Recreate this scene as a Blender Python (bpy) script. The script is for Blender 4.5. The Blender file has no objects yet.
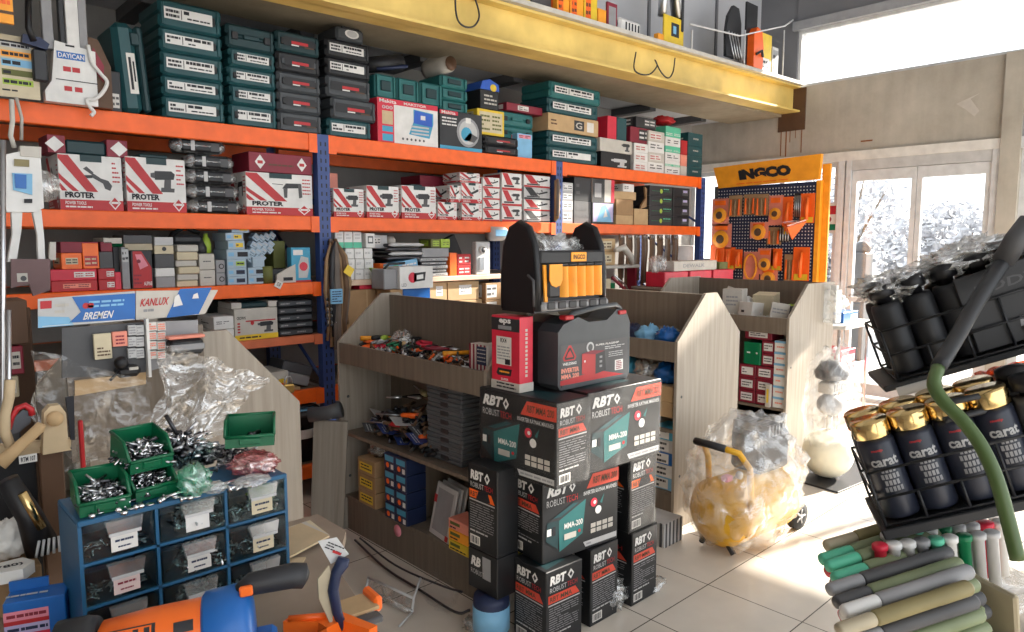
import bpy, math, random
from mathutils import Vector, Matrix
random.seed(7)
PI = math.pi
SC = bpy.context.scene
COL = SC.collection
# ---------------------------------------------------------------- camera, world, sun, exposure
FPX, YAW, PITCH, EYE = 707.0, 0.8168, 0.1045, 1.6
cam = bpy.data.objects.new('camera', bpy.data.cameras.new('camera')); COL.objects.link(cam)
cam.location = (0, 0, EYE)
cam.rotation_euler = (PI/2 - PITCH, 0, YAW - PI/2)
cam.data.sensor_width = 36; cam.data.lens = 36*FPX/1024; cam.data.clip_start = .02; cam.data.clip_end = 300
SC.camera = cam
SC.view_settings.view_transform = 'Standard'; SC.view_settings.look = 'None'
SC.view_settings.gamma = 1; SC.view_settings.use_curve_mapping = False
SC.view_settings.exposure = 0.6
W = bpy.data.worlds.new('world'); SC.world = W; W.use_nodes = True
wn = W.node_tree; wn.nodes['Background'].inputs['Color'].default_value = (.90, .95, 1, 1)
wn.nodes['Background'].inputs['Strength'].default_value = 1.55
sun = bpy.data.objects.new('sun', bpy.data.lights.new('sun', 'SUN')); COL.objects.link(sun)
sun.data.energy = 15; sun.data.angle = math.radians(1.2); sun.data.color = (1, .93, .82)
sd = Vector((-1, .25, -.52)); sun.rotation_euler = sd.to_track_quat('-Z', 'Y').to_euler()

_f = Vector((math.cos(YAW)*math.cos(PITCH), math.sin(YAW)*math.cos(PITCH), -math.sin(PITCH)))
_r = Vector((math.sin(YAW), -math.cos(YAW), 0)); _u = _r.cross(_f)
def at(px, py, X=None, Y=None, Z=None):
    """point of the real plane X=, Y= or Z= seen at a measured pixel of the photograph"""
    d = _f + _r*((px-512)/FPX) - _u*((py-316)/FPX)
    t = X/d.x if X is not None else Y/d.y if Y is not None else (Z-EYE)/d.z
    return Vector((0, 0, EYE)) + d*t
# ---------------------------------------------------------------- materials
MATS = {}
def mat(key, col=(.5,.5,.5), rough=.5, metal=0, var=.10, scale=12, bump=0, bscale=60, stretch=None, emis=0, coat=0, dirt=None):
    if key in MATS: return MATS[key]
    m = bpy.data.materials.new(key); m.use_nodes = True; nt = m.node_tree; N = nt.nodes; L = nt.links
    b = N['Principled BSDF']; b.inputs['Roughness'].default_value = rough; b.inputs['Metallic'].default_value = metal
    b.inputs['Coat Weight'].default_value = coat
    tc = N.new('ShaderNodeTexCoord'); mp = N.new('ShaderNodeMapping'); L.new(tc.outputs['Object'], mp.inputs[0])
    if stretch: mp.inputs['Scale'].default_value = stretch
    no = N.new('ShaderNodeTexNoise'); no.inputs['Scale'].default_value = scale; no.inputs['Detail'].default_value = 4
    L.new(mp.outputs[0], no.inputs['Vector'])
    r = N.new('ShaderNodeValToRGB'); r.color_ramp.elements[0].position = .3; r.color_ramp.elements[1].position = .7
    c0 = [max(0, c*(1-var)) for c in col]; c1 = [min(1, c*(1+var)) for c in col]
    if dirt: c0 = dirt
    r.color_ramp.elements[0].color = (*c0, 1); r.color_ramp.elements[1].color = (*c1, 1)
    L.new(no.outputs['Fac'], r.inputs[0]); L.new(r.outputs[0], b.inputs['Base Color'])
    if emis: b.inputs['Emission Color'].default_value = (*col, 1); b.inputs['Emission Strength'].default_value = emis
    if bump:
        n2 = N.new('ShaderNodeTexNoise'); n2.inputs['Scale'].default_value = bscale; L.new(mp.outputs[0], n2.inputs['Vector'])
        bp = N.new('ShaderNodeBump'); bp.inputs['Strength'].default_value = bump; bp.inputs['Distance'].default_value = .01
        L.new(n2.outputs['Fac'], bp.inputs['Height']); L.new(bp.outputs[0], b.inputs['Normal'])
    MATS[key] = m; return m
def film(key, tint=(1,1,1), clear=.6, rough=.12, bump=.8, bscale=14, haze=(.9,.9,.9)):
    """thin see-through plastic: mostly transparent, part milky, part mirror"""
    if key in MATS: return MATS[key]
    m = bpy.data.materials.new(key); m.use_nodes = True; nt = m.node_tree; N = nt.nodes; L = nt.links; N.clear()
    o = N.new('ShaderNodeOutputMaterial'); t = N.new('ShaderNodeBsdfTransparent'); t.inputs[0].default_value = (*tint, 1)
    g = N.new('ShaderNodeBsdfGlossy'); g.inputs['Roughness'].default_value = rough; g.inputs[0].default_value = (1,1,1,1)
    d = N.new('ShaderNodeBsdfDiffuse'); d.inputs[0].default_value = (*haze, 1)
    tr = N.new('ShaderNodeBsdfTranslucent'); tr.inputs[0].default_value = (*haze, 1)
    md = N.new('ShaderNodeMixShader'); md.inputs[0].default_value = .5; L.new(d.outputs[0], md.inputs[1]); L.new(tr.outputs[0], md.inputs[2])
    mg = N.new('ShaderNodeMixShader'); mg.inputs[0].default_value = .55; L.new(md.outputs[0], mg.inputs[1]); L.new(g.outputs[0], mg.inputs[2])
    mx = N.new('ShaderNodeMixShader')
    tc = N.new('ShaderNodeTexCoord'); no = N.new('ShaderNodeTexNoise'); no.inputs['Scale'].default_value = bscale; no.inputs['Detail'].default_value = 5
    no.inputs['Distortion'].default_value = 1.2
    L.new(tc.outputs['Object'], no.inputs['Vector'])
    r = N.new('ShaderNodeMapRange'); r.inputs[1].default_value = .35; r.inputs[2].default_value = .72
    r.inputs[3].default_value = min(1, (1-clear)*.45); r.inputs[4].default_value = min(1, (1-clear)*1.9)
    L.new(no.outputs['Fac'], r.inputs[0]); L.new(r.outputs[0], mx.inputs[0])
    L.new(t.outputs[0], mx.inputs[1]); L.new(mg.outputs[0], mx.inputs[2]); L.new(mx.outputs[0], o.inputs[0])
    bp = N.new('ShaderNodeBump'); bp.inputs['Strength'].default_value = bump; bp.inputs['Distance'].default_value = .02
    L.new(no.outputs['Fac'], bp.inputs['Height'])
    for n in (g, d, tr): L.new(bp.outputs[0], n.inputs['Normal'])
    MATS[key] = m; return m
def glass(key, tint=(1,1,1), refl=.08):
    if key in MATS: return MATS[key]
    m = bpy.data.materials.new(key); m.use_nodes = True; nt = m.node_tree; N = nt.nodes; L = nt.links; N.clear()
    o = N.new('ShaderNodeOutputMaterial'); t = N.new('ShaderNodeBsdfTransparent'); t.inputs[0].default_value = (*tint, 1)
    g = N.new('ShaderNodeBsdfGlossy'); g.inputs['Roughness'].default_value = .03
    lw = N.new('ShaderNodeFresnel'); lw.inputs[0].default_value = 1.3
    mx = N.new('ShaderNodeMixShader'); L.new(lw.outputs[0], mx.inputs[0]); L.new(t.outputs[0], mx.inputs[1]); L.new(g.outputs[0], mx.inputs[2])
    L.new(mx.outputs[0], o.inputs[0]); MATS[key] = m; return m
# palette
for k, c, r_, me in [
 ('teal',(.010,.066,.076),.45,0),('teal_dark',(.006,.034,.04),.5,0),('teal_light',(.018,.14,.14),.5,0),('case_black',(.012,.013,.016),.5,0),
 ('banner',(.62,.06,.03),.45,0),('can_dark',(.018,.022,.038),.35,0),('case_mid',(.10,.108,.118),.5,0),('case_grey',(.055,.062,.07),.5,0),('black',(.006,.006,.008),.45,0),('rubber',(.012,.012,.012),.75,0),('charcoal',(.022,.023,.027),.5,0),
 ('white',(.72,.71,.69),.5,0),('paper',(.68,.66,.62),.8,0),('offwhite',(.52,.49,.44),.6,0),('red',(.45,.015,.02),.45,0),('maroon',(.22,.012,.03),.5,0),
 ('crimson',(.62,.02,.05),.4,0),('orange',(.90,.13,.01),.42,0),('tool_orange',(.95,.16,.015),.35,0),('amber',(.95,.36,.02),.45,0),('yellow',(.75,.52,.03),.45,0),
 ('blue',(.02,.10,.50),.45,0),('navy',(.010,.020,.065),.5,0),('post_blue',(.035,.07,.23),.45,0),('cyan',(.05,.32,.50),.5,0),('sky_blue',(.20,.45,.68),.5,0),
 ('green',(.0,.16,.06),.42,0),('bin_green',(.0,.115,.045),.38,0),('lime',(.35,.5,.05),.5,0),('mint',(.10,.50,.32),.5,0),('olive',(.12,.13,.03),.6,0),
 ('grey',(.28,.28,.29),.55,0),('dark_grey',(.075,.075,.08),.55,0),('light_grey',(.5,.5,.5),.5,0),('steel',(.55,.56,.58),.28,1),('chrome',(.75,.75,.77),.12,1),
 ('gold',(.75,.55,.25),.18,1),('brass',(.5,.34,.12),.35,1),('dark_steel',(.10,.10,.11),.35,1),('cardboard',(.36,.22,.11),.85,0),('cardboard_light',(.50,.34,.18),.85,0),
 ('tan',(.55,.42,.26),.7,0),('leather',(.13,.07,.035),.7,0),('leather_tan',(.30,.19,.10),.75,0),('leather_grey',(.16,.13,.11),.8,0),('pink',(.75,.25,.32),.5,0),
 ('organizer_blue',(.015,.10,.21),.4,0),('ink',(.01,.01,.015),.6,0),('tool_blue',(.010,.12,.42),.35,0),('cream',(.60,.52,.36),.6,0),('khaki',(.24,.20,.09),.6,0),
 ('tank_yellow',(.80,.42,.02),.4,0),('ball',(.80,.76,.60),.45,0),('pole_green',(.07,.12,.035),.4,0),('sage',(.20,.24,.13),.5,0),('beige_plastic',(.42,.36,.25),.5,0),
 ('salmon',(.8,.28,.2),.5,0),('lavender',(.45,.40,.62),.6,0),('brown',(.10,.05,.025),.6,0),('frame_white',(.62,.63,.64),.4,0),('frame_grey',(.30,.31,.33),.45,0),
 ('rust',(.25,.09,.03),.9,0)]:
    mat(k, c, r_, me)
film('film', clear=.78); film('thin_film', clear=.87, bscale=8); film('wrap', clear=.965, bscale=9); film('milky', clear=.55, haze=(.85,.87,.85)); film('green_bag', tint=(.5,1,.8), clear=.35, haze=(.15,.6,.42))
film('pink_bag', tint=(1,.6,.6), clear=.3, haze=(.75,.25,.28)); film('acrylic', clear=.94, rough=.05, bump=.05, bscale=3); film('drawer_clear', tint=(.72,.82,.82), clear=.95, rough=.2, bump=.15, bscale=20, haze=(.45,.55,.55))
film('handle_film', clear=.62, bump=.0, rough=.2, bscale=4); film('blister', clear=.6, rough=.1, bscale=30)
film('orange_film', tint=(1,.35,.1), clear=.35, haze=(.95,.2,.04))
glass('pane'); 
# ---------------------------------------------------------------- mesh builder
_txt = {}
def text_geo(s, bold=.02):
    k = (s, bold)
    if k in _txt: return _txt[k]
    c = bpy.data.curves.new('tmp_text', 'FONT'); c.body = s; c.size = 1; c.offset = bold; c.resolution_u = 2; c.fill_mode = 'FRONT'
    o = bpy.data.objects.new('tmp_text', c); COL.objects.link(o)
    dg = bpy.context.evaluated_depsgraph_get(); me = o.evaluated_get(dg).to_mesh()
    v = [tuple(p.co) for p in me.vertices]; f = [tuple(p.vertices) for p in me.polygons]
    o.evaluated_get(dg).to_mesh_clear()
    bpy.data.objects.remove(o); bpy.data.curves.remove(c)
    if v:
        x0 = min(p[0] for p in v); x1 = max(p[0] for p in v); y0 = min(p[1] for p in v); y1 = max(p[1] for p in v)
        w = max(x1-x0, 1e-4); h = max(y1-y0, 1e-4)
        v = [((p[0]-x0)/w, (p[1]-y0)/h) for p in v]
    else: w = h = 1
    _txt[k] = (v, f, w/h); return _txt[k]
class Face:
    """a flat patch: origin corner o, unit-square axes u, v, normal n"""
    def __init__(s, mb, o, u, v): s.mb = mb; s.o = Vector(o); s.u = Vector(u); s.v = Vector(v); s.n = s.u.cross(s.v).normalized(); s.k = 0
    def p(s, a, b, k): return s.o + s.u*a + s.v*b + s.n*(.0006*k)
    def poly(s, pts, m, k=1): s.mb.face([s.p(a, b, k) for a, b in pts], m)
    def rect(s, a0, b0, a1, b1, m, k=1): s.poly([(a0,b0),(a1,b0),(a1,b1),(a0,b1)], m, k)
    def disc(s, a, b, r, m, k=1, n=14, asp=None):
        asp = asp or s.u.length/s.v.length
        s.poly([(a+r*math.cos(2*PI*i/n), b+r*asp*math.sin(2*PI*i/n)) for i in range(n)], m, k)
    def text(s, t, a0, b0, a1, b1, m, k=2, skew=0, bold=.02):
        v, f, _ = text_geo(t, bold); base = len(s.mb.v); w = a1-a0; h = b1-b0
        for x, y in v: s.mb.v.append(s.mb.T @ s.p(a0+w*x+skew*h*y, b0+h*y, k))
        for q in f: s.mb.f.append(tuple(base+i for i in q)); s.mb.mi.append(s.mb.m(m)); s.mb.sm.append(False)
    def lines(s, a0, b0, a1, b1, n, m, k=2, fill=.45, rng=None):
        rng = rng or random
        for i in range(n):
            y = b1-(b1-b0)*(i+.5)/n; h = (b1-b0)/n*fill/2; a = a0
            while a < a1-.01:
                w = min(a1-a, (a1-a0)*rng.uniform(.1,.35)); s.rect(a, y-h, a+w*.86, y+h, m, k); a += w
                if rng.random() < .08: break
class MB:
    def __init__(s): s.v = []; s.f = []; s.mi = []; s.sm = []; s.mats = []; s.T = Matrix.Identity(4)
    def m(s, k):
        if k not in s.mats: s.mats.append(k)
        return s.mats.index(k)
    def add(s, vs, fs, m, smooth=False):
        b = len(s.v); s.v += [s.T @ Vector(p) for p in vs]; k = s.m(m)
        for q in fs: s.f.append(tuple(b+i for i in q)); s.mi.append(k); s.sm.append(smooth)
        return s
    def face(s, pts, m): return s.add(pts, [tuple(range(len(pts)))], m)
    def box(s, x0, x1, y0, y1, z0, z1, m, bev=0):
        if x1 < x0: x0, x1 = x1, x0
        if y1 < y0: y0, y1 = y1, y0
        if z1 < z0: z0, z1 = z1, z0
        if not bev:
            v = [(x0,y0,z0),(x1,y0,z0),(x1,y1,z0),(x0,y1,z0),(x0,y0,z1),(x1,y0,z1),(x1,y1,z1),(x0,y1,z1)]
            return s.add(v, [(0,3,2,1),(4,5,6,7),(0,1,5,4),(1,2,6,5),(2,3,7,6),(3,0,4,7)], m)
        b = min(bev, (x1-x0)/2.2, (y1-y0)/2.2, (z1-z0)/2.2); V = []; I = {}
        for sx in (0,1):
            for sy in (0,1):
                for sz in (0,1):
                    c = ((x0,x1)[sx],(y0,y1)[sy],(z0,z1)[sz]); i = ((x0+b,x1-b)[sx],(y0+b,y1-b)[sy],(z0+b,z1-b)[sz])
                    for a in range(3):
                        p = list(i); p[a] = c[a]; I[sx,sy,sz,a] = len(V); V.append(p)
        Fc = []; cx = Vector(((x0+x1)/2,(y0+y1)/2,(z0+z1)/2))
        def af(q):
            P = [Vector(V[i]) for i in q]; n = (P[1]-P[0]).cross(P[2]-P[0]); c = sum(P, Vector())/len(P)
            Fc.append(tuple(q) if n.dot(c-cx) > 0 else tuple(reversed(q)))
        for a in range(3):
            for t in (0,1):
                o = [k for k in range(3) if k != a]; q = []
                for p_, r_ in ((0,0),(1,0),(1,1),(0,1)):
                    k = [0,0,0]; k[a] = t; k[o[0]] = p_; k[o[1]] = r_; q.append(I[k[0],k[1],k[2],a])
                af(q)
        for a in range(3):
            o = [k for k in range(3) if k != a]
            for p_ in (0,1):
                for r_ in (0,1):
                    k0 = [0,0,0]; k1 = [0,0,0]; k1[a] = 1
                    for k in (k0,k1): k[o[0]] = p_; k[o[1]] = r_
                    af([I[(*k0,o[0])], I[(*k1,o[0])], I[(*k1,o[1])], I[(*k0,o[1])]])
        for sx in (0,1):
            for sy in (0,1):
                for sz in (0,1): af([I[sx,sy,sz,0], I[sx,sy,sz,1], I[sx,sy,sz,2]])
        return s.add(V, Fc, m)
    def prism(s, pts, y0, y1, m, m2=None):
        """outline pts (x,z) extruded along y"""
        n = len(pts); V = [(x,y0,z) for x,z in pts] + [(x,y1,z) for x,z in pts]
        s.add(V, [tuple(range(n)), tuple(range(2*n-1, n-1, -1))], m)
        s.add(V, [(i,(i+n),(i+1)%n+n,(i+1)%n) for i in range(n)], m2 or m); return s
    def prismz(s, pts, z0, z1, m):
        n = len(pts); V = [(x,y,z0) for x,y in pts] + [(x,y,z1) for x,y in pts]
        return s.add(V, [tuple(range(n-1,-1,-1)), tuple(range(n, 2*n))]+[(i,(i+1)%n,(i+1)%n+n,i+n) for i in range(n)], m)
    def tube(s, path, r, m, n=8, caps=True):
        P = [Vector(p) for p in path]; V = []; Fs = []
        rr = r if isinstance(r, (list,tuple)) else [r]*len(P); ref = None
        for i, p in enumerate(P):
            t = ((P[min(i+1,len(P)-1)]-p).normalized() + (p-P[max(i-1,0)]).normalized())
            t = t.normalized() if t.length > 1e-6 else Vector((0,0,1))
            if ref is None: ref = Vector((0,0,1)) if abs(t.z) < .9 else Vector((1,0,0))
            a = t.cross(ref)
            if a.length < 1e-5: a = t.orthogonal()
            a.normalize(); b = t.cross(a); ref = b.cross(t) if False else ref
            a2 = a; ref = -b
            for k in range(n):
                th = 2*PI*k/n; V.append(p + (a2*math.cos(th)+b*math.sin(th))*rr[i])
            if i:
                o = (i-1)*n
                for k in range(n): Fs.append((o+k, o+(k+1)%n, o+n+(k+1)%n, o+n+k))
        if caps: Fs += [tuple(range(n-1,-1,-1)), tuple(range(len(V)-n, len(V)))]
        return s.add(V, Fs, m, True)
    def cyl(s, a, b, r, m, n=16): return s.tube([a, b], r, m, n)
    def lathe(s, prof, m, c=(0,0,0), n=20, axis='z', smooth=True):
        V = []; Fs = []; c = Vector(c)
        for i, (r_, h) in enumerate(prof):
            for k in range(n):
                a = 2*PI*k/n; x, y = r_*math.cos(a), r_*math.sin(a)
                V.append(c + (Vector((x,y,h)) if axis == 'z' else Vector((h,x,y)) if axis == 'x' else Vector((y,h,x))))
            if i:
                o = (i-1)*n
                for k in range(n): Fs.append((o+k, o+(k+1)%n, o+n+(k+1)%n, o+n+k))
        Fs += [tuple(range(n-1,-1,-1)), tuple(range(len(V)-n, len(V)))]
        return s.add(V, Fs, m, smooth)
    def ball(s, c, r, m, n=14, sc=(1,1,1)):
        pr = [(r*math.sin(PI*i/n)*1, -r*math.cos(PI*i/n)) for i in range(n+1)]; pr[0] = (r*.01,-r); pr[-1] = (r*.01,r)
        T = s.T.copy(); s.T = T @ Matrix.Translation(c) @ Matrix.Diagonal((*sc,1)); s.lathe(pr, m, n=n*2); s.T = T; return s
    def facefr(s, x0, x1, y0, y1, z0, z1, side):
        if side == 'F': return Face(s, (x0,y0,z0), (x1-x0,0,0), (0,0,z1-z0))
        if side == 'L': return Face(s, (x0,y1,z0), (0,y0-y1,0), (0,0,z1-z0))
        if side == 'R': return Face(s, (x1,y0,z0), (0,y1-y0,0), (0,0,z1-z0))
        if side == 'T': return Face(s, (x0,y0,z1), (x1-x0,0,0), (0,y1-y0,0))
    def build(s, name, parent=None, loc=None, rot=None):
        me = bpy.data.meshes.new(name); me.from_pydata([tuple(p) for p in s.v], [], s.f)
        for k in s.mats: me.materials.append(MATS[k])
        me.polygons.foreach_set('material_index', s.mi); me.polygons.foreach_set('use_smooth', s.sm); me.update()
        o = bpy.data.objects.new(name, me); COL.objects.link(o)
        if parent: o.parent = parent
        if loc: o.location = loc
        if rot: o.rotation_euler = rot
        return o
def tag(o, label, cat, group=None, kind=None):
    if label: o['label'] = label
    if cat: o['category'] = cat
    if group: o['group'] = group
    if kind: o['kind'] = kind
    return o
def thing(name, label, cat, loc=(0,0,0), rz=0, group=None, rot=None):
    o = bpy.data.objects.new(name, None); COL.objects.link(o); o.location = loc
    o.rotation_euler = rot if rot else (0,0,rz); o.empty_display_size = .05
    return tag(o, label, cat, group)
def struct(o): o['kind'] = 'structure'; return o
def kids(o): return [c for c in COL.objects if c.parent == o]
def copy_tree(o, label=None, loc=None, rot=None, group=None, parent=None, sc=None):
    c = o.copy(); COL.objects.link(c); c.parent = parent
    if loc is not None: c.location = loc
    if rot is not None: c.rotation_euler = rot
    if sc is not None: c.scale = sc
    if label: c['label'] = label
    if group: c['group'] = group
    for k in list(_kid.get(o.name, [])): _kid.setdefault(c.name, []).append(copy_tree(k, parent=c))
    return c
_kid = {}
def reg(root):
    """remember the children of a prototype so copies are quick"""
    _kid[root.name] = [c for c in COL.objects if c.parent == root]
    for c in _kid[root.name]: reg(c)
    return root
def ordn(i, n):
    """name of layer i counted from the top of n"""
    if i == 0: return 'topmost'
    if i == n-1: return 'bottom'
    return ['','second','third','fourth','fifth','sixth','seventh','eighth','ninth'][i] + ' from the top'
ORD = ['first','second','third','fourth','fifth','sixth','seventh','eighth','ninth','tenth','eleventh','twelfth']
def smooth(pts, n=6):
    P = [Vector(p) for p in pts]; P = [P[0]*2-P[1]] + P + [P[-1]*2-P[-2]]; out = []
    for i in range(1, len(P)-2):
        for k in range(n):
            t = k/n; a, b, c, d = P[i-1:i+3]
            out.append(.5*((2*b)+(c-a)*t+(2*a-5*b+4*c-d)*t*t+(3*b-a-3*c+d)*t*t*t))
    return out + [P[-2]]
from mathutils import noise
def cloth(mb, ctr, rad, m, seed=0, amp=.12, nu=40, nv=26, freq=6, flat_bottom=None, sharp=.0):
    """crumpled closed bag around an ellipsoid"""
    V = []; Fs = []; c = Vector(ctr)
    for j in range(nv+1):
        th = PI*j/nv
        for i in range(nu):
            ph = 2*PI*i/nu; d = Vector((math.sin(th)*math.cos(ph), math.sin(th)*math.sin(ph), math.cos(th)))
            w = noise.noise(d*freq*.5+Vector((seed,seed*.7,3)))*amp + abs(noise.noise(d*freq+Vector((7,seed,1))))*amp*1.1
            p = c + Vector((d.x*rad[0], d.y*rad[1], d.z*rad[2]))*(1+w-.3*amp)
            if flat_bottom is not None and p.z < flat_bottom: p.z = flat_bottom
            V.append(p)
    for j in range(nv):
        for i in range(nu): Fs.append((j*nu+i, (j+1)*nu+i, (j+1)*nu+(i+1)%nu, j*nu+(i+1)%nu))
    mb.add(V, Fs, m, True)
# ---------------------------------------------------------------- special surface materials
def tile_mat():
    m = bpy.data.materials.new('floor_tile'); m.use_nodes = True; nt = m.node_tree; N = nt.nodes; L = nt.links; b = N['Principled BSDF']
    g = N.new('ShaderNodeNewGeometry'); mp = N.new('ShaderNodeMapping'); mp.inputs['Location'].default_value = (-2.39, -1.68, 0)
    L.new(g.outputs['Position'], mp.inputs[0])
    br = N.new('ShaderNodeTexBrick'); br.offset = 0; br.inputs['Scale'].default_value = 1; br.inputs['Brick Width'].default_value = .45; br.inputs['Row Height'].default_value = .45
    br.inputs['Mortar Size'].default_value = .0028; br.inputs['Mortar Smooth'].default_value = .2
    br.inputs['Color1'].default_value = (.78,.71,.62,1); br.inputs['Color2'].default_value = (.74,.67,.58,1); br.inputs['Mortar'].default_value = (.09,.075,.06,1)
    L.new(mp.outputs[0], br.inputs['Vector'])
    no = N.new('ShaderNodeTexNoise'); no.inputs['Scale'].default_value = 5; no.inputs['Detail'].default_value = 6; L.new(g.outputs['Position'], no.inputs[0])
    mx = N.new('ShaderNodeMixRGB'); mx.blend_type = 'MULTIPLY'; mx.inputs[0].default_value = .25; L.new(br.outputs[0], mx.inputs[1]); L.new(no.outputs['Fac'], mx.inputs[2])
    L.new(mx.outputs[0], b.inputs['Base Color']); b.inputs['Roughness'].default_value = .22
    mr = N.new('ShaderNodeMapRange'); mr.inputs[3].default_value = .10; mr.inputs[4].default_value = .28; L.new(no.outputs['Fac'], mr.inputs[0]); L.new(mr.outputs[0], b.inputs['Roughness'])
    bp = N.new('ShaderNodeBump'); bp.inputs['Strength'].default_value = .3; bp.inputs['Distance'].default_value = .002; bp.invert = True; L.new(br.outputs['Fac'], bp.inputs['Height']); L.new(bp.outputs[0], b.inputs['Normal'])
    MATS['tile'] = m
tile_mat()
def concrete_mat(key, c0, c1, streak=.25, rust=False):
    m = bpy.data.materials.new(key); m.use_nodes = True; nt = m.node_tree; N = nt.nodes; L = nt.links; b = N['Principled BSDF']; b.inputs['Roughness'].default_value = .85
    g = N.new('ShaderNodeNewGeometry'); no = N.new('ShaderNodeTexNoise'); no.inputs['Scale'].default_value = 1.8; no.inputs['Detail'].default_value = 8; no.inputs['Roughness'].default_value = .65
    L.new(g.outputs['Position'], no.inputs[0])
    r = N.new('ShaderNodeValToRGB'); r.color_ramp.elements[0].position = .32; r.color_ramp.elements[1].position = .68; r.color_ramp.elements[0].color = (*c0,1); r.color_ramp.elements[1].color = (*c1,1)
    L.new(no.outputs['Fac'], r.inputs[0])
    mp = N.new('ShaderNodeMapping'); mp.inputs['Scale'].default_value = (9, 9, .9); L.new(g.outputs['Position'], mp.inputs[0])
    n2 = N.new('ShaderNodeTexNoise'); n2.inputs['Scale'].default_value = 1.3; n2.inputs['Detail'].default_value = 5; L.new(mp.outputs[0], n2.inputs[0])
    mx = N.new('ShaderNodeMixRGB'); mx.blend_type = 'MULTIPLY'; mx.inputs[0].default_value = streak; L.new(r.outputs[0], mx.inputs[1]); L.new(n2.outputs['Fac'], mx.inputs[2])
    L.new(mx.outputs[0], b.inputs['Base Color'])
    bp = N.new('ShaderNodeBump'); bp.inputs['Strength'].default_value = .25; bp.inputs['Distance'].default_value = .01; L.new(n2.outputs['Fac'], bp.inputs['Height']); L.new(bp.outputs[0], b.inputs['Normal'])
    MATS[key] = m
concrete_mat('concrete', (.40,.365,.305), (.56,.52,.45))
concrete_mat('plaster', (.30,.285,.265), (.38,.36,.335), .15)
concrete_mat('soffit', (.30,.25,.17), (.42,.35,.25), .3)
concrete_mat('asphalt', (.55,.54,.52), (.7,.69,.66), .1)
def wood_mat(key, c0, c1):
    m = bpy.data.materials.new(key); m.use_nodes = True; nt = m.node_tree; N = nt.nodes; L = nt.links; b = N['Principled BSDF']; b.inputs['Roughness'].default_value = .5
    tc = N.new('ShaderNodeTexCoord'); mp = N.new('ShaderNodeMapping'); mp.inputs['Scale'].default_value = (26,26,1.1); L.new(tc.outputs['Object'], mp.inputs[0])
    no = N.new('ShaderNodeTexNoise'); no.inputs['Scale'].default_value = 1.6; no.inputs['Detail'].default_value = 6; no.inputs['Roughness'].default_value = .6; L.new(mp.outputs[0], no.inputs[0])
    r = N.new('ShaderNodeValToRGB'); r.color_ramp.elements[0].position = .3; r.color_ramp.elements[1].position = .72; r.color_ramp.elements[0].color = (*c0,1); r.color_ramp.elements[1].color = (*c1,1)
    L.new(no.outputs['Fac'], r.inputs[0]); L.new(r.outputs[0], b.inputs['Base Color']); MATS[key] = m
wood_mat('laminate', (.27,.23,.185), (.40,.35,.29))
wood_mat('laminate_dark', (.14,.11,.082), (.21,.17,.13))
mat('beam_yellow', (.82,.60,.18), .5, var=.08, scale=2.5, dirt=(.56,.40,.11), bump=.15, bscale=9)
mat('leaf', (.42,.43,.46), .7, var=.5, scale=3); mat('bark', (.2,.16,.12), .9)  # foliage paled to grey: the bright outdoor haze is put into its colour
mat('cladding', (.48,.49,.52), .55, var=.06, scale=2)
mat('cladding_dark', (.16,.165,.18), .6, var=.08, scale=2)
# ---------------------------------------------------------------- floor, walls, ceiling
XW = 7.6; YB = 4.9
b = MB(); b.box(-4, XW, -5, YB, -.12, 0, 'tile'); struct(b.build('floor'))
b = MB(); b.box(-4, XW+.2, YB, YB+.2, -.12, 3.04, 'plaster'); struct(b.build('wall_back'))
b = MB(); b.box(-4, XW, 4.05, 4.2, 3.05, 5.6, 'cladding')
for x in (3.2, 4.35, 5.5, 6.65): b.box(x, x+.035, 4.035, 4.06, 3.05, 5.6, 'cladding_dark')
struct(b.build('wall_upper'))
b = MB()
b.box(XW, XW+.2, 1.7, YB, 2.52, 3.25, 'concrete')             # band between storefront and high window
b.box(XW-.03, XW+.2, 1.7, YB, 2.43, 2.52, 'paper')            # pale lintel strip
b.box(XW, XW+.2, 3.62, YB, 3.25, 5.6, 'cladding_dark')
b.box(XW-.02, XW+.2, -5, 3.62, 3.93, 5.6, 'cladding_dark')
b.box(XW-.05, XW+.2, -5, 3.66, 3.84, 3.93, 'frame_grey')
b.box(XW-.05, XW+.22, 1.55, 1.70, 0, 3.25, 'concrete')        # column beside the door
b.box(XW-.04, XW+.2, 1.64, 1.70, 0, 3.25, 'frame_grey')
b.box(XW-.03, XW+.2, -5, 1.55, 3.13, 3.25, 'frame_grey'); b.box(XW+.02, XW+.1, -5, 1.55, 2.5, 3.14, 'offwhite'); b.box(XW-.03, XW+.2, -5, 1.55, 2.42, 2.52, 'frame_white'); b.box(XW-.02, XW+.12, 1.47, 1.55, 2.5, 3.14, 'frame_grey')
b.box(XW-.02, XW+.2, 3.04, 3.12, 0, 2.43, 'frame_white')
b.box(XW, XW+.2, 3.12, YB, 0, .08, 'concrete'); b.box(XW, XW+.2, -5, 1.55, 0, .08, 'concrete')
# brown steel plate and rust runs under the beam end, flaking plaster scar
b.box(XW-.012, XW, 3.50, 3.80, 2.80, 3.24, 'brown')
for y, z, w in ((3.53,2.56,.008),(3.60,2.72,.005),(3.66,2.68,.006),(3.70,2.53,.012),(3.76,2.54,.008)): b.box(XW-.004, XW, y, y+w, z, 2.88, 'rust')
fr = b.facefr(XW-.003, XW, 1.7, 3.6, 2.52, 3.25, 'L')
fr.poly([(.80,.48),(.84,.40),(.88,.30),(.90,.36),(.86,.52),(.90,.58)], 'offwhite', 1); fr.rect(.36,.12,.42,.14,'rust',1)
struct(b.build('wall_right'))
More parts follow.
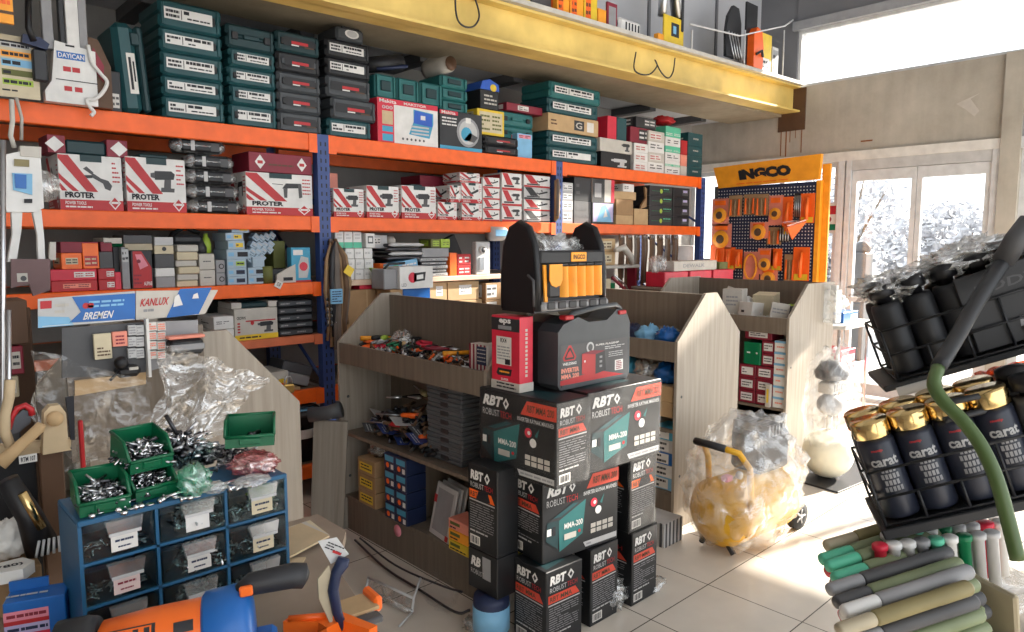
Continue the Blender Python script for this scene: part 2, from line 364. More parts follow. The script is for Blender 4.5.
# mezzanine slab over the racks, its lip
b = MB(); b.box(-4, XW, 3.765, 4.4, 2.96, 3.02, 'soffit'); b.box(-4, XW, 4.4, YB, 3.0, 3.05, 'cladding')
for i in range(9): b.box(-.6+i*.95, -.5+i*.95, 4.4, YB, 2.93, 3.0, 'dark_grey')
struct(b.build('ceiling'))
b = MB(); b.box(-4, XW+.2, -5, 4.2, 5.6, 5.7, 'cladding'); struct(b.build('ceiling_high'))
b = MB(); b.box(-4.2, -4, -5, YB+.2, -.12, 5.6, 'plaster'); struct(b.build('wall_left'))
def zt(x): return 3.10+.021*x
def zb(x): return 2.845+.019*x
b = MB(); x0, x1 = -.5, XW-.01
def hb(y0, y1, za, zc, m):
    v = [(x0,y0,za(x0)),(x1,y0,za(x1)),(x1,y1,za(x1)),(x0,y1,za(x0)),(x0,y0,zc(x0)),(x1,y0,zc(x1)),(x1,y1,zc(x1)),(x0,y1,zc(x0))]
    b.add(v, [(0,3,2,1),(4,5,6,7),(0,1,5,4),(1,2,6,5),(2,3,7,6),(3,0,4,7)], m)
hb(3.64, 3.655, zb, zt, 'beam_yellow')                                    # web
hb(3.56, 3.76, zb, lambda x: zb(x)+.018, 'beam_yellow')                   # lower flange
hb(3.56, 3.76, lambda x: zt(x)-.018, zt, 'beam_yellow')
struct(b.build('trim_1'))
b = MB(); hb(3.52, 3.62, lambda x: zt(x)+.002, lambda x: zt(x)+.035, 'offwhite'); hb(3.62, 4.045, lambda x: zt(x)+.002, lambda x: zt(x)+.02, 'dark_grey'); struct(b.build('trim_2'))
# wire loops that hang over the beam face
def beam_pt(px, py): return at(px, py, Y=3.552)
for name, pts, lab in (('cable', [(455,-6),(456,12),(459,22),(466,27),(474,26),(479,18),(478,8),(474,-4)], 'dark wire loop hanging down the yellow beam above the beige cloth roll'),
                 ('cable', [(636,52),(634,68),(640,74),(650,74),(657,66),(655,60),(661,72),(668,78),(673,72),(675,58)], 'double wire loop hanging on the yellow beam below the tool carton on the mezzanine')):
    b = MB(); b.tube(smooth([beam_pt(x, y) for x, y in pts]), .006, 'charcoal', 6)
    tag(b.build(name), lab, 'cable')
# high window
def pane_window(name, y0, y1, z0, z1, mull=(), bars=(), fm='frame_white', w=.05, x=XW+.06):
    b = MB()
    for (a, c, d, e) in ((y0,y1,z0,z0+w),(y0,y1,z1-w,z1),(y0,y0+w,z0+w,z1-w),(y1-w,y1,z0+w,z1-w)): b.box(x-.03, x+.03, a, c, d, e, fm)
    for m_ in mull: b.box(x-.03, x+.03, m_-w/2, m_+w/2, z0+w, z1-w, fm)
    for m_ in bars: b.box(x-.02, x+.02, y0+w, y1-w, m_-.015, m_+.015, fm)
    o = struct(b.build(name)); g = MB(); g.box(x-.003, x+.003, y0+w, y1-w, z0+w, z1-w, 'pane'); g.build('pane', o); return o
pane_window('window_1', -5, 3.62, 3.25, 3.84, (-1,), w=.03)
pane_window('window_2', 3.12, YB, .08, 2.43, (3.75, 4.35))
pane_window('window_3', -5, 1.55, .08, 2.42, (.6, -.6, -2), w=.07)
# door: jambs, transom, two glazed leaves
b = MB(); b.box(XW-.02, XW+.12, 1.70, 1.76, 0, 2.43, 'frame_white'); b.box(XW-.02, XW+.12, 2.99, 3.05, 0, 2.43, 'frame_white'); b.box(XW-.01, XW+.1, 1.76, 2.99, 2.33, 2.43, 'light_grey')
d = struct(b.build('door_1'))
for i, (y0, y1) in enumerate(((1.765, 2.375), (2.38, 2.985))):
    l = MB()
    for (a, c, z0, z1) in ((y0,y1,.02,.14),(y0,y1,2.22,2.325),(y0,y0+.045,.14,2.22),(y1-.045,y1,.14,2.22),(y0+.045,y1-.045,.98,1.03)): l.box(XW+.01, XW+.07, a, c, z0, z1, 'frame_white')
    lo = l.build('door_leaf', d); g = MB(); g.box(XW+.035, XW+.042, y0+.045, y1-.045, .14, 2.22, 'pane'); g.build('pane', lo)
    h = MB(); h.tube([(XW+.005,(2.42 if i else 2.33),.95),(XW-.045,(2.42 if i else 2.33),.97),(XW-.045,(2.42 if i else 2.33),1.17),(XW+.005,(2.42 if i else 2.33),1.19)], .011, 'steel', 8); h.build('door_handle', lo)
# outside: yard, hedge, small tree, gate post
b = MB(); b.box(XW+.2, 60, -40, 40, -.25, -.12, 'asphalt'); struct(b.build('ground'))
def shrub(name, lab, cat, c, rad, n, seed, size=.09, trunk=None):
    rg = random.Random(seed); r = thing(name, lab, cat, (c[0], c[1], -.12))
    b = MB(); V = []; Fs = []
    for i in range(n):
        d = Vector((rg.gauss(0,1), rg.gauss(0,1), rg.gauss(0,1))).normalized()*(rg.random()**.35)
        p = Vector((d.x*rad[0], d.y*rad[1], c[2]+d.z*rad[2]))
        a = Vector((rg.gauss(0,1), rg.gauss(0,1), rg.gauss(0,1))).normalized(); e = a.orthogonal().normalized(); s_ = size*rg.uniform(.6,1.3); k = len(V)
        V += [p-a*s_, p+e*s_*.45, p+a*s_, p-e*s_*.45]; Fs.append((k,k+1,k+2,k+3))
    b.add(V, Fs, 'leaf'); b.build('foliage', r)
    t = MB(); t.tube([(0,0,0),(.03,.02,c[2]*.5),(0,0,c[2])], [.09,.07,.04], 'bark', 8)
    for k in range(5):
        a = k*1.3; t.tube([(0,0,c[2]*.55),(math.cos(a)*rad[0]*.4,math.sin(a)*rad[1]*.4,c[2]),(math.cos(a)*rad[0]*.7,math.sin(a)*rad[1]*.7,c[2]+rad[2]*.5)], [.04,.025,.01], 'bark', 6)
    t.build('trunk', r)
shrub('hedge', 'tall clipped bush seen through the right glass leaf of the door', 'hedge', (14.5, 4.0, 1.3), (.9,1.1,1.15), 3000, 1)
shrub('hedge', 'grey green bush behind glass at the left leaf of the door', 'hedge', (13.9, 6.0, .9), (.7,.65,.95), 2600, 2)
shrub('tree', 'loose branching tree filling the left door glass', 'tree', (16.0, 6.35, 2.3), (1.3,1.2,1.5), 1500, 3, .10)
b = MB(); b.box(10.6, 10.9, 3.92, 4.12, -.12, 1.45, 'dark_grey', .02); b.ball((10.75,4.02,1.5), .11, 'dark_grey'); tag(b.build('gate_post'), 'round topped grey post in the yard beyond the door', 'post')
# ---------------------------------------------------------------- the long pallet rack
YR = 4.0
XP = [.07, 2.17, 4.28, 6.43]
rack = thing('storage_rack', 'long orange and blue storage rack running along the back wall', 'rack', (0, 0, 0))
for i, x in enumerate(XP):
    for y in (YR-.005, 4.76):
        b = MB(); b.box(-.04, -.034, 0, .06, 0, 2.25, 'post_blue'); b.box(.034, .04, 0, .06, 0, 2.25, 'post_blue'); b.box(-.034, .034, 0, .005, 0, 2.25, 'post_blue')
        for k in range(44):
            for s in (-.016, .016): b.box(s-.004, s+.004, -.0015, 0, .03+k*.05, .055+k*.05, 'black')
        b.box(-.055, .055, -.01, .09, 0, .008, 'post_blue')
        p = b.build('post', rack, (x, y, 0))
    b = MB()
    for k in range(4): b.tube([(x, YR+.05, .15+k*.55), (x, 4.78, .62+k*.55 if k < 3 else 2.2)], .012, 'post_blue', 6)
    b.build('brace', rack)
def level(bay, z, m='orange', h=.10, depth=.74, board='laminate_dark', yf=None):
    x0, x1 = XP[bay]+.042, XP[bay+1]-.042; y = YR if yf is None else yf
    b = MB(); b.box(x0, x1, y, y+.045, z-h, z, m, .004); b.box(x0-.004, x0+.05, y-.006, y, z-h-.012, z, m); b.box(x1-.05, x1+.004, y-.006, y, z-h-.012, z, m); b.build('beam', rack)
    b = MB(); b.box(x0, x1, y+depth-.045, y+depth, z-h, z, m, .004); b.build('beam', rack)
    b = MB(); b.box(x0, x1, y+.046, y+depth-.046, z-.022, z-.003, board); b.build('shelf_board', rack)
Z1, Z2, Z3, Z4, Z5, Z6 = 2.25, 1.755, 1.355, 1.03, .69, .21
mat('orange_dull', (.62,.16,.07), .5); mat('orange_pale', (.72,.52,.38), .5)
for bay in (0,1,2): level(bay, Z1); level(bay, Z2, h=.085)
level(0, Z3, h=.075, m='orange'); level(0, Z4, m='orange_dull', h=.05); level(0, Z5, h=.085); level(0, Z6, h=.085)
level(1, Z3, m='orange_pale', h=.035, board='laminate'); level(1, Z4, h=.05); level(1, Z5, h=.085); level(1, Z6, h=.085)
level(2, Z4, h=.05); level(2, Z6, h=.085)
# ---------------------------------------------------------------- wooden gondolas
def gondola(name, lab, X0, Y0, Y1, w, sh=1.06, pk=1.31, flat=.12, single=False, tray_h=.09, shelves=(.56,.20), front=True):
    g = thing(name, lab, 'display stand', (X0, Y0, 0)); L = Y1-Y0
    xm = w if single else w/2
    out = [(0,0),(w,0),(w,pk),(w*.38,pk),(0,sh)] if single else [(0,0),(w,0),(w,sh),(xm+flat/2,pk),(xm-flat/2,pk),(0,sh)]
    for y in (0, L-.018):
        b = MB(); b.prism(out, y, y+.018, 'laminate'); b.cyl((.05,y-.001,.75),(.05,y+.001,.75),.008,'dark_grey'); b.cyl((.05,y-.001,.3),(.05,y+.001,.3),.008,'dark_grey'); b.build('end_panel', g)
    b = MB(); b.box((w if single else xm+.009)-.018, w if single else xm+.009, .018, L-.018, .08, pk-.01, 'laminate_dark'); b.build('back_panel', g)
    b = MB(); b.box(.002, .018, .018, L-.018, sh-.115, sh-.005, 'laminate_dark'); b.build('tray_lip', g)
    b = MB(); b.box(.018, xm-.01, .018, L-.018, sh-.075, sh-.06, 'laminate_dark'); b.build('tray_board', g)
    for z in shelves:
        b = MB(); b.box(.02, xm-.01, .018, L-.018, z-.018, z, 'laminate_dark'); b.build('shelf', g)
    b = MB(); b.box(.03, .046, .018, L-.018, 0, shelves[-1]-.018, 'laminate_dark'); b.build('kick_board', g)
    if L > .9:
        b = MB(); b.box(.03, xm-.01, L*.52, L*.52+.016, shelves[-1], shelves[0]-.018, 'laminate_dark'); b.build('divider', g)
    return g
G1 = gondola('display_gondola', 'wooden two sided gondola with tray of pliers behind the welder boxes', 1.92, 2.20, 3.44, .68)
G2 = gondola('display_gondola', 'wooden gondola whose pale end panel stands behind the wrapped compressor', 3.25, 2.15, 3.42, .66)
G3 = gondola('display_gondola', 'wooden gondola with tray of loose cartons nearest the glass door', 4.58, 2.16, 3.3, .70, single=True, sh=1.09, shelves=(.46,.16), pk=1.31)
G0 = gondola('display_gondola', 'wooden gondola end half covered by clear film behind the screw drawers', .50, 2.5, 3.4, .73, sh=.99, pk=1.29, flat=.2)
# ---------------------------------------------------------------- goods on the rack
YF = 4.03
def xr(px, py, Y=YF): return at(px, py, Y=Y).x
def zr(px, py, Y=YF): return at(px, py, Y=Y).z
def solid(name, lab, cat, x0, x1, y0, y1, z0, z1, m, deco=None, group=None, bev=.003, rz=0, rot=None):
    """a carton whose origin is the centre of its base; deco(mb, faces) prints on it"""
    w, d, h = x1-x0, y1-y0, z1-z0; b = MB(); b.box(-w/2, w/2, 0, d, 0, h, m, bev)
    if deco: deco({s: b.facefr(-w/2, w/2, 0, d, 0, h, s) for s in 'FLT'})
    o = b.build(name); o.location = ((x0+x1)/2, y0, z0); o.rotation_euler = rot if rot else (0, 0, rz)
    return tag(o, lab, cat, group)
TOOLS = {
 'drill': [[(.05,.62),(.2,.58),(.2,.82),(.05,.78)],[(.2,.52),(.9,.56),(.95,.78),(.82,.9),(.2,.88)],[(.55,.55),(.8,.55),(.78,.2),(.52,.2)],[(.4,.04),(.9,.04),(.92,.2),(.42,.22)]],
 'pruner': [[(0,.85),(.12,.95),(.35,.72),(.3,.62)],[(.02,.6),(.3,.62),(.3,.5),(.12,.48)],[(.25,.75),(.6,.5),(.85,.42),(.98,.22),(.9,.02),(.72,.1),(.66,.3),(.3,.52)]],
 'hammer': [[(0,.83),(.35,.8),(.35,.84),(0,.86)],[(.32,.62),(.9,.68),(.95,.92),(.45,.9)],[(.85,.88),(.97,.9),(.99,.2),(.88,.15)],[(.36,.62),(.5,.64),(.48,.15),(.38,.15)]],
 'grinder': [[(.0,.35),(.3,.1),(.38,.22),(.1,.5)],[(.2,.35),(.85,.75),(.98,.72),(.95,.5),(.35,.18)],[(.45,.62),(.58,.68),(.5,.95),(.4,.92)]],
}
def art(f, k, a0, b0, a1, b1, m='dark_grey', L=2):
    for i, q in enumerate(TOOLS[k]): f.poly([(a0+(a1-a0)*x, b0+(b1-b0)*y) for x, y in q], m if i != 1 else ('charcoal' if m == 'dark_grey' else m), L+i*.3)
def proter(kind, txt='PROTER', foot=True):
    def d(F):
        for s in ('F', 'L'):
            f = F[s]; f.poly([(.0,.98),(.16,.98),(.60,.34),(.42,.34),(0,.92)], 'red')
            f.poly([(0,.66),(.05,.60),(.30,.34),(.20,.34),(0,.56)], 'red'); f.poly([(0,.50),(.12,.34),(.04,.34),(0,.40)], 'red')
            f.rect(0, 0, 1, .19, 'red')
            f.text(txt, .08, .22, .54, .33, 'ink', bold=.05); f.text('POWER TOOLS', .08, .10, .40, .16, 'white')
            f.lines(.08, .03, .5, .09, 1, 'white')
            f.lines(.84, .5, .97, .92, 5, 'red', fill=.35)
            f.poly([(.86,.02),(.96,.15),(.86,.28),(.76,.15)], 'white', 2); f.poly([(.86,.05),(.935,.15),(.86,.25),(.785,.15)], 'red', 3); f.rect(.80,.13,.92,.17,'white',4)
            art(f, kind, .38, .36, .84, .82)
        F['F'].rect(.34,.88,.68,1,'teal_dark',3); F['T'].rect(.2, .35, .8, .65, 'ink')
    return d
def sticker(m='paper', a0=.05, b0=.25, a1=.9, b1=.75, ink='ink', n=2):
    def d(F):
        F['F'].rect(a0, b0, a1, b1, m); F['F'].lines(a0+.03, b0+.05*(b1-b0), a0+(a1-a0)*.45, b1-.1*(b1-b0), n, ink); F['F'].lines(a0+(a1-a0)*.55, b0+.1*(b1-b0), a1-.03, b1-.1*(b1-b0), n, ink)
        F['L'].rect(.2, b0, .8, b1, m); F['L'].lines(.25, b0, .7, b1, n, ink)
    return d
def tool_case(lab, x0, x1, y0, d, z0, h, m='teal', group=None, st='white', rz=0, text=None, handle=True):
    """blow-moulded tool case seen from its latch side"""
    w = x1-x0; t = thing('tool_case', lab, 'tool case', ((x0+x1)/2, y0, z0), rz, group)
    b = MB(); b.box(-w/2, w/2, .006, d, 0, h*.49, m, .012); b.box(-w/2, w/2, .006, d, h*.51, h-.001, m, .012); b.box(-w/2+.01, w/2-.01, .012, d-.01, h*.47, h*.53, m)
    for s in (-1, 1): b.box(s*w*.5-.012*s, s*w*.5-.03*s, 0, .02, .01, h-.012, m, .004)
    b.build('shell', t)
    if handle:
        b = MB(); b.box(-w*.16, w*.16, -.004, .012, h*.40, h*.6, m, .004); b.build('handle', t)
        for s in (-1, 1):
            b = MB(); b.box(s*w*.33-.018, s*w*.33+.018, -.003, .014, h*.34, h*.66, 'case_black' if m != 'case_black' else 'case_grey', .003); b.build('latch', t)
    if st:
        b = MB(); f = Face(b, (-w*.42, -.0045, h*.30), (w*.84, 0, 0), (0, 0, h*.42))
        f.rect(0 if w > .3 else .1, 0, .9, 1, st if st != 'red' else 'case_black', 0)
        if st == 'red': f.rect(.3, .25, .75, .6, 'red', 1); f.rect(.3, .05, .5, .2, 'white', 1); f.rect(.65, .0, .9, .15, 'brown', 1)
        else:
            f.lines(.03, .1, .28, .9, 2, 'ink', 1, .6); f.rect(.31, .1, .325, .9, 'ink', 1); f.lines(.36, .52, .86, .95, 1, 'ink', 1, .7); f.lines(.42, .12, .86, .4, 1, 'ink', 1, .5)
        if text: f.text(text, .32, .1, .74, .9, 'white' if st == 'red' else 'ink', 2)
        b.build('label_sticker', t)
    return t
def stack(px0, px1, py, zbase, hs, fn, Y=YF):
    z = zbase; n = len(hs); x0, x1 = xr(px0, py, Y), xr(px1, py, Y)
    for i, h in enumerate(hs):
        fn(n-1-i, n, x0, x1, z, h); z += h+.001
    return z
# --- top shelf, left bay
B0 = Z1+.001
# pruning set boxes at the far left end
t = thing('tool_case', 'slim teal tool case standing upright and leaning beside the five case stack', 'tool case', (xr(129,112), YF, B0), rot=(0, math.radians(-4), 0))
b = MB(); b.box(-.03,.075,0,.30,0,.45,'teal',.028); b.box(.077,.115,.01,.30,.01,.44,'teal_dark',.012); b.build('shell', t)
b = MB(); b.box(.05,.09,-.008,.01,.34,.40,'teal_dark',.004); b.build('latch', t)
b = MB(); f = Face(b, (.02,-.001,.10), (.04,0,0), (0,0,.2)); f.rect(0,0,1,1,'paper'); f.rect(.2,.1,.5,.9,'ink',2); f.rect(.65,.3,.85,.8,'ink',2); b.build('label_sticker', t)
names = ['first','second','third']
G = 'stacked tool cases on the top shelf'
stack(164, 226, 124, B0, [.118,.105,.122,.120,.140], lambda i, n, x0, x1, z, h: tool_case(f'teal tool case with long white sticker, {ordn(i,n)} of the widest left stack', x0, x1, YF, .34, z, h, group=G))
stack(230, 278, 125, B0, [.122,.104,.100,.100,.128], lambda i, n, x0, x1, z, h: tool_case(f'teal tool case, {ordn(i,n)} of the second all teal stack', x0+.01*(i%2), x1, YF, .34, z, h, m='teal' if i else 'teal_dark', st='white' if i > 0 else None, group=G))
stack(279, 324, 132, B0, [.117,.117,.110,.113,.117], lambda i, n, x0, x1, z, h: tool_case(f'{["teal","black","black","charcoal","charcoal"][i]} case, {ordn(i,n)} of stack left of the post', x0, x1-.01, YF, .34, z, h, m=['teal_dark','case_black','case_grey','case_grey','case_grey'][i], st='red', group=G))
stack(328, 372, 136, B0, [.115,.13,.125,.11,.11], lambda i, n, x0, x1, z, h: tool_case(f'{["black","black","charcoal","charcoal","teal"][i]} case, {ordn(i,n)} of stack right of the blue post', x0+(.03 if i == 3 else 0), x1+(.04 if i == 3 else 0), YF, .32, z, h, m=['case_black','case_black','case_grey','case_grey','teal'][i], st=['white','white','red','red','white'][i], group=G))
z = B0+.60; x0, x1 = xr(336,40), xr(368,40)
t = thing('tool_case', 'grey lidded case with white oval badge topping the stack by the post', 'tool case', ((x0+x1)/2, YF+.02, z)); b = MB(); b.box(-.10,.10,0,.25,0,.085,'case_grey',.015); b.build('shell', t)
b = MB(); f = Face(b, (-.04,-.001,.02), (.10,0,0), (0,0,.055)); f.disc(.5,.5,.5,'white',1,18,1); f.disc(.5,.5,.36,'light_grey',2,18,1); b.build('badge', t)
b = MB(); b.box(-.06,.06,-.003,.01,.07,.085,'case_black'); b.build('handle', t)
solid('carton','black pointed carton beside the white wall profile','box', xr(88,105), xr(109,105), YF, YF+.2, B0, B0+.27, 'brown', sticker('maroon',.3,.5,.8,.8))
solid('carton','small dark box with two white stickers beside leaning teal case','box', xr(111,108), xr(122,108), YF+.0, YF+.15, B0, B0+.20, 'charcoal', sticker('paper',.1,.1,.8,.45))
# --- top shelf, middle bay
b = MB(); x = xr(392,50); b.tube([(x-.14,YF+.12,B0+.50),(x+.12,YF+.06,B0+.55)], [.05,.055], 'case_black', 14); b.tube([(x-.08,YF+.06,B0+.475),(x+.12,YF-.0,B0+.515)], [.012,.012], 'navy', 6); tag(b.build('bag_roll'), 'black rolled bag lying across the green carry boxes', 'bag')
def carry_box(lab, x0, x1, z0, h, y=YF+.03):
    w = x1-x0; t = thing('stacking_case', lab, 'tool case', ((x0+x1)/2, y, z0), 0, 'teal latch boxes behind the printed cartons')
    b = MB(); b.box(-w/2, w/2, .01, .28, 0, h, 'teal_light', .012); b.build('shell', t)
    b = MB(); b.box(-w*.24, w*.24, 0, .02, h*.32, h*.74, 'teal_dark', .004); b.build('latch', t)
    for s_ in (-1, 1):
        b = MB(); b.box(s_*w*.36, s_*w*.45, -.002, .02, .01, h-.01, 'teal_light', .003); b.build('side_rib', t)
zz = B0+.29
tool_box_low = [(376,397),(398,420),(421,443)]
for i, (a, c) in enumerate(tool_box_low):
    b = MB(); x0, x1 = xr(a,92,YF+.03), xr(c,92,YF+.03)
    carry_box(f'teal latch box, {["left","middle","right"][i]} of three above the red topped carton', x0, x1-.004, zz, .155)
def printed(F):
    f = F['F']; f.rect(0,.88,1,1,'crimson'); f.text('Makita', .03,.90,.30,.98,'white',3); f.text('MAKSTOR', .42,.91,.8,.97,'white',3)
    f.rect(0,0,.05,.88,'crimson'); f.rect(.05,.0,.26,.88,'crimson',1); f.rect(.07,.42,.24,.72,'tan',2); f.rect(.07,.25,.24,.38,'cyan',2); f.rect(.07,.04,.24,.2,'cyan',2); f.text('000', .07,.76,.24,.84,'light_grey',3)
    f.poly([(.50,.25),(.85,.2),(.92,.55),(.92,.8),(.58,.84),(.58,.55)], 'cyan', 2); f.poly([(.58,.52),(.9,.48),(.9,.78),(.6,.82)], 'blue', 3); f.rect(.7,.62,.78,.72,'white',4)
    for k in range(3): f.rect(.54,.26+k*.08,.84,.30+k*.08,'light_grey',4)
    for k in range(6): f.disc(.40+k*.07,.13,.018,'dark_grey',3,8)
    f = F['L']; f.rect(0,0,1,1,'crimson')
solid('carton','large white carton with red top band and blue toolbox picture','box', xr(378,142), xr(438,145), YF, YF+.3, B0, B0+.285, 'white', printed, bev=0)
def dark_print(F):
    f = F['F']; f.rect(0,.9,.42,1,'crimson'); f.text('Makita', .04,.91,.36,.99,'white',3); f.lines(.05,.6,.4,.85,3,'white'); f.rect(0,0,1,.10,'cyan',1)
    f.disc(.66,.5,.27,'grey',1,20); f.disc(.66,.5,.22,'light_grey',2,20); f.disc(.62,.45,.13,'cyan',3,16); f.rect(.60,.74,.72,.88,'white',4); f.poly([(.55,.3),(.8,.25),(.9,.4),(.7,.5)],'dark_grey',3)
solid('carton','black carton printed with a round blue and grey tool disc','box', xr(440,149), xr(482,153), YF, YF+.25, B0, B0+.27, 'charcoal', dark_print, bev=0)
for k in range(3): carry_box(f'teal latch box, {ordn(k,3)} of three stacked behind the disc carton', xr(445,100), xr(472,100), B0+.272+.085*(2-k), .082, YF+.04)
b = MB(); x = xr(452,66); b.lathe([(.0,-.17),(.055,-.15),(.062,-.05),(.075,.06),(.066,.10),(.01,.11)], 'offwhite', (x,YF+.18,B0+.60), 16, 'y'); 
b.lathe([(.0,-.178),(.05,-.171),(.05,-.168)], 'brown', (x,YF+.18,B0+.60), 16, 'y')
o = b.build('cloth_roll'); tag(o, 'beige mottled cloth roll lying on top of the teal latch boxes', 'roll')
solid('carton','mustard yellow carton beneath the black blue-lidded box','box', xr(480,120), xr(507,120), YF+.03, YF+.25, B0+.145, B0+.33, 'yellow', sticker('cream',.08,.1,.92,.9,'olive',4))
t = thing('storage_tub', 'black tub with a bright blue lid on the mustard carton', 'tub', ((xr(478,92)+xr(506,92))/2, YF+.03, B0+.332)); b = MB(); b.box(-.09,.09,0,.2,0,.14,'case_black',.004); f = b.facefr(-.09,.09,0,.2,0,.14,'F'); f.lines(.2,.2,.9,.8,3,'offwhite'); b.build('body', t)
b = MB(); b.prism([(-.095,.14),(.095,.14),(.09,.19),(.0,.22),(-.07,.20)], -.003, .2, 'blue'); f = Face(b,(-.0,-.0035,.145),(.07,0,0),(0,0,.03)); f.disc(.5,.5,.45,'yellow',1,12,2); b.build('lid', t)
for k in (0, 1): tool_case(f'small black rounded case with white tag, {["upper","lower"][k]} of two by the disc carton', xr(484,150), xr(519,153), YF-.005, .2, B0+.071*(1-k), .069, m='case_black', st='red')
solid('carton','pale blue printed box leaning behind two small black cases','box', xr(519,150), xr(534,152), YF+.02, YF+.3, B0, B0+.19, 'sky_blue', sticker('pink',.1,.8,.9,.95))
stack(507, 541, 122, B0+.145, [.10,.11], lambda i, n, x0, x1, z, h: tool_case(f'teal case on brackets, {["upper","lower"][i]} of two right of the mustard carton', x0, x1, YF+.08, .25, z, h, m='teal_light', st=None))
solid('carton','long maroon and teal box lying on the teal case pair','box', xr(512,86), xr(548,90), YF+.06, YF+.26, B0+.36, B0+.42, 'maroon', sticker('paper',.3,.2,.6,.8))
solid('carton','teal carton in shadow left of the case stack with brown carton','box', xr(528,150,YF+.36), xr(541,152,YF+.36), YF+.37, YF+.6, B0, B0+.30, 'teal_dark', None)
def mk_stack(i, n, x0, x1, z, h):
    if i == 2: return solid('carton','kraft brown carton sandwiched between teal cases','box', x0, x1, YF, YF+.3, z, z+h, 'cardboard_light', lambda F: (F['F'].rect(.5,.2,.7,.8,'charcoal'), F['F'].text('G', .53,.3,.66,.7,'offwhite',2), F['F'].rect(.76,.2,.9,.8,'paper'), F['F'].lines(.05,.3,.45,.7,2,'brown')))
    tool_case(f'teal tool case, {ordn(i,n)} of the stack around a brown carton', x0+(.02 if i == 0 else 0), x1+(.03 if i == 0 else 0), YF, .34, z, h, m='teal' if i else 'teal_light', st='white')
stack(548, 598, 158, B0, [.125,.12,.135,.125,.13], mk_stack)
# --- top shelf, right bay: small boxes
rgb = random.Random(11)
def boxes(px0, px1, py, zb_, hs, cols, lab, grp, decos, Y=YF+.02, d=.3, name='carton', cat='box'):
    n = len(hs); z = zb_
    for i, h in enumerate(hs):
        k = n-1-i; solid(name, lab.format(ordn(k, n) if n > 2 else ['upper','lower'][k] if n == 2 else ''), cat, xr(px0, py, Y), xr(px1, py, Y)-.003, Y, Y+d, z, z+h-.001, cols[k % len(cols)], decos[k % len(decos)], grp, .002); z += h
    return z
def mini(stripe='red', kind='grinder'):
    def d(F):
        f = F['F']; f.poly([(.02,.98),(.28,.98),(.55,.3),(.25,.3)], stripe); f.rect(0,0,1,.14,stripe); art(f, kind, .45,.35,.92,.85); f.rect(.1,.18,.6,.28,'ink',2); F['L'].rect(.1,.1,.9,.9,stripe); F['L'].poly([(.5,.2),(.7,.5),(.5,.8),(.3,.5)],'paper',2)
    return d
wl = sticker('white',.1,.2,.9,.8); gl = sticker('paper',.08,.3,.5,.8)
G = 'small boxes at the right end of the top shelf'
boxes(601,631,160,B0,[.14],['black'],'black carton printed with a white drill below the white topped box',G,[lambda F: art(F['F'],'drill',.3,.1,.9,.7,'light_grey')])
boxes(600,632,146,B0+.141,[.115],['offwhite'],'off white flat carton with black drill mark lying on the black carton',G,[lambda F: art(F['F'],'drill',.65,.15,.95,.85)])
solid('carton','crimson upright box standing above the off white carton','box', xr(612,130), xr(621,130), YF+.05, YF+.25, B0+.257, B0+.46, 'crimson', None)
solid('carton','teal upright box beside the crimson one','box', xr(621.5,130), xr(631,130), YF+.05, YF+.25, B0+.257, B0+.46, 'teal', None)
boxes(634,648,162,B0,[.085]*3,['white'],'white box with red print, {} of narrow column behind the black carton',G,[sticker('paper',.1,.2,.8,.8,'red')])
boxes(648,664,164,B0,[.10,.09,.10,.10],['offwhite','white'],'white box with red letters, {} of second column on the right end',G,[sticker('paper',.1,.2,.8,.8,'red'), sticker('white',.1,.3,.9,.9,'ink')])
solid('carton','maroon printed box above the narrow white column','box', xr(634,128), xr(655,128), YF+.04, YF+.25, B0+.26, B0+.40, 'maroon', sticker('charcoal',.4,.2,.95,.9,'white'))
solid('carton','dark box with white marks topping the maroon one','box', xr(640,108), xr(660,108), YF+.04, YF+.25, B0+.402, B0+.50, 'charcoal', sticker('dark_grey',.4,.2,.95,.9,'white'))
boxes(665,680,168,B0,[.075,.06,.08,.06,.085,.10],['mint','white','mint','white','white','white'],'mint and white small box, {} of six beside the teal tubs',G,[sticker('mint',0,.1,1,.45,'white'), wl])
boxes(680.5,687,168,B0,[.10,.11,.14],['red','salmon','offwhite'],'narrow {} carton squeezed between mint boxes and teal tubs',G,[None])
boxes(687.5,702,170,B0,[.105,.105,.10,.13],['teal'],'teal box with small white label, {} of the last top shelf stack',G,[sticker('offwhite',.35,.5,.7,.62)])
b = MB(); cloth(b, (xr(676,108), YF+.14, B0+.53), (.12,.1,.045), 'red', 4, .3, 24, 14); tag(b.build('wrapped_bundle'), 'red plastic wrapped bundle resting on the mint boxes', 'bundle')
# --- second shelf
B1 = Z2+.001
def pb(px0, px1, h, kind, lab, y=YF, cut=True, z=B1, d=.26, rz=0):
    return solid('carton', lab, 'box', xr(px0, 214, y), xr(px1, 214, y), y, y+d, z, z+h, 'white', proter(kind), 'printed power tool cartons on the second shelf', .002, rz)
o = pb(61,124,.27,'pruner','white and red carton showing cordless pruning shears')
b = MB(); b.box(-.175,-.10,.001,.2,0,.085,'maroon',.002); b.box(.08,.175,.001,.2,0,.085,'maroon',.002); b.box(-.10,.08,.01,.2,0,.07,'teal_dark',.01)
for x in (-.145, .135): f = Face(b,(x-.04,-.001,.004),(.08,0,0),(0,0,.075)); f.poly([(.5,0),(1,.5),(.5,1),(0,.5)],'white')
b.build('carton_flaps', o, (0, .01, .272))
o = pb(128,187,.28,'drill','white and red carton showing a cordless drill', d=.25)
b = MB(); b.box(-.07,.07,0,.2,0,.02,'teal_dark',.006); b.build('case_handle', o, (0, .03, .282))
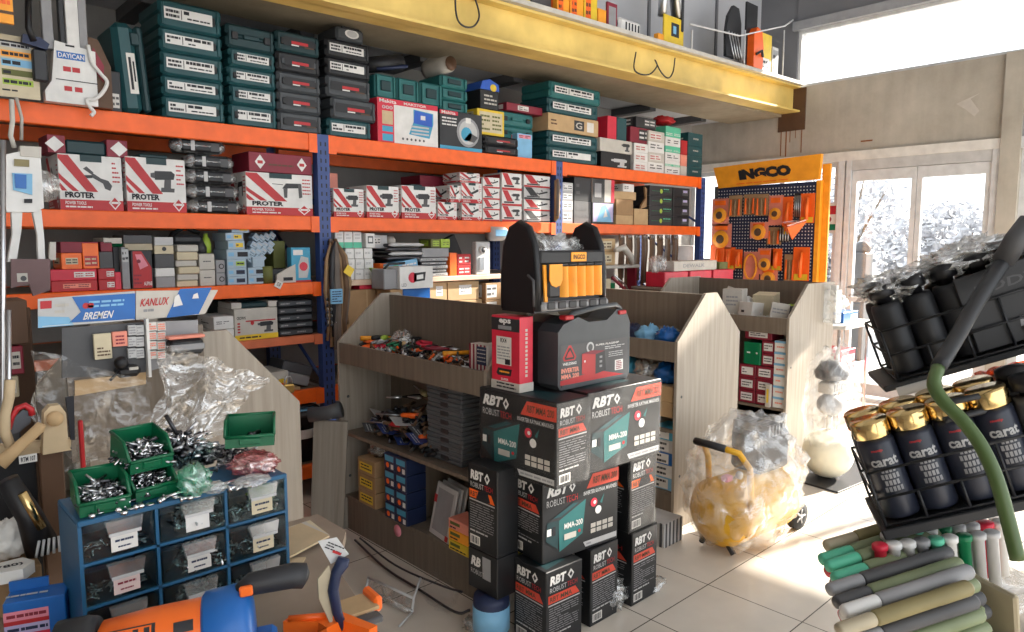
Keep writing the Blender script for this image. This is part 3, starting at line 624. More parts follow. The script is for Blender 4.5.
for k in range(5):
    x0, x1 = xr(190-(12 if k == 4 else 0)+k*-.3, 205), xr(245-k*2.5-(5 if k == 4 else 0), 205)
    t = thing('wrapped_pack', f'black pack in shiny clear film, {ordn(4-k,5)} of five between the cartons', 'pack', ((x0+x1)/2, YF, B1+.082*k), 0, 'film wrapped black packs')
    w = x1-x0; b = MB(); b.tube([(-w/2,.06,.04),(-w/2+.03,.06,.04),(w/2-.03,.06,.04),(w/2,.06,.04)], [.018,.036,.036,.016], 'charcoal', 10); b.box(-w*.35,w*.4,.02,.2,.008,.07,'case_black',.01); b.build('pack_body', t)
    b = MB(); b.tube([(-w/2-.005,.058,.04),(-w/2+.03,.058,.04),(-.05,.058,.04),(0,.058,.04),(w/2-.03,.058,.04),(w/2+.004,.058,.04)], [.02,.0385,.040,.0385,.040,.018], 'blister', 12); b.build('film', t)
    b = MB(); b.box(-w*.17,-w*.10,.0175,.021,.012,.066,'light_grey'); b.build('paper_band', t); b = MB(); b.box(w*.2,w*.36,.0170,.021,.014,.06,'dark_grey'); b.build('label', t)
pb(247,313,.245,'hammer','white and red carton showing a rotary hammer under a maroon box', d=.25)
def mar(F):
    for c in (.17,.83): F['F'].poly([(c,.15),(c+.08,.5),(c,.88),(c-.08,.5)],'white'); F['F'].rect(c-.04,.42,c+.04,.58,'red',2)
    F['F'].lines(.3,.3,.7,.5,1,'brown')
solid('carton','long maroon box with two white diamonds on the rotary hammer carton','box', xr(249,168), xr(312,170), YF, YF+.24, B1+.248, B1+.36, 'maroon', mar)
# right of the post
pb(334,364,.18,'drill','small white carton with a black impact driver picture beside the blue post'); pb(367,399,.21,'drill','white carton with cut out top, second right of the blue post'); o = pb(402,436,.225,'drill','white carton with teal handle notch, tallest right of the post')
b = MB(); b.box(-.05,.05,0,.2,0,.012,'teal_dark',.004); b.build('case_handle', o, (0, .03, .227))
solid('carton','salmon box behind the small impact driver carton','box', xr(336,185,YF+.1), xr(352,185,YF+.1), YF+.28, YF+.45, B1, B1+.30, 'salmon', sticker('cardboard_light',.05,.1,.9,.5))
pb(438,457,.125,'grinder','small white carton lowest beside the tallest carton', d=.2); pb(462,482,.125,'grinder','small white carton under the large grinder picture carton', d=.2)
pb(450,461,.12,'grinder','narrow white carton perched on the low one', z=B1+.127, d=.2); pb(461.5,482,.145,'grinder','white carton with bold grinder picture in mid stack', z=B1+.127, d=.2); pb(460,480,.07,'grinder','flat white carton topping the grinder stack', z=B1+.274, d=.2)
solid('carton','dark maroon box lying behind the grinder cartons','box', xr(420,178,YF+.25), xr(462,178,YF+.25), YF+.25, YF+.5, B1, B1+.33, 'maroon', None)
G = 'small white and red power tool boxes on the second shelf'
boxes(483,500,219,B1,[.082,.078,.085,.08],['white'],'small white and red box, {} of first narrow column',G,[mini()],YF,.22)
boxes(502,522,220,B1,[.12,.12,.13],['white'],'white and red box, {} of the column of three',G,[mini('red','drill')],YF,.22)
boxes(524,550,222,B1,[.09,.09,.095,.095],['white','light_grey'],'white box in shiny film, {} of column beside the hanging straps',G,[mini(), mini('charcoal')],YF,.22)
boxes(562,573,222,B1,[.11,.075,.075,.075],['light_grey','grey'],'grey banded box, {} of narrow column right of the post',G,[wl],YF,.22)
def girl(F):
    f=F['F']; f.rect(.05,.1,.95,.95,'lavender'); f.poly([(.2,.1),(.4,.8),(.6,.9),(.8,.5),(.9,.1)],'sky_blue',2); f.poly([(.5,.3),(.7,.35),(.6,.7)],'paper',3)
boxes(592,614,224,B1,[.19,.20],['offwhite','charcoal'],'{} printed carton of the pair with black sides',G,[lambda F:(F['F'].rect(.0,0,.55,1,'charcoal'),F['F'].rect(.1,.2,.4,.8,'grey',2),F['F'].rect(.85,0,1,1,'crimson',2)), girl],YF,.3)
boxes(574,591.5,224,B1,[.19,.20],['charcoal','dark_grey'],'dark box side with grey lettering, {} beside the printed pair',G,[lambda F: F['F'].lines(.1,.2,.9,.8,2,'dark_grey')],YF+.01,.3)
boxes(616,633,224,B1,[.085,.14],['cardboard','cardboard_light'],'brown carton, {} of two left of the torn flap',G,[None],YF,.3)
solid('carton','brown carton with a torn lifted flap on the second shelf','box', xr(634,224), xr(648,224), YF, YF+.3, B1, B1+.15, 'cardboard_light', None)
b = MB(); x=xr(648,200); b.prism([(-.05,0),(.04,.02),(.08,.09),(.04,.19),(.01,.21),(.03,.10),(-.04,.03)],0,.02,'cardboard'); o=b.build('carton_flap'); o.location=(x-.02,YF+.03,B1+.152); tag(o,'curved torn cardboard flap rising beside black green boxes','cardboard')
solid('carton','small white box on top of the brown cartons','box', xr(625,184), xr(636,184), YF+.02, YF+.2, B1+.30, B1+.37, 'white', gl)
solid('carton','brown box carrying the small white box','box', xr(614,190), xr(638,190), YF+.02, YF+.25, B1+.227, B1+.299, 'cardboard_light', None)
bg = lambda F: (F['F'].rect(.1,.45,.9,.5,'green'), F['F'].disc(.5,.48,.06,'lime',2,8), F['F'].lines(.6,.6,.95,.8,1,'mint'))
bg2 = lambda F: (F['F'].rect(.55,.2,.9,.8,'dark_grey'), F['F'].rect(.6,.5,.85,.75,'lavender',2))
boxes(649,672,224,B1,[.094]*4,['charcoal'],'black box with green line, {} of the left wide column','black green boxes',[bg],YF,.3)
boxes(672.5,689,224,B1,[.094]*4,['case_black'],'black box end with small label, {} of the right column','black green boxes',[bg2],YF,.3)
solid('carton','small brown box at the far right end of the second shelf','box', xr(689.5,222), xr(695,222), YF+.1, YF+.3, B1, B1+.22, 'cardboard', gl)
# --- third shelf, left bay
B2 = Z3+.001
def ib(name, lab, px0, px1, y0, y1, m, deco=None, group=None, Y=YF, d=.2, zb_=None, cat='box', bev=.002, rz=0):
    """a box seen in the rows y0..y1 of the photo at depth plane Y; zb_ overrides its resting height"""
    pm = (px0+px1)/2; z0 = zr(pm, y1, Y) if zb_ is None else zb_
    return solid(name, lab, cat, xr(px0, y1, Y), xr(px1, y1, Y)-.002, Y, Y+d, z0, max(z0+.01, zr(pm, y0, Y)-.001), m, deco, group, bev, rz)
def pile(specs, zbase, Y=YF, d=.2, group=None, name='carton', cat='box'):
    """specs bottom to top in one column: (px0, px1, height, material, deco, label)"""
    z = zbase
    for px0, px1, h, m, deco, lab in specs:
        solid(name, lab, cat, xr(px0, 270, Y), xr(px1, 270, Y)-.002, Y, Y+d, z, z+h-.001, m, deco, group, .002); z += h
    return z
rl = sticker('white',.5,.25,.95,.75,'red'); rl2 = sticker('salmon',.25,.3,.85,.7,'maroon'); wlb = sticker('white',.35,.1,.6,.9)
pile([(50,97,.055,'red',rl2,'long red box at the bottom left of the third shelf'),(50,97,.055,'crimson',rl,'long red box with white end label on the bottom red box'),
      (62,83,.08,'tool_orange',sticker('cream',.2,.3,.8,.7),'bright orange box left on the long red boxes'),(62,100,.055,'maroon',None,'dark maroon long box above the orange box')], B2, group='red boxes on the third shelf')
ib('carton','large orange red box right of the small orange one',83.5,100,243,268,'tool_orange',sticker('red',.1,.1,.9,.5,'cream'),zb_=B2+.111,Y=YF-.004)
pile([(98,115,.055,'red',rl,'short red box with white label lowest beside grey box'),(98,115,.055,'red',rl,'short red box with white label under the grey box'),(100,114,.085,'dark_grey',None,'dark grey box on the short red boxes'),(102,114,.05,'maroon',None,'small maroon box topping the dark grey one')], B2)
ib('hand_tool_box','red handled item beside the grey upright box',115.5,122,272,286,'crimson',None,zb_=B2)
ib('carton','pale grey upright box with a white top label',123,131,247,286,'grey',sticker('light_grey',.1,.65,.9,.95),zb_=B2)
pile([(131.5,153,.20,'charcoal',lambda F:(F['F'].poly([(.1,.98),(.5,.98),(.95,.55),(.95,.02),(.05,.02)],'red'),F['F'].poly([(.2,.9),(.5,.9),(.8,.6),(.4,.5)],'pink',2),F['F'].disc(.35,.72,.1,'maroon',3,10),F['F'].text('ALPINE',.55,.08,.95,.18,'white',3),F['F'].lines(.1,.1,.45,.4,3,'maroon',2)),'red blister card tool pack beside the pale upright box'),
      (126,154,.035,'beige_plastic',None,'beige flat box lying on the red blister pack'),(125,154,.045,'dark_grey',None,'dark flat box with grey edge above the beige one')], B2)
pile([(105,124,.03,'offwhite',None,'off white flat box bridging above green item')], B2+.235)
b = MB(); b.box(-.04,.04,0,.1,.02,.06,'green',.015); b.box(-.015,.015,.02,.08,-.16,.02,'black',.003); b.box(-.05,.05,.0,.1,-.2,-.16,'black',.01); o = b.build('hand_saw_grip'); o.location=(xr(118,250),YF+.02,B2+.2); tag(o,'green topped black stand piece between red boxes and the pale box','tool')
pile([(155.5,175,.06,'grey',None,'grey box at the foot of the striped column'),(155.5,175,.045,'white',None,'white box second in the striped column'),(155.5,175,.075,'dark_grey',None,'dark grey box mid way in the striped column'),
      (155.5,175,.045,'cream',lambda F: F['F'].disc(.5,.6,.12,'charcoal',2,10),'cream box with dark dot in the striped column'),(156,175,.045,'light_grey',None,'light grey box topping the striped column')], B2, group='striped column of boxes')
hs = [.035,.035,.04,.035,.045,.04]; z = B2
for i, h in enumerate(hs):
    k = len(hs)-1-i; j = (i*7%3-1)*1.2
    solid('flat_box', f'cream flat box, {ordn(k,6)} of the cream stack on the third shelf', 'box', xr(178+j,280), xr(199+j,280), YF+.005*(i%2), YF+.2, z, z+h-.002, ['cream','offwhite'][i%2], None, 'cream flat boxes', .004); z += h
for i in (0,1): ib('carton', f'cream square box with script name, {["lower","upper"][i]} of the pair', 200, 215.5, 0, 0, 'offwhite', lambda F: F['F'].lines(.25,.45,.75,.6,1,'dark_grey'), 'cream square pair', zb_=B2+.088*i) if False else solid('carton', f'cream square box with small dark lettering, {["lower","upper"][i]} of the pair', 'box', xr(200,280), xr(215.5,280), YF, YF+.2, B2+.090*i, B2+.090*i+.088, 'offwhite', lambda F: F['F'].lines(.25,.45,.75,.6,1,'dark_grey'), 'cream square pair', .003)
for i in (0,1): solid('carton', f'narrow grey box with a black ring print, {["lower","upper"][i]} of two', 'box', xr(216.5,280), xr(225.5,280), YF, YF+.2, B2+.072*i, B2+.072*i+.07, 'grey', lambda F: (F['F'].disc(.6,.5,.3,'ink',1,14),F['F'].disc(.6,.5,.2,'grey',2,14)), 'grey ring boxes', .003)
b = MB(); b.tube([(0,0,0),(.0,0,.03),(0,0,.08)],[.03,.032,.012],'charcoal',10); o=b.build('bottle'); o.location=(xr(204,250),YF+.05,B2+.181); tag(o,'dark squat bottle standing on the cream square boxes','bottle')
b = MB(); b.lathe([(.025,0),(.028,.05),(.02,.08),(.012,.09),(.012,.11)],'lime',n=12); o=b.build('bottle'); o.location=(xr(212,245),YF+.09,B2+.181); tag(o,'yellow green capped bottle above the cream square boxes','bottle')
b = MB(); b.box(-.08,.08,0,.1,0,.05,'charcoal',.015); b.tube([(-.07,.05,.05),(0,.05,.09),(.08,.05,.06)],.012,'black',8); o=b.build('sanding_tool'); o.location=(xr(190,240),YF+.03,B2+.233); tag(o,'black hand tool lying on the cream flat box stack','tool')
bl = lambda c: (lambda F: (F['F'].rect(.45,.25,.9,.75,c), F['F'].lines(.5,.3,.88,.7,1,'ink',2), F['F'].rect(.06,.3,.3,.7,'sky_blue',1)))
G = 'pale blue boxes with printed bands'
mat('pale_blue', (.36,.46,.55), .6)
pile([(227.5,247,.048,'pale_blue',bl('navy'),'pale blue box bottom left of the blue printed boxes'),(227.5,247,.048,'pale_blue',bl('navy'),'pale blue box with dark band second in left column'),(227.5,247,.05,'pale_blue',bl('lime'),'pale blue box with lime band third in left column'),
      (227.5,251,.055,'pale_blue',bl('ink'),'long pale blue box across both columns'),(229,246,.05,'pale_blue',bl('yellow'),'pale blue box with yellow band below another'),(227,245,.045,'pale_blue',bl('yellow'),'pale blue yellow banded box second from top'),(233,251,.045,'pale_blue',bl('yellow'),'pale blue box with yellow band at the very top')], B2, group=G)
pile([(248,266,.048,'pale_blue',bl('ink'),'pale blue box bottom right of the blue printed boxes'),(248,266,.048,'pale_blue',bl('ink'),'pale blue box above the bottom right one'),(253,265,.06,'pale_blue',None,'plain pale blue box holding the tumbled pile')], B2, group=G)
rg = random.Random(5); n = 0
for r_ in range(4):
    for c in range(4):
        cx, cz = 253+c*6.2+r_*3.0+rg.uniform(-.5,.5), 259-r_*7.0-c*.5+rg.uniform(-1,1)
        if r_ == 0 and c > 2: continue
        z = zr(cx, cz); x = xr(cx, cz)
        b = MB(); b.box(-.021,.021,0,.06,-.019,.019,'pale_blue',.002); f = b.facefr(-.021,.021,0,.06,-.019,.019,'F'); f.rect(.2,.55,.8,.75,'light_grey'); f.lines(.2,.2,.8,.4,1,'dark_grey')
        o = b.build('small_box'); o.location = (x, YF+.02+.02*r_+.01*c, z); o.rotation_euler = (0, math.radians(38+rg.uniform(-6,6)), 0); n += 1
        tag(o, f'tiny pale blue box tilted in the tumbled pile, {["bottom","second","third","top"][r_]} row, {["far left","left centre","right centre","far right"][c]}', 'box', 'tumbled tiny boxes on the third shelf')
t = thing('open_tin', 'black open tray with an olive tin and slanted white card side', 'tin', (xr(280,278), YF, B2)); b = MB(); b.box(-.10,.10,.02,.12,0,.085,'black',.004); b.build('tray', t)
b = MB(); b.lathe([(.035,0),(.037,.10),(.033,.1)],'olive',(-.075,.02,0),14); b.build('tin', t); b = MB(); b.prism([(-.02,0),(.10,0),(.10,.11),(-.02,.05)],-.002,.018,'offwhite'); f=Face(b,(.02,-.0025,.012),(.06,0,0),(0,0,.02)); f.rect(0,0,1,1,'ink'); b.build('card_side', t)
b = MB(); b.box(-.022,.022,0,.003,-.022,.022,'paper'); f=b.facefr(-.022,.022,0,.003,-.022,.022,'F'); f.text('S3',.25,.25,.75,.75,'brown'); o=b.build('price_tag'); o.location=(xr(275.5,284),YR-.012,zr(275.5,284)); o.rotation_euler=(0,.5,0); tag(o,'small square price tag tilted on the shelf edge','tag')
solid('blister_pack','teal card pack with a red bulb under a clear blister','pack', xr(292,278), xr(311,278), YF, YF+.06, B2, B2+.21,'cyan', lambda F:(F['F'].rect(.1,.78,.6,.93,'white'),F['F'].poly([(.35,.12),(.8,.12),(.92,.4),(.88,.7),(.5,.75),(.35,.5)],'light_grey'),F['F'].disc(.62,.45,.22,'crimson',2,14),F['F'].rect(0,0,1,.05,'red',1)),bev=.003)
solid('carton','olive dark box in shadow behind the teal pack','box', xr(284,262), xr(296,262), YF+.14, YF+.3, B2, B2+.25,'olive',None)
# --- fourth shelf, left bay
B3 = Z4+.001
for i in (0,1): solid('carton', f'white box with grey print, {["lower","upper"][i]} of two left of the drill carton', 'box', xr(214,332), xr(234,332), YF-.002, YF+.25, B3+.075*i, B3+.075*i+.073, 'white', sticker('white',.1,.35,.8,.7,'dark_grey'), 'white boxes pair', .003)
def yd(F):
    f=F['F']; f.rect(0,0,1,.17,'yellow'); f.lines(.1,.03,.6,.13,1,'ink'); f.rect(.25,.58,.95,.62,'red'); f.text('CROWN',.05,.66,.25,.76,'ink'); art(f,'drill',.5,.2,.92,.6)
    for k in range(4): f.rect(.06,.24+k*.09,.12,.29+k*.09,'red',2)
    f.poly([(.36,.58),(.44,.58),(.44,.5),(.40,.46),(.36,.5)],'red',2)
o = solid('carton','white drill carton with a yellow bottom band','box', xr(235,333), xr(278,333), YF, YF+.25, B3, B3+.183,'offwhite',yd)
b = MB(); b.box(-.14,-.08,.001,.2,0,.035,'offwhite',.002); b.box(.08,.14,.001,.2,0,.035,'offwhite',.002); b.box(-.08,.08,.01,.2,0,.032,'teal_dark',.008); b.build('carton_flaps', o, (0,.01,.185))
for r_ in range(5):
    for c in (0,1):
        b = MB(); b.box(-.065,.065,0,.2,0,.042,'case_black',.008); f=b.facefr(-.065,.065,0,.2,0,.042,'F'); f.rect(.1,.2,.9,.8,'case_grey'); f.lines(.15,.3,.6,.7,1,'grey',2)
        o=b.build('battery_pack'); o.location=(xr(281+7.5+c*15.5,330),YF,B3+.044*r_); tag(o,f'black flat pack, {["bottom","second","third","fourth","top"][r_]} row {["left","right"][c]} beside the drill carton','pack','black flat packs on the fourth shelf')
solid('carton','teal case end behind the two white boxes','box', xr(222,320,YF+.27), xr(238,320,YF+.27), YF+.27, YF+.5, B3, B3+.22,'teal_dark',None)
# --- fifth shelf, left bay
B4 = Z5+.001
def dk(F): F['F'].disc(.75,.5,.2,'yellow',1,12,.8); F['F'].rect(.6,.3,.9,.45,'orange',2); F['F'].lines(.1,.3,.4,.7,2,'red')
solid('carton','white box with a yellow round logo on the fifth shelf','box', xr(262,392), xr(289,392), YF, YF+.25, B4, B4+.13,'offwhite',dk)
b = MB(); b.box(-.10,.10,0,.2,0,.065,'grey',.006); b.box(-.10,.10,0,.2,.068,.13,'dark_grey',.006); o=b.build('tool_case'); o.location=(xr(298,380),YF+.06,B4+.03); o.rotation_euler=(0,.32,0); tag(o,'grey ribbed case leaning on the white logo box','tool case')
solid('carton','open brown carton at the end of the fifth shelf','box', xr(292,385), xr(300,385), YF-.004, YF+.06, B4, B4+.02,'cardboard_light',None)
b = MB(); cloth(b,(xr(250,370),YF+.16,B4+.115),(.13,.08,.095),'film',3,.3,36,20); tag(b.build('clear_bag'),'crumpled clear bag of parts on the fifth shelf','bag')
t = thing('padlock','large brass padlock hanging at the front of the fifth shelf','padlock',(xr(285,385),YF-.06,B4)); b=MB(); b.box(-.035,.035,0,.03,0,.055,'brass',.008); b.build('body',t); b=MB(); b.tube([(-.022,.015,.05),(-.022,.015,.08),(-.012,.015,.10),(.012,.015,.10),(.022,.015,.08),(.022,.015,.05)],.006,'steel',8); b.build('shackle',t)
# --- lowest shelf: bucket, flat sheets
t = thing('bucket','dark grey paint bucket with a pale label on the lowest rack shelf','bucket',(xr(299,462,YF+.16),YF+.16,Z6+.001)); b=MB(); b.lathe([(.105,0),(.125,.30),(.13,.30),(.13,.315),(.118,.315),(.10,.02)],'charcoal',n=28); b.build('body',t)
b=MB(); b.lathe([(.127,.29),(.136,.30),(.136,.33),(.12,.335)],'dark_grey',n=28); b.build('lid',t); b=MB(); 
for k in range(5):
    a0=-PI/2-.5+k*.2; a1=a0+.2; r0=.119; b.add([(r0*math.cos(a0),r0*math.sin(a0),.15),(r0*math.cos(a1),r0*math.sin(a1),.15),((r0+.005)*math.cos(a1),(r0+.005)*math.sin(a1),.21),((r0+.005)*math.cos(a0),(r0+.005)*math.sin(a0),.21)],[(0,1,2,3)],'paper')
b.build('label',t)
for k in range(3):
    b=MB(); b.box(-.26,.24,0,.35,0,.008,['sky_blue','dark_grey','grey'][k],.002); o=b.build('sheet'); o.location=(xr(279,420),YF+.0+.01*k,Z6+.34+.022*k); o.rotation_euler=(0,.03*(k-1),.1*k-.1); tag(o,f'thin {["pale blue","dark","grey"][k]} sheet lying over the bucket, {["lowest","middle","uppermost"][k]} of three','sheet','sheets over the bucket')
# --- third shelf, middle bay
B2m = Z3+.001
wg = lambda F:(F['F'].rect(0,0,1,.35,'mint'),F['F'].lines(.2,.5,.8,.9,2,'light_grey'))
for k in range(3): solid('carton', f'tall white box with a mint foot, {ORD[k]} from the blue post', 'box', xr(337+k*9,250), xr(345.5+k*9,250), YF+.02, YF+.2, B2m+.205, B2m+.31, 'white', wg, 'tall white and mint boxes', .003)
for r_ in range(3):
    for c in range(3):
        x0 = 346+c*9.2+(r_%2)*.6
        solid('small_carton', f'small white box, {["bottom","middle","top"][r_]} row {["left","centre","right"][c]}, right of the blue post', 'box', xr(x0,275), xr(x0+8.6,275), YF, YF+.2, B2m+.068*r_, B2m+.068*r_+.066, 'white', sticker('white',.1,.4,.7,.7,'grey'), 'grid of small white boxes', .003)
solid('carton','white box with dark square window atop the white grid','box', xr(366,245), xr(375,245), YF, YF+.1, B2m+.205, B2m+.30,'white',lambda F:(F['F'].rect(.2,.3,.8,.8,'dark_grey'),F['F'].rect(.3,.4,.7,.7,'white',2)))
solid('carton','pale grey slanted box high on the third shelf','box', xr(380,245), xr(394,245), YF+.08, YF+.2, B2m+.20, B2m+.29,'light_grey',gl)
b=MB(); b.lathe([(.02,0),(.034,.01),(.034,.06),(.02,.08)],'offwhite',n=14); o=b.build('jar'); o.location=(xr(399,240),YF+.1,B2m+.20); tag(o,'small pale jar beside the slanted grey box','jar')
solid('carton','orange box just left of the pale blue long box','box', xr(380,268), xr(389,268), YF, YF+.1, B2m+.002, B2m+.10,'tool_orange',None)
solid('carton','dark support box beneath the shiny flat packs','box', xr(390,262,YF+.06), xr(418,262,YF+.06), YF+.08, YF+.25, B2m, B2m+.12,'charcoal',None)
for k in range(4):
    w=.13; t=thing('wrapped_pack', f'flat black pack in shiny film, {ordn(3-k,4)} of four on the third shelf','pack',(xr(403+(k%2)*3,260),YF,B2m+.122+.03*k),.0,'shiny flat packs'); b=MB(); b.box(-w,w,0,.2,0,.02,'case_black',.008); b.build('pack_body',t)
    b=MB(); b.tube([(-w-.01,.0,.01),(-w+.02,.0,.012),(0,.0,.014),(w-.02,.0,.012),(w+.02,.0,.01)],[.004,.013,.012,.013,.004],'light_grey' if k%2 else 'dark_steel',8); b.build('film_edge',t)
b=MB(); b.box(-.14,.12,0,.1,0,.085,'sky_blue',.004); f=b.facefr(-.14,.12,0,.1,0,.085,'F'); f.disc(.3,.5,.12,'mint',1,12); f.lines(.5,.2,.95,.8,2,'white'); o=b.build('carton'); o.location=(xr(402,272),YF-.03,B2m+.03); o.rotation_euler=(0,-.14,0); tag(o,'long pale blue box tilted up to the right on the third shelf','box')
b=MB(); b.prism([(-.07,.075),(.05,.06),(.05,0),(-.02,0)],0,.04,'lime'); b.prism([(.0,.06),(.05,.06),(.05,0),(.02,0)],-.002,.038,'cyan'); o=b.build('carton'); o.location=(xr(378,275),YF-.04,B2m); tag(o,'lime and teal wedge shaped pack below the pale blue box','pack')
for k in range(5): solid('flat_box', f'thin dark case with silver edge, {ordn(4-k,5)} of the flat stack', 'box', xr(420+(k%2),272), xr(448-(k%2),272), YF, YF+.2, B2m+.027*k, B2m+.027*k+.025, 'charcoal' if k%2 else 'grey', sticker('light_grey',.05,.3,.95,.7,'charcoal',1), 'flat dark cases', .004)
solid('carton','grey box on the stack of thin dark cases','box', xr(422,255), xr(449,255), YF, YF+.2, B2m+.137, B2m+.20,'grey',None)
for k in (0,1): solid('carton', f'lime green box {["left","right"][k]} of two on the grey box','box', xr(431+k*10,245), xr(440+k*10,245), YF, YF+.15, B2m+.202, B2m+.265,'lime' if k else 'olive',sticker('lime',.2,.2,.9,.8,'olive'),'lime boxes')
solid('carton','upright orange box beside the red label boxes','box', xr(450,272), xr(457,272), YF, YF+.2, B2m, B2m+.165,'tool_orange',None)
for k in (0,1): solid('carton', f'red box with white letters, {["lower","upper"][k]} of two on the third shelf','box', xr(457.5,272), xr(471,272), YF, YF+.2, B2m+.075*k, B2m+.075*k+(.073 if k == 0 else .08),'red',sticker('red',.1,.1,.9,.9,'white'),'red white lettered boxes')
b=MB(); b.prism([(-.16,0),(.10,0),(.12,.16),(.05,.30),(-.02,.27),(-.10,.18)],.0,.04,'charcoal'); o=b.build('folded_cover'); o.location=(xr(468,272),YF+.22,B2m); tag(o,'dark grey folded cover leaning behind the red boxes','cover')
t=thing('gauge_pack','white packed pressure gauge set standing behind the tool bag','pack',(xr(483,272),YF-.01,B2m)); b=MB(); b.box(-.075,.065,0,.05,0,.245,'light_grey',.006); b.box(-.05,.0,-.008,.0,.03,.13,'steel',.004); b.build('tray',t); b=MB(); b.lathe([(.03,0),(.03,.02)],'white',(-.02,-.022,.185),18,'y'); b.lathe([(.022,-.001),(.022,.0)],'dark_grey',(-.02,-.0225,.185),18,'y'); b.build('gauge',t)
b=MB(); b.tube([(-.04,0,0),(.07,0,0),(.11,0,.01)],[.055,.055,.045],'light_grey',16); b.box(-.03,.09,-.058,-.05,-.02,.03,'sky_blue',.004); o=b.build('paper_roll'); o.location=(xr(492,232),YF-.02,B2m+.305); tag(o,'white roll with a blue label behind the tool bag shoulder','roll')
# --- fourth shelf, middle bay: cartons behind the plier gondola
solid('carton','large brown carton left of the plier gondola','box', xr(343,330), xr(390,330), YF-.03, YF+.35, B3, B3+.26,'cardboard',lambda F:F['F'].rect(.45,0,.47,1,'cardboard_light'),bev=.003)
solid('carton','long flat red box on the large brown carton','box', xr(358,290), xr(392,290), YF-.02, YF+.2, B3+.262, B3+.30,'crimson',sticker('crimson',.1,.2,.8,.7,'maroon'))
cl = lambda F:(F['F'].rect(.35,.3,.75,.8,'white'),F['F'].lines(.4,.4,.7,.7,2,'grey',2))
for i,(a,c,r_) in enumerate(((418,447,0),(448,482,0),(430,447,1),(448,479,1))):
    solid('carton', f'small brown carton with white label, {["lower left","lower right","upper left","upper right"][i]} of four behind the gondola','box', xr(a,300), xr(c,300), YF, YF+.25, B3+.142*r_, B3+.142*r_+.14,'cardboard_light',cl,'small brown cartons')
for k in (0,1): solid('carton', f'brown carton with tall white label, {["lower","upper"][k]} beside the tool bag','box', xr(484,300), xr(502,300), YF-.02, YF+.2, B3+.13*k, B3+.13*k+.128,'cardboard',sticker('white',.05,.15,.6,.9,'dark_grey'),'labelled cartons by bag')
solid('carton','blue box under the lantern carton','box', xr(398,298,3.9), xr(425,298,3.9), 3.84, 3.99, 1.18, 1.295,'tool_blue',None)
solid('carton','dark filler box carrying the blue box behind the gondola back','box', xr(396,298,3.9), xr(428,298,3.9), 3.82, 3.99, .9, 1.178,'cardboard',None)
def lan(F):
    f=F['F']; f.disc(.38,.5,.13,'crimson',2,14); f.poly([(.42,.3),(.75,.35),(.78,.75),(.42,.7)],'charcoal',2); f.poly([(.5,.4),(.7,.44),(.7,.64),(.5,.6)],'white',3); f.text('LED',.05,.1,.2,.25,'grey')
solid('carton','white carton with a red and black lantern picture behind the pliers','box', xr(400,293,3.8), xr(433,293,3.8), 3.8, 3.99, 1.297, 1.44,'white',lan,bev=0)
b=MB(); b.box(-.06,.05,0,.15,0,.13,'grey',.006); b.tube([(-.04,.03,.13),(.0,.03,.16),(.12,.03,.165)],.008,'charcoal'); o=b.build('carton'); o.location=(xr(396,293,3.83)-.03,3.83,1.297); tag(o,'grey box end left of the lantern carton','box')
solid('carton','deep brown carton hidden behind the low gondola back','box', xr(392,293,3.83)-.02, xr(402,293,3.83), 3.82, 3.98, .9, 1.295,'cardboard',None)
# --- right bay below the second shelf: hanging straps, ledge, drum
for k in range(24):
    px = 615+k*2.55; L = .44+.05*math.sin(k*2.3)+(.05 if k in (9,10,15) else 0); y=YR-.035+(k%3)*.012; x=xr(px,260,YR); w=.019+.004*(k%2)
    m=['leather','brown','leather_grey','leather'][k*5%4]
    b=MB(); pts=[(0,0,0),(.003,-.004,-L*.3),(.006*math.sin(k),.004,-L*.7),(.008*math.cos(k),0,-L)]
    for q in range(3):
        a,c=Vector(pts[q]),Vector(pts[q+1]); b.add([a+Vector((-w,0,0)),a+Vector((w,0,0)),c+Vector((w,0,0)),c+Vector((-w,0,0)),a+Vector((-w,.004,0)),a+Vector((w,.004,0)),c+Vector((w,.004,0)),c+Vector((-w,.004,0))],[(0,3,2,1),(4,5,6,7),(0,1,5,4),(1,2,6,5),(2,3,7,6),(3,0,4,7)],m)
    b.tube([(0,0,.0),(0,-.012,-.02),(0,0,-.04)],.004,'steel',6)
    o=b.build('strap'); o.location=(x,y-.02,Z2-.09); tag(o,'brown leather strap with a small steel clip hanging under the second shelf','strap','straps hung in a row under the second shelf')
def bundle(px, py, n, L, Y, seed, lab, grp, spread=.06, mats=('leather','leather_grey','leather_tan','charcoal')):
    rg=random.Random(seed)
    for k in range(n):
        x0=xr(px,py,Y)+rg.uniform(-spread*.28,spread*.28); z0=zr(px,py,Y)+rg.uniform(-.008,.008); l=L*rg.uniform(.75,1.05); w=rg.uniform(.011,.017); e=rg.uniform(-spread,spread)
        b=MB(); b.tube([(0,0,0),(e*.8,-.01,-l*.18),(e*1.1,-.012,-l*.5),(e*.7,-.008,-l*.8),(e*.9,-.005,-l)],[w*.7,w,w*1.1,w,w*.8],mats[k%len(mats)],6)
        o=b.build('strap'); o.location=(x0,Y+.005-rg.random()*.03,z0); tag(o,lab,'strap',grp)
bundle(332,240,18,.66,YR-.04,3,'brown folded strap in the thick bundle hanging on the blue post','straps bundled on the blue post',.085)
bundle(556,180,6,.34,YR-.04,9,'tan strap in the thin bundle hanging at the second post','straps bundled at the second post',.018,('leather_tan','khaki','leather_grey'))
b=MB(); b.box(-.028,.028,0,.004,-.028,.028,'yellow'); o=b.build('price_tag'); o.location=(xr(336,270),YR-.13,zr(336,270)); o.rotation_euler=(0,.6,0); tag(o,'yellow square tag among the straps on the blue post','tag')
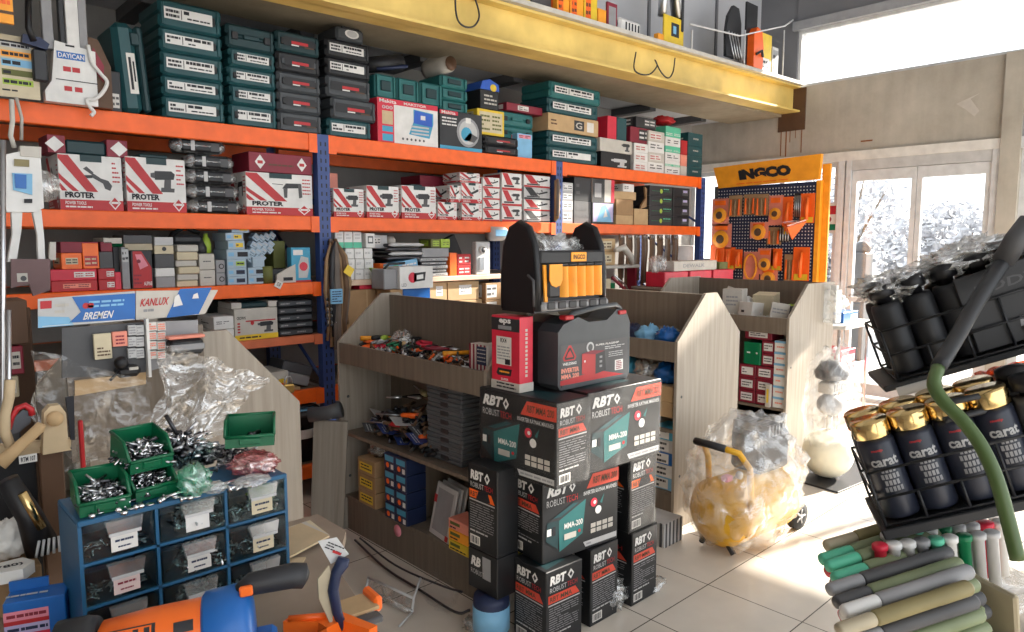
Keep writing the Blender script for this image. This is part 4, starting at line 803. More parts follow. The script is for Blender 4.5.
solid('blister_pack','grey blue blister card hanging below the straps','pack', xr(331,300,3.85), xr(343,300,3.85), 3.85, 3.865, zr(337,304,3.85), zr(337,289,3.85),'sky_blue',lambda F:F['F'].lines(.1,.1,.9,.9,5,'navy'))
for k in range(3):
    b=MB(); 
    for q in range(9): b.lathe([(.008,-.003),(.011,0),(.008,.003)],'steel' if q%2 else 'dark_steel',(0,0,-q*.02),8,'x' if q%2 else 'y')
    o=b.build('chain'); o.location=(xr(328+k*4,330,3.93),3.93,zr(322+k*9,300,3.895)); tag(o,f'short steel chain end, {["left","middle","right"][k]} of three under the strap bundle','chain','chain ends under the straps')
for k in (0,1): solid('carton', f'light brown carton, {["lower","upper"][k]} of the pair right of the tool bag','box', xr(597,268,3.9), xr(615,268,3.9), 3.9, 3.99, 1.40+.115*k, 1.40+.115*k+.113,'cardboard_light',sticker('cream',.2,.2,.8,.8,'brown'),'cartons right of the bag')
b=MB(); x0,x1=xr(590,270,3.85),xr(640,270,3.85); b.box(x0,x1,3.85,3.995,1.37,1.398,'offwhite',.004); b.box(x0,x0+.03,3.86,3.98,1.0,1.37,'offwhite'); b.box(x1-.06,x1-.03,3.86,3.98,0,1.37,'maroon'); b.box(x0,x0+.03,3.86,3.98,0,1.0,'offwhite'); tag(b.build('side_table'),'narrow pale ledge table behind the orange pocket tool bag','table')
b=MB(); b.tube([(0,0,0),(.12,0,.02),(.22,0,-.06),(.25,0,-.13)],[.02,.03,.03,.015],'offwhite',8); o=b.build('hose_end'); o.location=(xr(618,240,3.8),3.83,1.53); tag(o,'curved pale plastic pipe arching beside the straps','pipe')
b=MB(); b.tube([(0,0,0),(.16,0,-.10),(.25,0,-.2)],[.014,.014,.014],'maroon',8); b.tube([(.02,.0,.02),(.18,0,-.07),(.27,0,-.18)],[.008]*3,'steel',8); o=b.build('pipe_wrench'); o.location=(xr(612,290,3.8),3.8,1.30); tag(o,'maroon and steel bar tool slanting below the pale pipe','tool')
b=MB(); b.lathe([(.025,0),(.025,.07),(.02,.08)],'green',n=12); b.lathe([(.026,.05),(.026,.075)],'white',n=12); o=b.build('jar'); o.location=(xr(613,288,3.83),3.84,1.2); tag(o,'green jar with white top right of the tool bag','jar')
solid('carton','cream box beside the green jar','box', xr(600,288,3.83), xr(608,288,3.83), 3.8, 3.85, 1.2, 1.29,'cream',None)
t=thing('drum','tall white drum standing beside the last rack post','drum',(6.68,4.44,0)); b=MB(); b.lathe([(.17,0),(.17,1.54),(.165,1.56),(.01,1.56)],'white',n=28); b.build('body',t); b=MB(); b.tube([(-.12,0,1.54),(-.12,0,1.66),(-.05,0,1.72),(.02,0,1.66)],.02,'steel',8); b.build('handle',t)
# --- mezzanine goods
MZ=lambda x: zt(x)+.037
def mz(name, lab, px0, px1, h, m, deco=None, cat='box', Y=3.60, d=.2, grp=None, z=0):
    x0,x1=xr(px0,40,Y),xr(px1,40,Y); return solid(name,lab,cat,x0,x1,Y,Y+d,MZ((x0+x1)/2)+z,MZ((x0+x1)/2)+z+h,m,deco,grp)
mz('carton','yellow carton at the left end of the mezzanine edge',483,530,.12,'yellow',lambda F:(F['F'].rect(.3,0,.5,1,'offwhite'),F['F'].rect(.5,.4,.8,.9,'navy')),Y=3.54,d=.1)
mz('tool_box','dark grey machine with silver foot on the mezzanine',532,556,.28,'dark_grey',None,'machine',Y=3.66)
for k,(a,c) in enumerate(((557,569),(570,583),(584,597))): mz('carton',f'yellow upright box, {["left","middle","right"][k]} of three on the mezzanine edge',a,c,.28 if k<2 else .34,'amber' if k<2 else 'yellow',sticker('orange',.1,.1,.5,.5,'brown'),grp='yellow boxes on the mezzanine')
mz('carton','plain yellow lower box beside the red framed card',598,606,.13,'amber',None)
mz('display_card','red framed narrow card standing on the mezzanine edge',607,617,.20,'maroon',lambda F:F['F'].rect(.15,.15,.85,.85,'grey'),'card',d=.02)
t=thing('engine','white and black small engine lying on the mezzanine edge','engine',(xr(632,40,3.6),3.62,MZ(4.6))); b=MB(); b.box(-.13,.15,0,.15,.0,.13,'white',.02); b.build('housing',t)
for k in range(5): 
    b=MB(); b.box(-.06+k*.04,-.045+k*.04,-.004,.01,.03,.10,'charcoal'); b.build('vent',t)
b=MB(); b.lathe([(.065,-.02),(.065,.0)],'charcoal',(-.15,.07,.07),16,'x'); b.build('pulley',t)
t=thing('jigsaw','grey power tool in a yellow cradle standing on the mezzanine edge','power tool',(xr(675,40,3.6),3.60,MZ(5.3))); b=MB(); b.box(-.16,.13,0,.02,.0,.25,'yellow',.004); f=b.facefr(-.16,.13,0,.02,0,.25,'F'); f.rect(.35,.35,.75,.8,'charcoal'); f.rect(.45,.45,.6,.7,'sky_blue',2); b.build('cradle',t)
b=MB(); b.tube([(-.13,.05,.25),(-.09,.05,.50),(.05,.05,.52),(.10,.05,.27)],[.035,.05,.055,.05],'steel',10); b.build('body',t); b=MB(); b.box(.085,.12,-.01,.03,.15,.42,'charcoal',.008); b.build('grip',t); b=MB(); b.box(-.24,-.16,0,.05,0,.08,'amber',.005); b.build('foot',t)
t=thing('brush_cutter_guard','dark rounded guard leaning with chains on the mezzanine','guard',(xr(738,50,3.6),3.64,MZ(6.3))); b=MB(); b.prism([(-.14,.08),(-.15,.3),(-.12,.45),(-.03,.56),(.07,.55),(.12,.42),(.13,.08)],0,.03,'charcoal'); b.build('guard_plate',t)
for k in range(4):
    b=MB(); b.tube([(-.14+k*.05,-.02,.30),(-.10+k*.05,-.04,.12),(-.02+k*.05,-.03,.02)],.008,'steel',6); b.build('chain_loop',t)
mz('guide_bar','tall black guide bar standing beside the dark guard',746,757,.62,'case_black',None,'bar',d=.02)
t=thing('chainsaw','orange chainsaw body hanging on the mezzanine rail','chainsaw',(xr(753,60,3.58),3.53,MZ(6.8)+.0)); b=MB(); b.prism([(-.08,0),(.10,0),(.11,.2),(.07,.36),(-.02,.38),(-.08,.3)],0,.08,'orange'); b.build('housing',t); b=MB(); b.tube([(-.05,-.01,.12),(.02,-.03,.16),(.08,-.01,.12)],.012,'charcoal'); b.build('handle',t)
mz('carton','yellow carton at the far end of the mezzanine',762,772,.40,'yellow',sticker('white',.1,.1,.8,.4),Y=3.62,d=.1)
mz('spray_can','white mottled can in the mezzanine corner',773,779,.30,'light_grey',sticker('grey',.1,.1,.9,.9),'can',Y=3.62,d=.05)
b=MB(); b.tube([Vector((xr(x,20,3.53),3.53,0))+Vector((0,0,zr(x,y,3.53))) for x,y in ((690,24),(740,36),(785,26),(793,20))],.008,'frame_white',6)
for x in (692,745,784): b.tube([(xr(x,40,3.53),3.53,MZ(xr(x,40,3.53))-.02),(xr(x,40,3.53),3.53,zr(x,30,3.53))],.007,'frame_white',6)
tag(b.build('guard_rail'),'thin pale rail along the right end of the mezzanine edge','rail')
# ---------------------------------------------------------------- counter with the screw drawers (left foreground)
TZ = .81
mat('table_top', (.30,.235,.18), .55, var=.15, scale=6)
t = thing('counter_table', 'brown topped counter table carrying the blue screw drawers', 'table', (0,1.4,0))
b = MB(); b.prismz([(-1.2,-.9),(.45,-.9),(.72,-.28),(.82,.10),(.95,.28),(.95,.44),(-1.2,.52)], TZ-.03, TZ, 'table_top'); b.build('tabletop', t)
for x, y in ((-1.1,-.8),(.42,-.8),(.80,.20),(-1.1,.4)):
    b = MB(); b.box(x-.025,x+.025,y-.025,y+.025,0,TZ-.031,'charcoal'); b.build('leg', t)
OY = 1.5
ox0, ox1 = at(77,525,Y=OY).x, at(287,482,Y=OY).x; oz1 = 1.072; OH = oz1-TZ
W_ = ox1-ox0; org = thing('drawer_organizer', 'blue plastic organizer with nine clear screw drawers', 'organizer', (ox0, OY, TZ))
b = MB(); D_ = .17; m = 'organizer_blue'
b.box(0,W_,.01,D_,OH-.008,OH,m,.003); b.box(0,W_,.01,D_,0,.006,m); b.box(0,.007,.0,D_,.006,OH-.008,m); b.box(W_-.007,W_,0,D_,.006,OH-.008,m); b.box(.007,W_-.007,D_-.006,D_,.006,OH-.008,m)
cw = W_/3; rh = OH/3
for i in (1,2): b.box(i*cw-.003,i*cw+.003,0,D_-.006,.006,OH-.008,m)
for i in (1,2): b.box(.007,W_-.007,0,D_-.006,i*rh-.003,i*rh+.003,m)
b.box(0,W_,-.002,.012,OH-.010,OH+.001,m,.002); b.build('frame', org)
def bolt(mb, p, d, L=.03, r=.0028, head=.006, m='steel'):
    d = d.normalized(); p = Vector(p); mb.tube([p, p+d*L], r, m, 6); mb.tube([p-d*.004, p], head, m, 6)
def bolts(name, lab, c, ext, n, seed, parent=None, L=.026, mats=('steel','chrome','dark_steel')):
    rg = random.Random(seed); mb = MB()
    for i in range(n):
        u, v = rg.uniform(-1,1), rg.uniform(-1,1); hmax = (1-.5*(u*u+v*v)); p = Vector((c[0]+ext[0]*u, c[1]+ext[1]*v, c[2]+ext[2]*max(.05,hmax)*rg.random()**.5))
        d = Vector((rg.gauss(0,1), rg.gauss(0,1), rg.gauss(0,.35))); bolt(mb, p, d, L*rg.uniform(.6,1.2), .0028*L/.026, .0062*L/.026, mats[i%len(mats)])
    o = mb.build(name, parent)
    if parent is None: tag(o, lab, 'bolts', kind='stuff')
    else: o['kind'] = 'stuff'
    return o
labs = {(0,0):'paper',(1,0):'white',(2,0):'cream',(0,1):'pink_paper',(1,1):'paper',(2,1):'cream',(2,2):'cream',(0,2):'paper',(1,2):'paper'}
mat('pink_paper',(.70,.55,.52),.8)
for c in range(3):
    for r_ in range(3):
        x0 = c*cw+.006; x1 = (c+1)*cw-.006; z1 = OH-(r_*rh)-.007; z0 = OH-((r_+1)*rh)+.005
        b = MB(); 
        b.box(x0,x1,-.001,.002,z0,z1,'drawer_clear'); b.box(x0,x0+.002,.002,D_-.02,z0,z1-.01,'drawer_clear'); b.box(x1-.002,x1,.002,D_-.02,z0,z1-.01,'drawer_clear'); b.box(x0,x1,.002,D_-.02,z0,z0+.002,'drawer_clear')
        d = b.build('drawer', org)
        h = MB(); xm = (x0+x1)/2+.008; hw = cw*.24
        h.prism([(xm-hw,z1-.002),(xm+hw,z1-.002),(xm+hw*.85,z1-.030),(xm-hw*.85,z1-.030)],-.014,-.001,'handle_film'); h.box(xm-hw*.85,xm+hw*.85,-.016,-.013,z1-.032,z1-.026,'light_grey'); h.build('drawer_handle', d)
        l = MB(); f = Face(l,(xm-cw*.17,-.003,z0+.008),(cw*.34,0,0),(0,0,rh*.36)); f.rect(0,0,1,1,labs[c,r_]); l.face([f.p(0,0,0),f.p(0,1,0),f.p(1,1,0),f.p(1,0,0)],'paper')
        if (c,r_) != (1,0): f.lines(.15,.5,.85,.85,1,'navy' if (c,r_) != (0,1) else 'maroon',2,.4); f.lines(.25,.15,.75,.4,1,'navy' if (c,r_) != (0,1) else 'maroon',2,.4)
        l.build('drawer_label', d)
        if (c,r_) == (2,0): k = MB(); cloth(k,((x1-.035),.05,z0+.035),(.03,.03,.028),'lime',2,.3,18,12); k.build('screw_bag', d)
        bolts('screws','', ((x0+x1)/2+(.02 if c == 1 else 0),.035,z0+.003),((x1-x0)*.42 if c != 1 else (x1-x0)*.36,.028,.055 if c == 1 else .025), 80 if c == 1 else 40, 10*c+r_, d, .022 if c else .014)
def ot(px, py, z=oz1): p = at(px, py, Z=z); return p
# green hopper bins
def hopper(name, lab, px, py, z, w, d, h, rz=0, grp=None, fill=True, seed=1, tilt=0, c0='steel'):
    p = at(px, py, Z=z); t = thing(name, lab, 'bin', (p.x, p.y, z), rot=(tilt,0,rz), group=grp)
    b = MB(); m='bin_green'; th=.003; hf=h*.45
    b.box(-w/2,w/2,0,d,0,th,m); b.box(-w/2,w/2,0,th,th,hf,m); b.box(-w/2,w/2,d-th,d,th,h,m)
    for s in (-1,1):
        x=s*(w/2); xs=(x,x-s*th); b.add([(xx,yy,zz) for xx in xs for yy,zz in ((th,0),(th,hf),(d*.35,h),(d-th,h),(d-th,0))],[(0,1,2,3,4),(9,8,7,6,5),(0,5,6,1),(1,6,7,2),(2,7,8,3),(3,8,9,4)] ,m)
        b.tube([(x,th,hf),(x,d*.35,h),(x,d,h)],.0035,m,6)
    b.tube([(-w/2,0,hf),(w/2,0,hf)],.004,m,6); b.tube([(-w/2,d,h),(w/2,d,h)],.004,m,6); b.build('shell', t)
    b = MB(); b.box(-w*.22,w*.22,-.004,0,hf*.25,hf*.85,m,.002); b.build('label_holder', t)
    if fill: bolts('bolts','', (0,d*.5,th), (w*.41,d*.40,hf*1.7), 150, seed, t, .024)
    return t
hopper('parts_bin','green open bin heaped with bright bolts, leftmost on the blue organizer',106,513,oz1+.002,.088,.10,.058,-.05,fill=True,seed=3,tilt=.10)
p2 = hopper('parts_bin','lower green bin of the stacked pair holding dark screws',158,497,oz1+.002,.086,.10,.052,.12,fill=True,seed=4)
hopper('parts_bin','upper green bin of the stacked pair holding mixed screws',152,470,oz1+.056,.086,.10,.058,.12,fill=True,seed=5,tilt=.18)
p3 = hopper('parts_bin','green open bin with little inside perched at the right of the screws',250,447,1.137,.105,.09,.055,-.45,fill=False,seed=6)
b = MB(); bolt(b,(-.01,.04,.01),Vector((1,.2,0)),.05,.005,.009,'charcoal'); bolt(b,(.0,.06,.012),Vector((.6,1,0)),.04,.005,.009,'dark_steel'); b.build('loose_bolts', p3)
# open tubs of long bolts behind, plastic tray they sit in
q = at(195,472,Z=oz1); t = thing('parts_tray','clear tray of long bolts heaped between green bins','tray',(q.x,q.y+.03,oz1+.001)); b=MB(); b.box(-.065,.055,0,.12,0,.003,'drawer_clear'); b.box(-.065,.055,0,.002,.003,.04,'drawer_clear'); b.box(-.065,-.063,.002,.12,.003,.05,'drawer_clear'); b.box(.053,.055,.002,.12,.003,.05,'drawer_clear'); b.build('tray_shell', t)
bolts('bolts','',(-.005,.06,.005),(.05,.05,.07),110,21,t,.045)
q = at(235,468,Z=oz1); bolts('bolts','dark heap of small bolts under the right green bin',(q.x,q.y+.03,oz1+.001),(.045,.035,.055),90,22,None,.022,('dark_steel','steel'))
rg = random.Random(8); S = [(92,517),(100,513),(118,511),(124,514),(131,509),(136,508),(141,507),(150,505),(160,502),(163,500),(176,498),(182,500),(190,499),(197,497),(240,487),(246,484)]
nm = ['nut','washer','bolt']
for i,(px,py) in enumerate(S):
    p = at(px,py-1,Z=oz1+.006); b = MB(); k = i%3
    if k == 0: b.tube([(0,0,-.003),(0,0,.004)],.007,'chrome',6); b.tube([(0,0,.004),(0,0,.0045)],.003,'ink',8)
    elif k == 1: b.lathe([(.004,-.001),(.008,-.001),(.008,.001),(.004,.001)],'chrome',n=12)
    else: bolt(b,(0,0,0),Vector((rg.gauss(0,1),rg.gauss(0,1),0)),.022,.0035,.006,'chrome')
    o = b.build(nm[k]); o.location = p; tag(o, f'loose bright {nm[k]} lying on the front top edge of the blue organizer', nm[k], f'loose {nm[k]} pieces on the organizer')
for k,(px,py,l) in enumerate(((165,497,.035),(212,487,.05),(230,489,.04))):
    p = at(px,py,Z=oz1+.006); b=MB(); bolt(b,(0,0,0),Vector((1,-.2+k*.3,.15 if k==0 else 0)),l,.0042,.008,'chrome'); o=b.build('bolt'); o.location=p; tag(o,['steel bolt standing askew before the stacked green bins','long steel bolt beside the green bag','steel bolt right of the long one'][k],'bolt')
def bag(lab, px, py, z, rad, m, seed, extra=None, name='plastic_bag'):
    p = at(px,py,Z=z); b = MB(); cloth(b,(0,0,rad[2]*.8),rad,m,seed,.35,34,20,7,flat_bottom=0.0); o=b.build(name); o.location=(p.x,p.y,z); return tag(o,lab,'bag')
bag('mint green knotted plastic bag on the blue organizer',195,494,oz1+.002,(.032,.03,.035),'green_bag',3)
b = MB(); p = at(190,494,Z=oz1)
bag('pink plastic bag of screws at the right end of the organizer',254,472,oz1+.004,(.055,.045,.026),'pink_bag',6)
bag('small clear bag under the pink one at the organizer edge',252,484,oz1+.003,(.04,.03,.010),'milky',9)
bag('clear bag with white screws beside the mint bag',215,492,oz1+.003,(.025,.02,.012),'milky',12)
# ------------------------------------------------ header display, film and board behind
DY = 2.36
t = thing('sign_display','blue and white headed display board behind the screw bins','display',(0,0,0))
def PX(x,y,Y=DY): return at(x,y,Y=Y)
def quadsign(c, m, th=.006):
    b = MB(); V=[PX(*q) for q in c]; b.add(V+[v+Vector((0,th,0)) for v in V],[(0,1,2,3),(7,6,5,4),(0,4,5,1),(1,5,6,2),(2,6,7,3),(3,7,4,0)],m); return b
b = quadsign([(38,328),(135,320),(135,291),(38,299)],'light_grey'); A,B_,C_=PX(38,328),PX(135,320),PX(38,299); f=Face(b,A-Vector((0,.001,0)),(B_-A),(C_-A))
f.poly([(.33,1),(1,1),(1,.03),(.30,.1),(.42,.45)],'tool_blue'); f.rect(.02,.65,.13,.92,'red',2); f.poly([(.0,.0),(.35,.0),(.30,.3),(.0,.4)],'sky_blue',1); f.rect(.04,.03,.98,.05,'white',2)
f.lines(.5,.55,.88,.85,2,'sky_blue',3,.5); f.text('BREMEN',.44,.16,.74,.42,'white',3,.1); f.lines(.16,.4,.3,.85,2,'offwhite',2); f.disc(.47,.66,.035,'red',3,10); f.disc(.52,.66,.035,'red',3,10); b.build('header_panel', t)
b = quadsign([(136,320),(205,314),(218,290),(136,291)],'offwhite'); A,B_,C_=PX(136,320),PX(205,314),PX(136,291); f=Face(b,A-Vector((0,.001,0)),(B_-A),(C_-A))
f.poly([(.42,-.02),(.9,.02),(1.1,.96),(.62,.98)],'tool_blue'); f.text('KANLUX',.05,.45,.44,.72,'red',3,.1); f.lines(.1,.2,.4,.4,1,'grey',2); f.poly([(.52,.35),(.66,.4),(.6,.8),(.54,.7)],'white',3); f.poly([(.8,.6),(.9,.6),(.88,.8),(.82,.75)],'white',3); b.build('header_panel', t)
b = quadsign([(62,378),(146,374),(146,322),(62,328)],'dark_grey'); b.build('back_board', t)
b = quadsign([(147,372),(198,356),(198,320),(147,322)],'grey'); b.build('back_board', t)
b = quadsign([(75,396),(146,384),(146,372),(75,381)],'cardboard_light',.05); b.build('ledge', t)
b = MB(); b.box(PX(146,350).x-.004,PX(146,350).x+.004,DY-.03,DY-.007,PX(146,376).z,PX(146,318).z,'white'); b.build('divider_strip', t)
b = MB(); b.box(PX(66,350).x,PX(205,350).x,DY+.01,DY+.03,.95,PX(140,330).z,'laminate_dark'); b.build('support_board', t)
b = MB(); b.box(PX(80,350).x,PX(86,350).x,DY+.035,DY+.05,0,1.2,'laminate_dark'); b.build('support_leg', t); b = MB(); b.box(PX(190,350).x,PX(196,350).x,DY+.035,DY+.05,0,1.2,'laminate_dark'); b.build('support_leg', t)
def card(lab, x0,y0,x1,y1,m,deco,grp=None,Y=DY-.02):
    A=at(x0,y1,Y=Y); Bq=at(x1,y0,Y=Y); return solid('blister_card',lab,'card',A.x,Bq.x,Y,Y+.012,A.z,Bq.z,m,deco,grp,.001)
card('cream card of small parts on the grey display board',95,333,111,360,'cream',lambda F:(F['F'].lines(.15,.1,.9,.5,3,'brown'),F['F'].rect(.1,.65,.9,.95,'cream')))
card('orange card beside the cream card on the display',113,331,127,347,'salmon',lambda F:F['F'].lines(.2,.1,.8,.8,3,'maroon'))
for r_ in range(3):
    for c in range(2): card(f'small white parts card, {["top","middle","bottom"][r_]} row {["left","right"][c]}, left of the white strip',128.5+c*8,325+r_*11.5,136+c*8,335.5+r_*11.5,'light_grey',lambda F:F['F'].lines(.1,.1,.9,.9,3,'grey'),'white parts cards')
for r_ in range(4):
    for c in range(2): card(f'pink and white parts card, {ordn(r_,4)} row {["left","right"][c]}, right of the white strip',148.5+c*9,322+r_*9.5,156.5+c*9,331+r_*9.5,'paper',lambda F:(F['F'].lines(.1,.1,.9,.9,3,'salmon',2,.7)),'pink parts cards')
p=PX(182,353); b=MB(); b.box(-.05,.05,0,.05,0,.05,'case_black',.008); b.box(-.052,.052,-.004,.01,.015,.035,'grey',.003); b.box(-.055,.055,-.002,.04,.052,.062,'salmon',.003); o=b.build('tape_dispenser'); o.location=(p.x,DY-.055,p.z); tag(o,'small grey and black case with a salmon strip on the display right side','case')
p=PX(125,374); b=MB(); b.box(-.035,.035,0,.04,0,.035,'black',.012); b.ball((-.018,.01,.045),.02,'black',8); b.box(.0,.025,-.003,.02,.022,.03,'offwhite'); b.tube([(-.03,.0,.02),(-.055,-.01,.0)],.004,'black',6); o=b.build('trigger_head'); o.location=(p.x,DY-.047,p.z-.004); tag(o,'black shiny clip tool lying on the display ledge','tool')
# gondola film: sheet with folds over the peak
def sheet(name, lab, corners, m, n=46, amp=.02, seed=0, sag=0, cat='plastic film', k=5, Yb=None):
    b=MB(); V=[];Fs=[]; A,B2_,C2,D2=[Vector(c) for c in corners]
    for j in range(n+1):
        for i in range(n+1):
            u,v=i/n,j/n; p=(A*(1-u)+B2_*u)*(1-v)+(D2*(1-u)+C2*u)*v
            q=Vector((u*k,v*k,seed)); w=noise.noise(q)+.6*abs(noise.noise(q*2.3))+.35*abs(noise.noise(q*5.1)); e=min(u,1-u,v,1-v)
            p=p+Vector((noise.noise(q+Vector((9,2,1)))*.03,-(w+.15)*amp,noise.noise(q+Vector((2,8,1)))*.035-sag*math.sin(PI*u)*.1)); V.append(p)
    for j in range(n):
        for i in range(n): Fs.append((j*(n+1)+i,j*(n+1)+i+1,(j+1)*(n+1)+i+1,(j+1)*(n+1)+i))
    b.add(V,Fs,m,True); return tag(b.build(name),lab,cat)
film('drape', clear=.5, rough=.08, bump=1.2, bscale=7, haze=(.75,.73,.68))
sheet('plastic_film','crumpled clear film draped over the pale gondola end behind the bins',[at(140,470,Y=2.28),at(215,432,Y=2.30),at(268,375,Y=2.38),at(165,345,Y=2.28)],'drape',50,.05,3,k=4)
sheet('plastic_film','smooth clear film hanging in front of the display ledge at left',[at(42,470,Y=2.28),at(150,462,Y=2.28),at(150,382,Y=2.28),at(30,350,Y=2.28)],'thin_film',40,.03,8,k=3)
solid('beige_board','beige board standing behind the green bins','board',at(76,470,Y=2.43).x,at(150,470,Y=2.43).x,2.43,2.445,.70,at(100,398,Y=2.43).z,'laminate',None)
o=solid('red_strip','small red upright strip left of the beige board','strip',at(78,420,Y=2.25).x,at(83,420,Y=2.25).x,2.25,2.26,.9,1.1,'red',None)
# ------------------------------------------------ far left: shelf tags, packaged tools, saws
t=thing('price_chart','printed price chart card hanging on the top beam','sign',(at(18,98,Y=3.9).x,3.9,at(20,98,Y=3.9).z)); t.scale=(.72,1,.75); b=MB(); b.box(-.10,.12,0,.004,0,.36,'cream'); f=b.facefr(-.10,.12,0,.004,0,.36,'F')
for k,(c,h) in enumerate((('light_grey',.08),('amber',.10),('sky_blue',.12),('olive',.10),('lime',.1))): f.rect(.12,.80-k*.15,.85,.80-k*.15+h,c); f.lines(.15,.80-k*.15,.8,.80-k*.15+h,1,'ink',2,.5)
f.rect(.1,.88,.88,.91,'ink',2); f.lines(.1,.08,.85,.14,1,'ink',2); b.build('card',t); b=MB(); b.tube([(-.01,-.005,0),(.01,-.01,-.12),(.0,-.01,-.25)],.01,'offwhite',8); b.build('tie',t)
b=MB(); p=at(5,35,Y=3.7); b.box(-.12,.035,0,.02,.05,.30,'amber'); f=b.facefr(-.12,.035,0,.02,.05,.30,'F'); f.lines(.3,.1,.95,.9,5,'orange'); f.rect(0,.15,1,.2,'brown',2); o=b.build('sign_card'); o.location=p; tag(o,'amber card cut by the top left corner of the photo','sign')
b=MB(); p=at(30,50,Y=3.85); b.tube([(.02,0,.45),(.0,0,.1),(.03,0,0)],.025,'black',8); b.prism([(-.05,-.02),(.12,-.05),(.14,0),(.08,.04),(-.04,.05)],0,.1,'navy'); b.box(.02,.12,.02,.1,-.3,-.05,'charcoal',.01); o=b.build('vacuum_head'); o.scale=(.55,.55,.55); o.location=p+Vector((0,0,.04)); tag(o,'black hose with dark blue head hanging above the price chart','tool')
t=thing('vertical_blind_tube','white packed tool box with grey metal profiles rising from it','pack',(at(76,100,Y=3.93).x,3.93,Z1+.001)); t.scale=(.72,1,.80)
b=MB(); b.prism([(-.17,0),(.13,.0),(.13,.32),(-.10,.35),(-.13,.12),(-.17,.06)],0,.06,'white'); f=Face(b,(-.12,-.001,0),(.26,0,0),(0,0,.35)); f.rect(.10,.72,.72,.84,'tool_blue'); f.text('DAYICAN',.13,.74,.7,.82,'white',2)
for a0,b0 in ((.22,.52),(.42,.52),(.22,.2),(.45,.2)): f.rect(a0,b0,a0+.17,b0+.08,'red',1)
f.rect(.05,.37,.98,.385,'ink'); f.rect(.3,.93,.5,.96,'ink',1); b.build('package',t)
for x,w,m in ((-.13,.06,'grey'),(-.05,.03,'charcoal'),(.01,.075,'white'),(.07,.05,'grey')): b=MB(); b.box(x-w/2,x+w/2,.012,.05,.30,.70,m,.004); b.build('profile',t)
b=MB(); b.tube(smooth([Vector(at(x,y,Y=3.92)) for x,y in ((88,45),(92,62),(101,74),(107,82),(103,92),(95,99),(87,100),(90,107),(94,112),(91,116))]),.009,'white',8); tag(b.build('cord'),'white coiled cord dangling over the top beam','cord')
b=MB(); b.prism([(-.0,0),(.10,0),(.10,.2),(.05,.32),(-.01,.33)],0,.1,'brown'); f=Face(b,(.0,-.002,.12),(.07,0,0),(0,0,.16)); f.poly([(0,.6),(.9,0),(1,.5),(.4,1)],'maroon'); o=b.build('carton'); o.location=(at(88,104,Y=3.99).x,3.95,Z1+.001); tag(o,'dark pointed pack with a maroon patch behind the white cord','pack')
# white dispenser tool hung from the second beam
HY=3.0
def hp(x,y,Y=HY): p=at(x,y,Y=Y); return p
t=thing('caulking_tool','white plastic hanging tool with blue window and two long legs','tool',hp(25,295)); o_=hp(25,295)
def hq(pts): return [(hp(x,y).x-o_.x, hp(x,y).z-o_.z) for x,y in pts]
b=MB(); b.prism(hq([(3,155),(40,147),(44,208),(36,212),(7,212),(3,200)]),0,.07,'white'); b.prism(hq([(20,146),(41,147),(41,158),(20,156)]),-.006,.03,'offwhite'); b.build('body',t)
b=MB(); b.prism(hq([(12,173),(32,174),(32,195),(13,190)]),-.006,-.001,'sky_blue'); b.prism(hq([(14,174),(26,175),(26,189),(15,188)]),-.009,-.0065,'tool_blue'); b.prism(hq([(14,159),(29,160),(29,167),(14,166)]),-.006,-.001,'khaki'); b.prism(hq([(24,199),(32,199),(32,203),(24,203)]),-.006,-.001,'ink'); b.build('window',t)
for q in ([(12,210),(23,210),(22,230),(17,262),(8,262),(13,235)],[(33,210),(42,210),(45,240),(46,262),(39,262),(38,235)]): b=MB(); b.prism(hq(q),.01,.04,'white'); b.build('leg',t)
b=MB(); b.tube([Vector((hp(x,y).x-o_.x,.03,hp(x,y).z-o_.z)) for x,y in ((13,98),(14,120),(12,135),(16,147))],.008,'offwhite',8); b.build('hanging_strap',t)
b=MB(); b.lathe([(.055,0),(.06,.03),(.05,.07)],'milky',(hp(46,185).x-o_.x,.05,hp(46,185).z-o_.z),20,'y'); b.build('cup',t)
mat('mauve',(.17,.10,.10),.6)
b=MB(); b.prism(hq([(11,259),(50,259),(50,290),(33,296),(29,284),(11,288)]),-.006,.012,'mauve'); f=Face(b,(hp(17,282).x-o_.x,-.007,hp(17,282).z-o_.z),(hp(27,273).x-hp(17,282).x,0,0),(0,0,hp(27,273).z-hp(17,282).z)); f.rect(0,0,1,1,'offwhite'); f.disc(.6,.4,.3,'dark_grey',2,10); b.build('card_plate',t)
b=MB(); b.prism(hq([(50,242),(56,242),(56,260),(49,260)]),0,.02,'offwhite'); b.build('clip',t)
b=MB(); b.tube([hp(3,y,2.4) for y in (140,300,400,470)],.007,'steel',8); b.tube([hp(9,y,2.38) for y in (310,400,418)],.006,'steel',8); tag(b.build('display_pole'),'thin steel pole at the left edge of the photo','pole')
for k,(y0,y1,m) in enumerate(((300,345,'brown'),(346,375,'maroon'),(376,398,'beige_plastic'),(399,425,'dark_grey'))): solid('carton',f'{["brown","maroon","beige","dark"][k]} box partly cut off at the left edge, {ordn(k,4)} of four','box',hp(-10,y1,2.6).x,hp(30-k*5,y1,2.6).x,2.6,2.75,hp(10,y1,2.6).z,hp(10,y0,2.6).z-.002,m,sticker('offwhite',.4,.2,.9,.8) if k in (1,2) else None)
solid('carton','supporting dark box under the left edge boxes','box',hp(-10,425,2.6).x,hp(20,425,2.6).x,2.6,2.75,.0,hp(10,425,2.6).z-.002,'charcoal',None)
solid('brown_board','brown cardboard sheet standing left of the display board','board',hp(8,350,2.7).x+.0,hp(38,350,2.7).x,2.78,2.80,.0,hp(20,310,2.7).z,'brown',None)
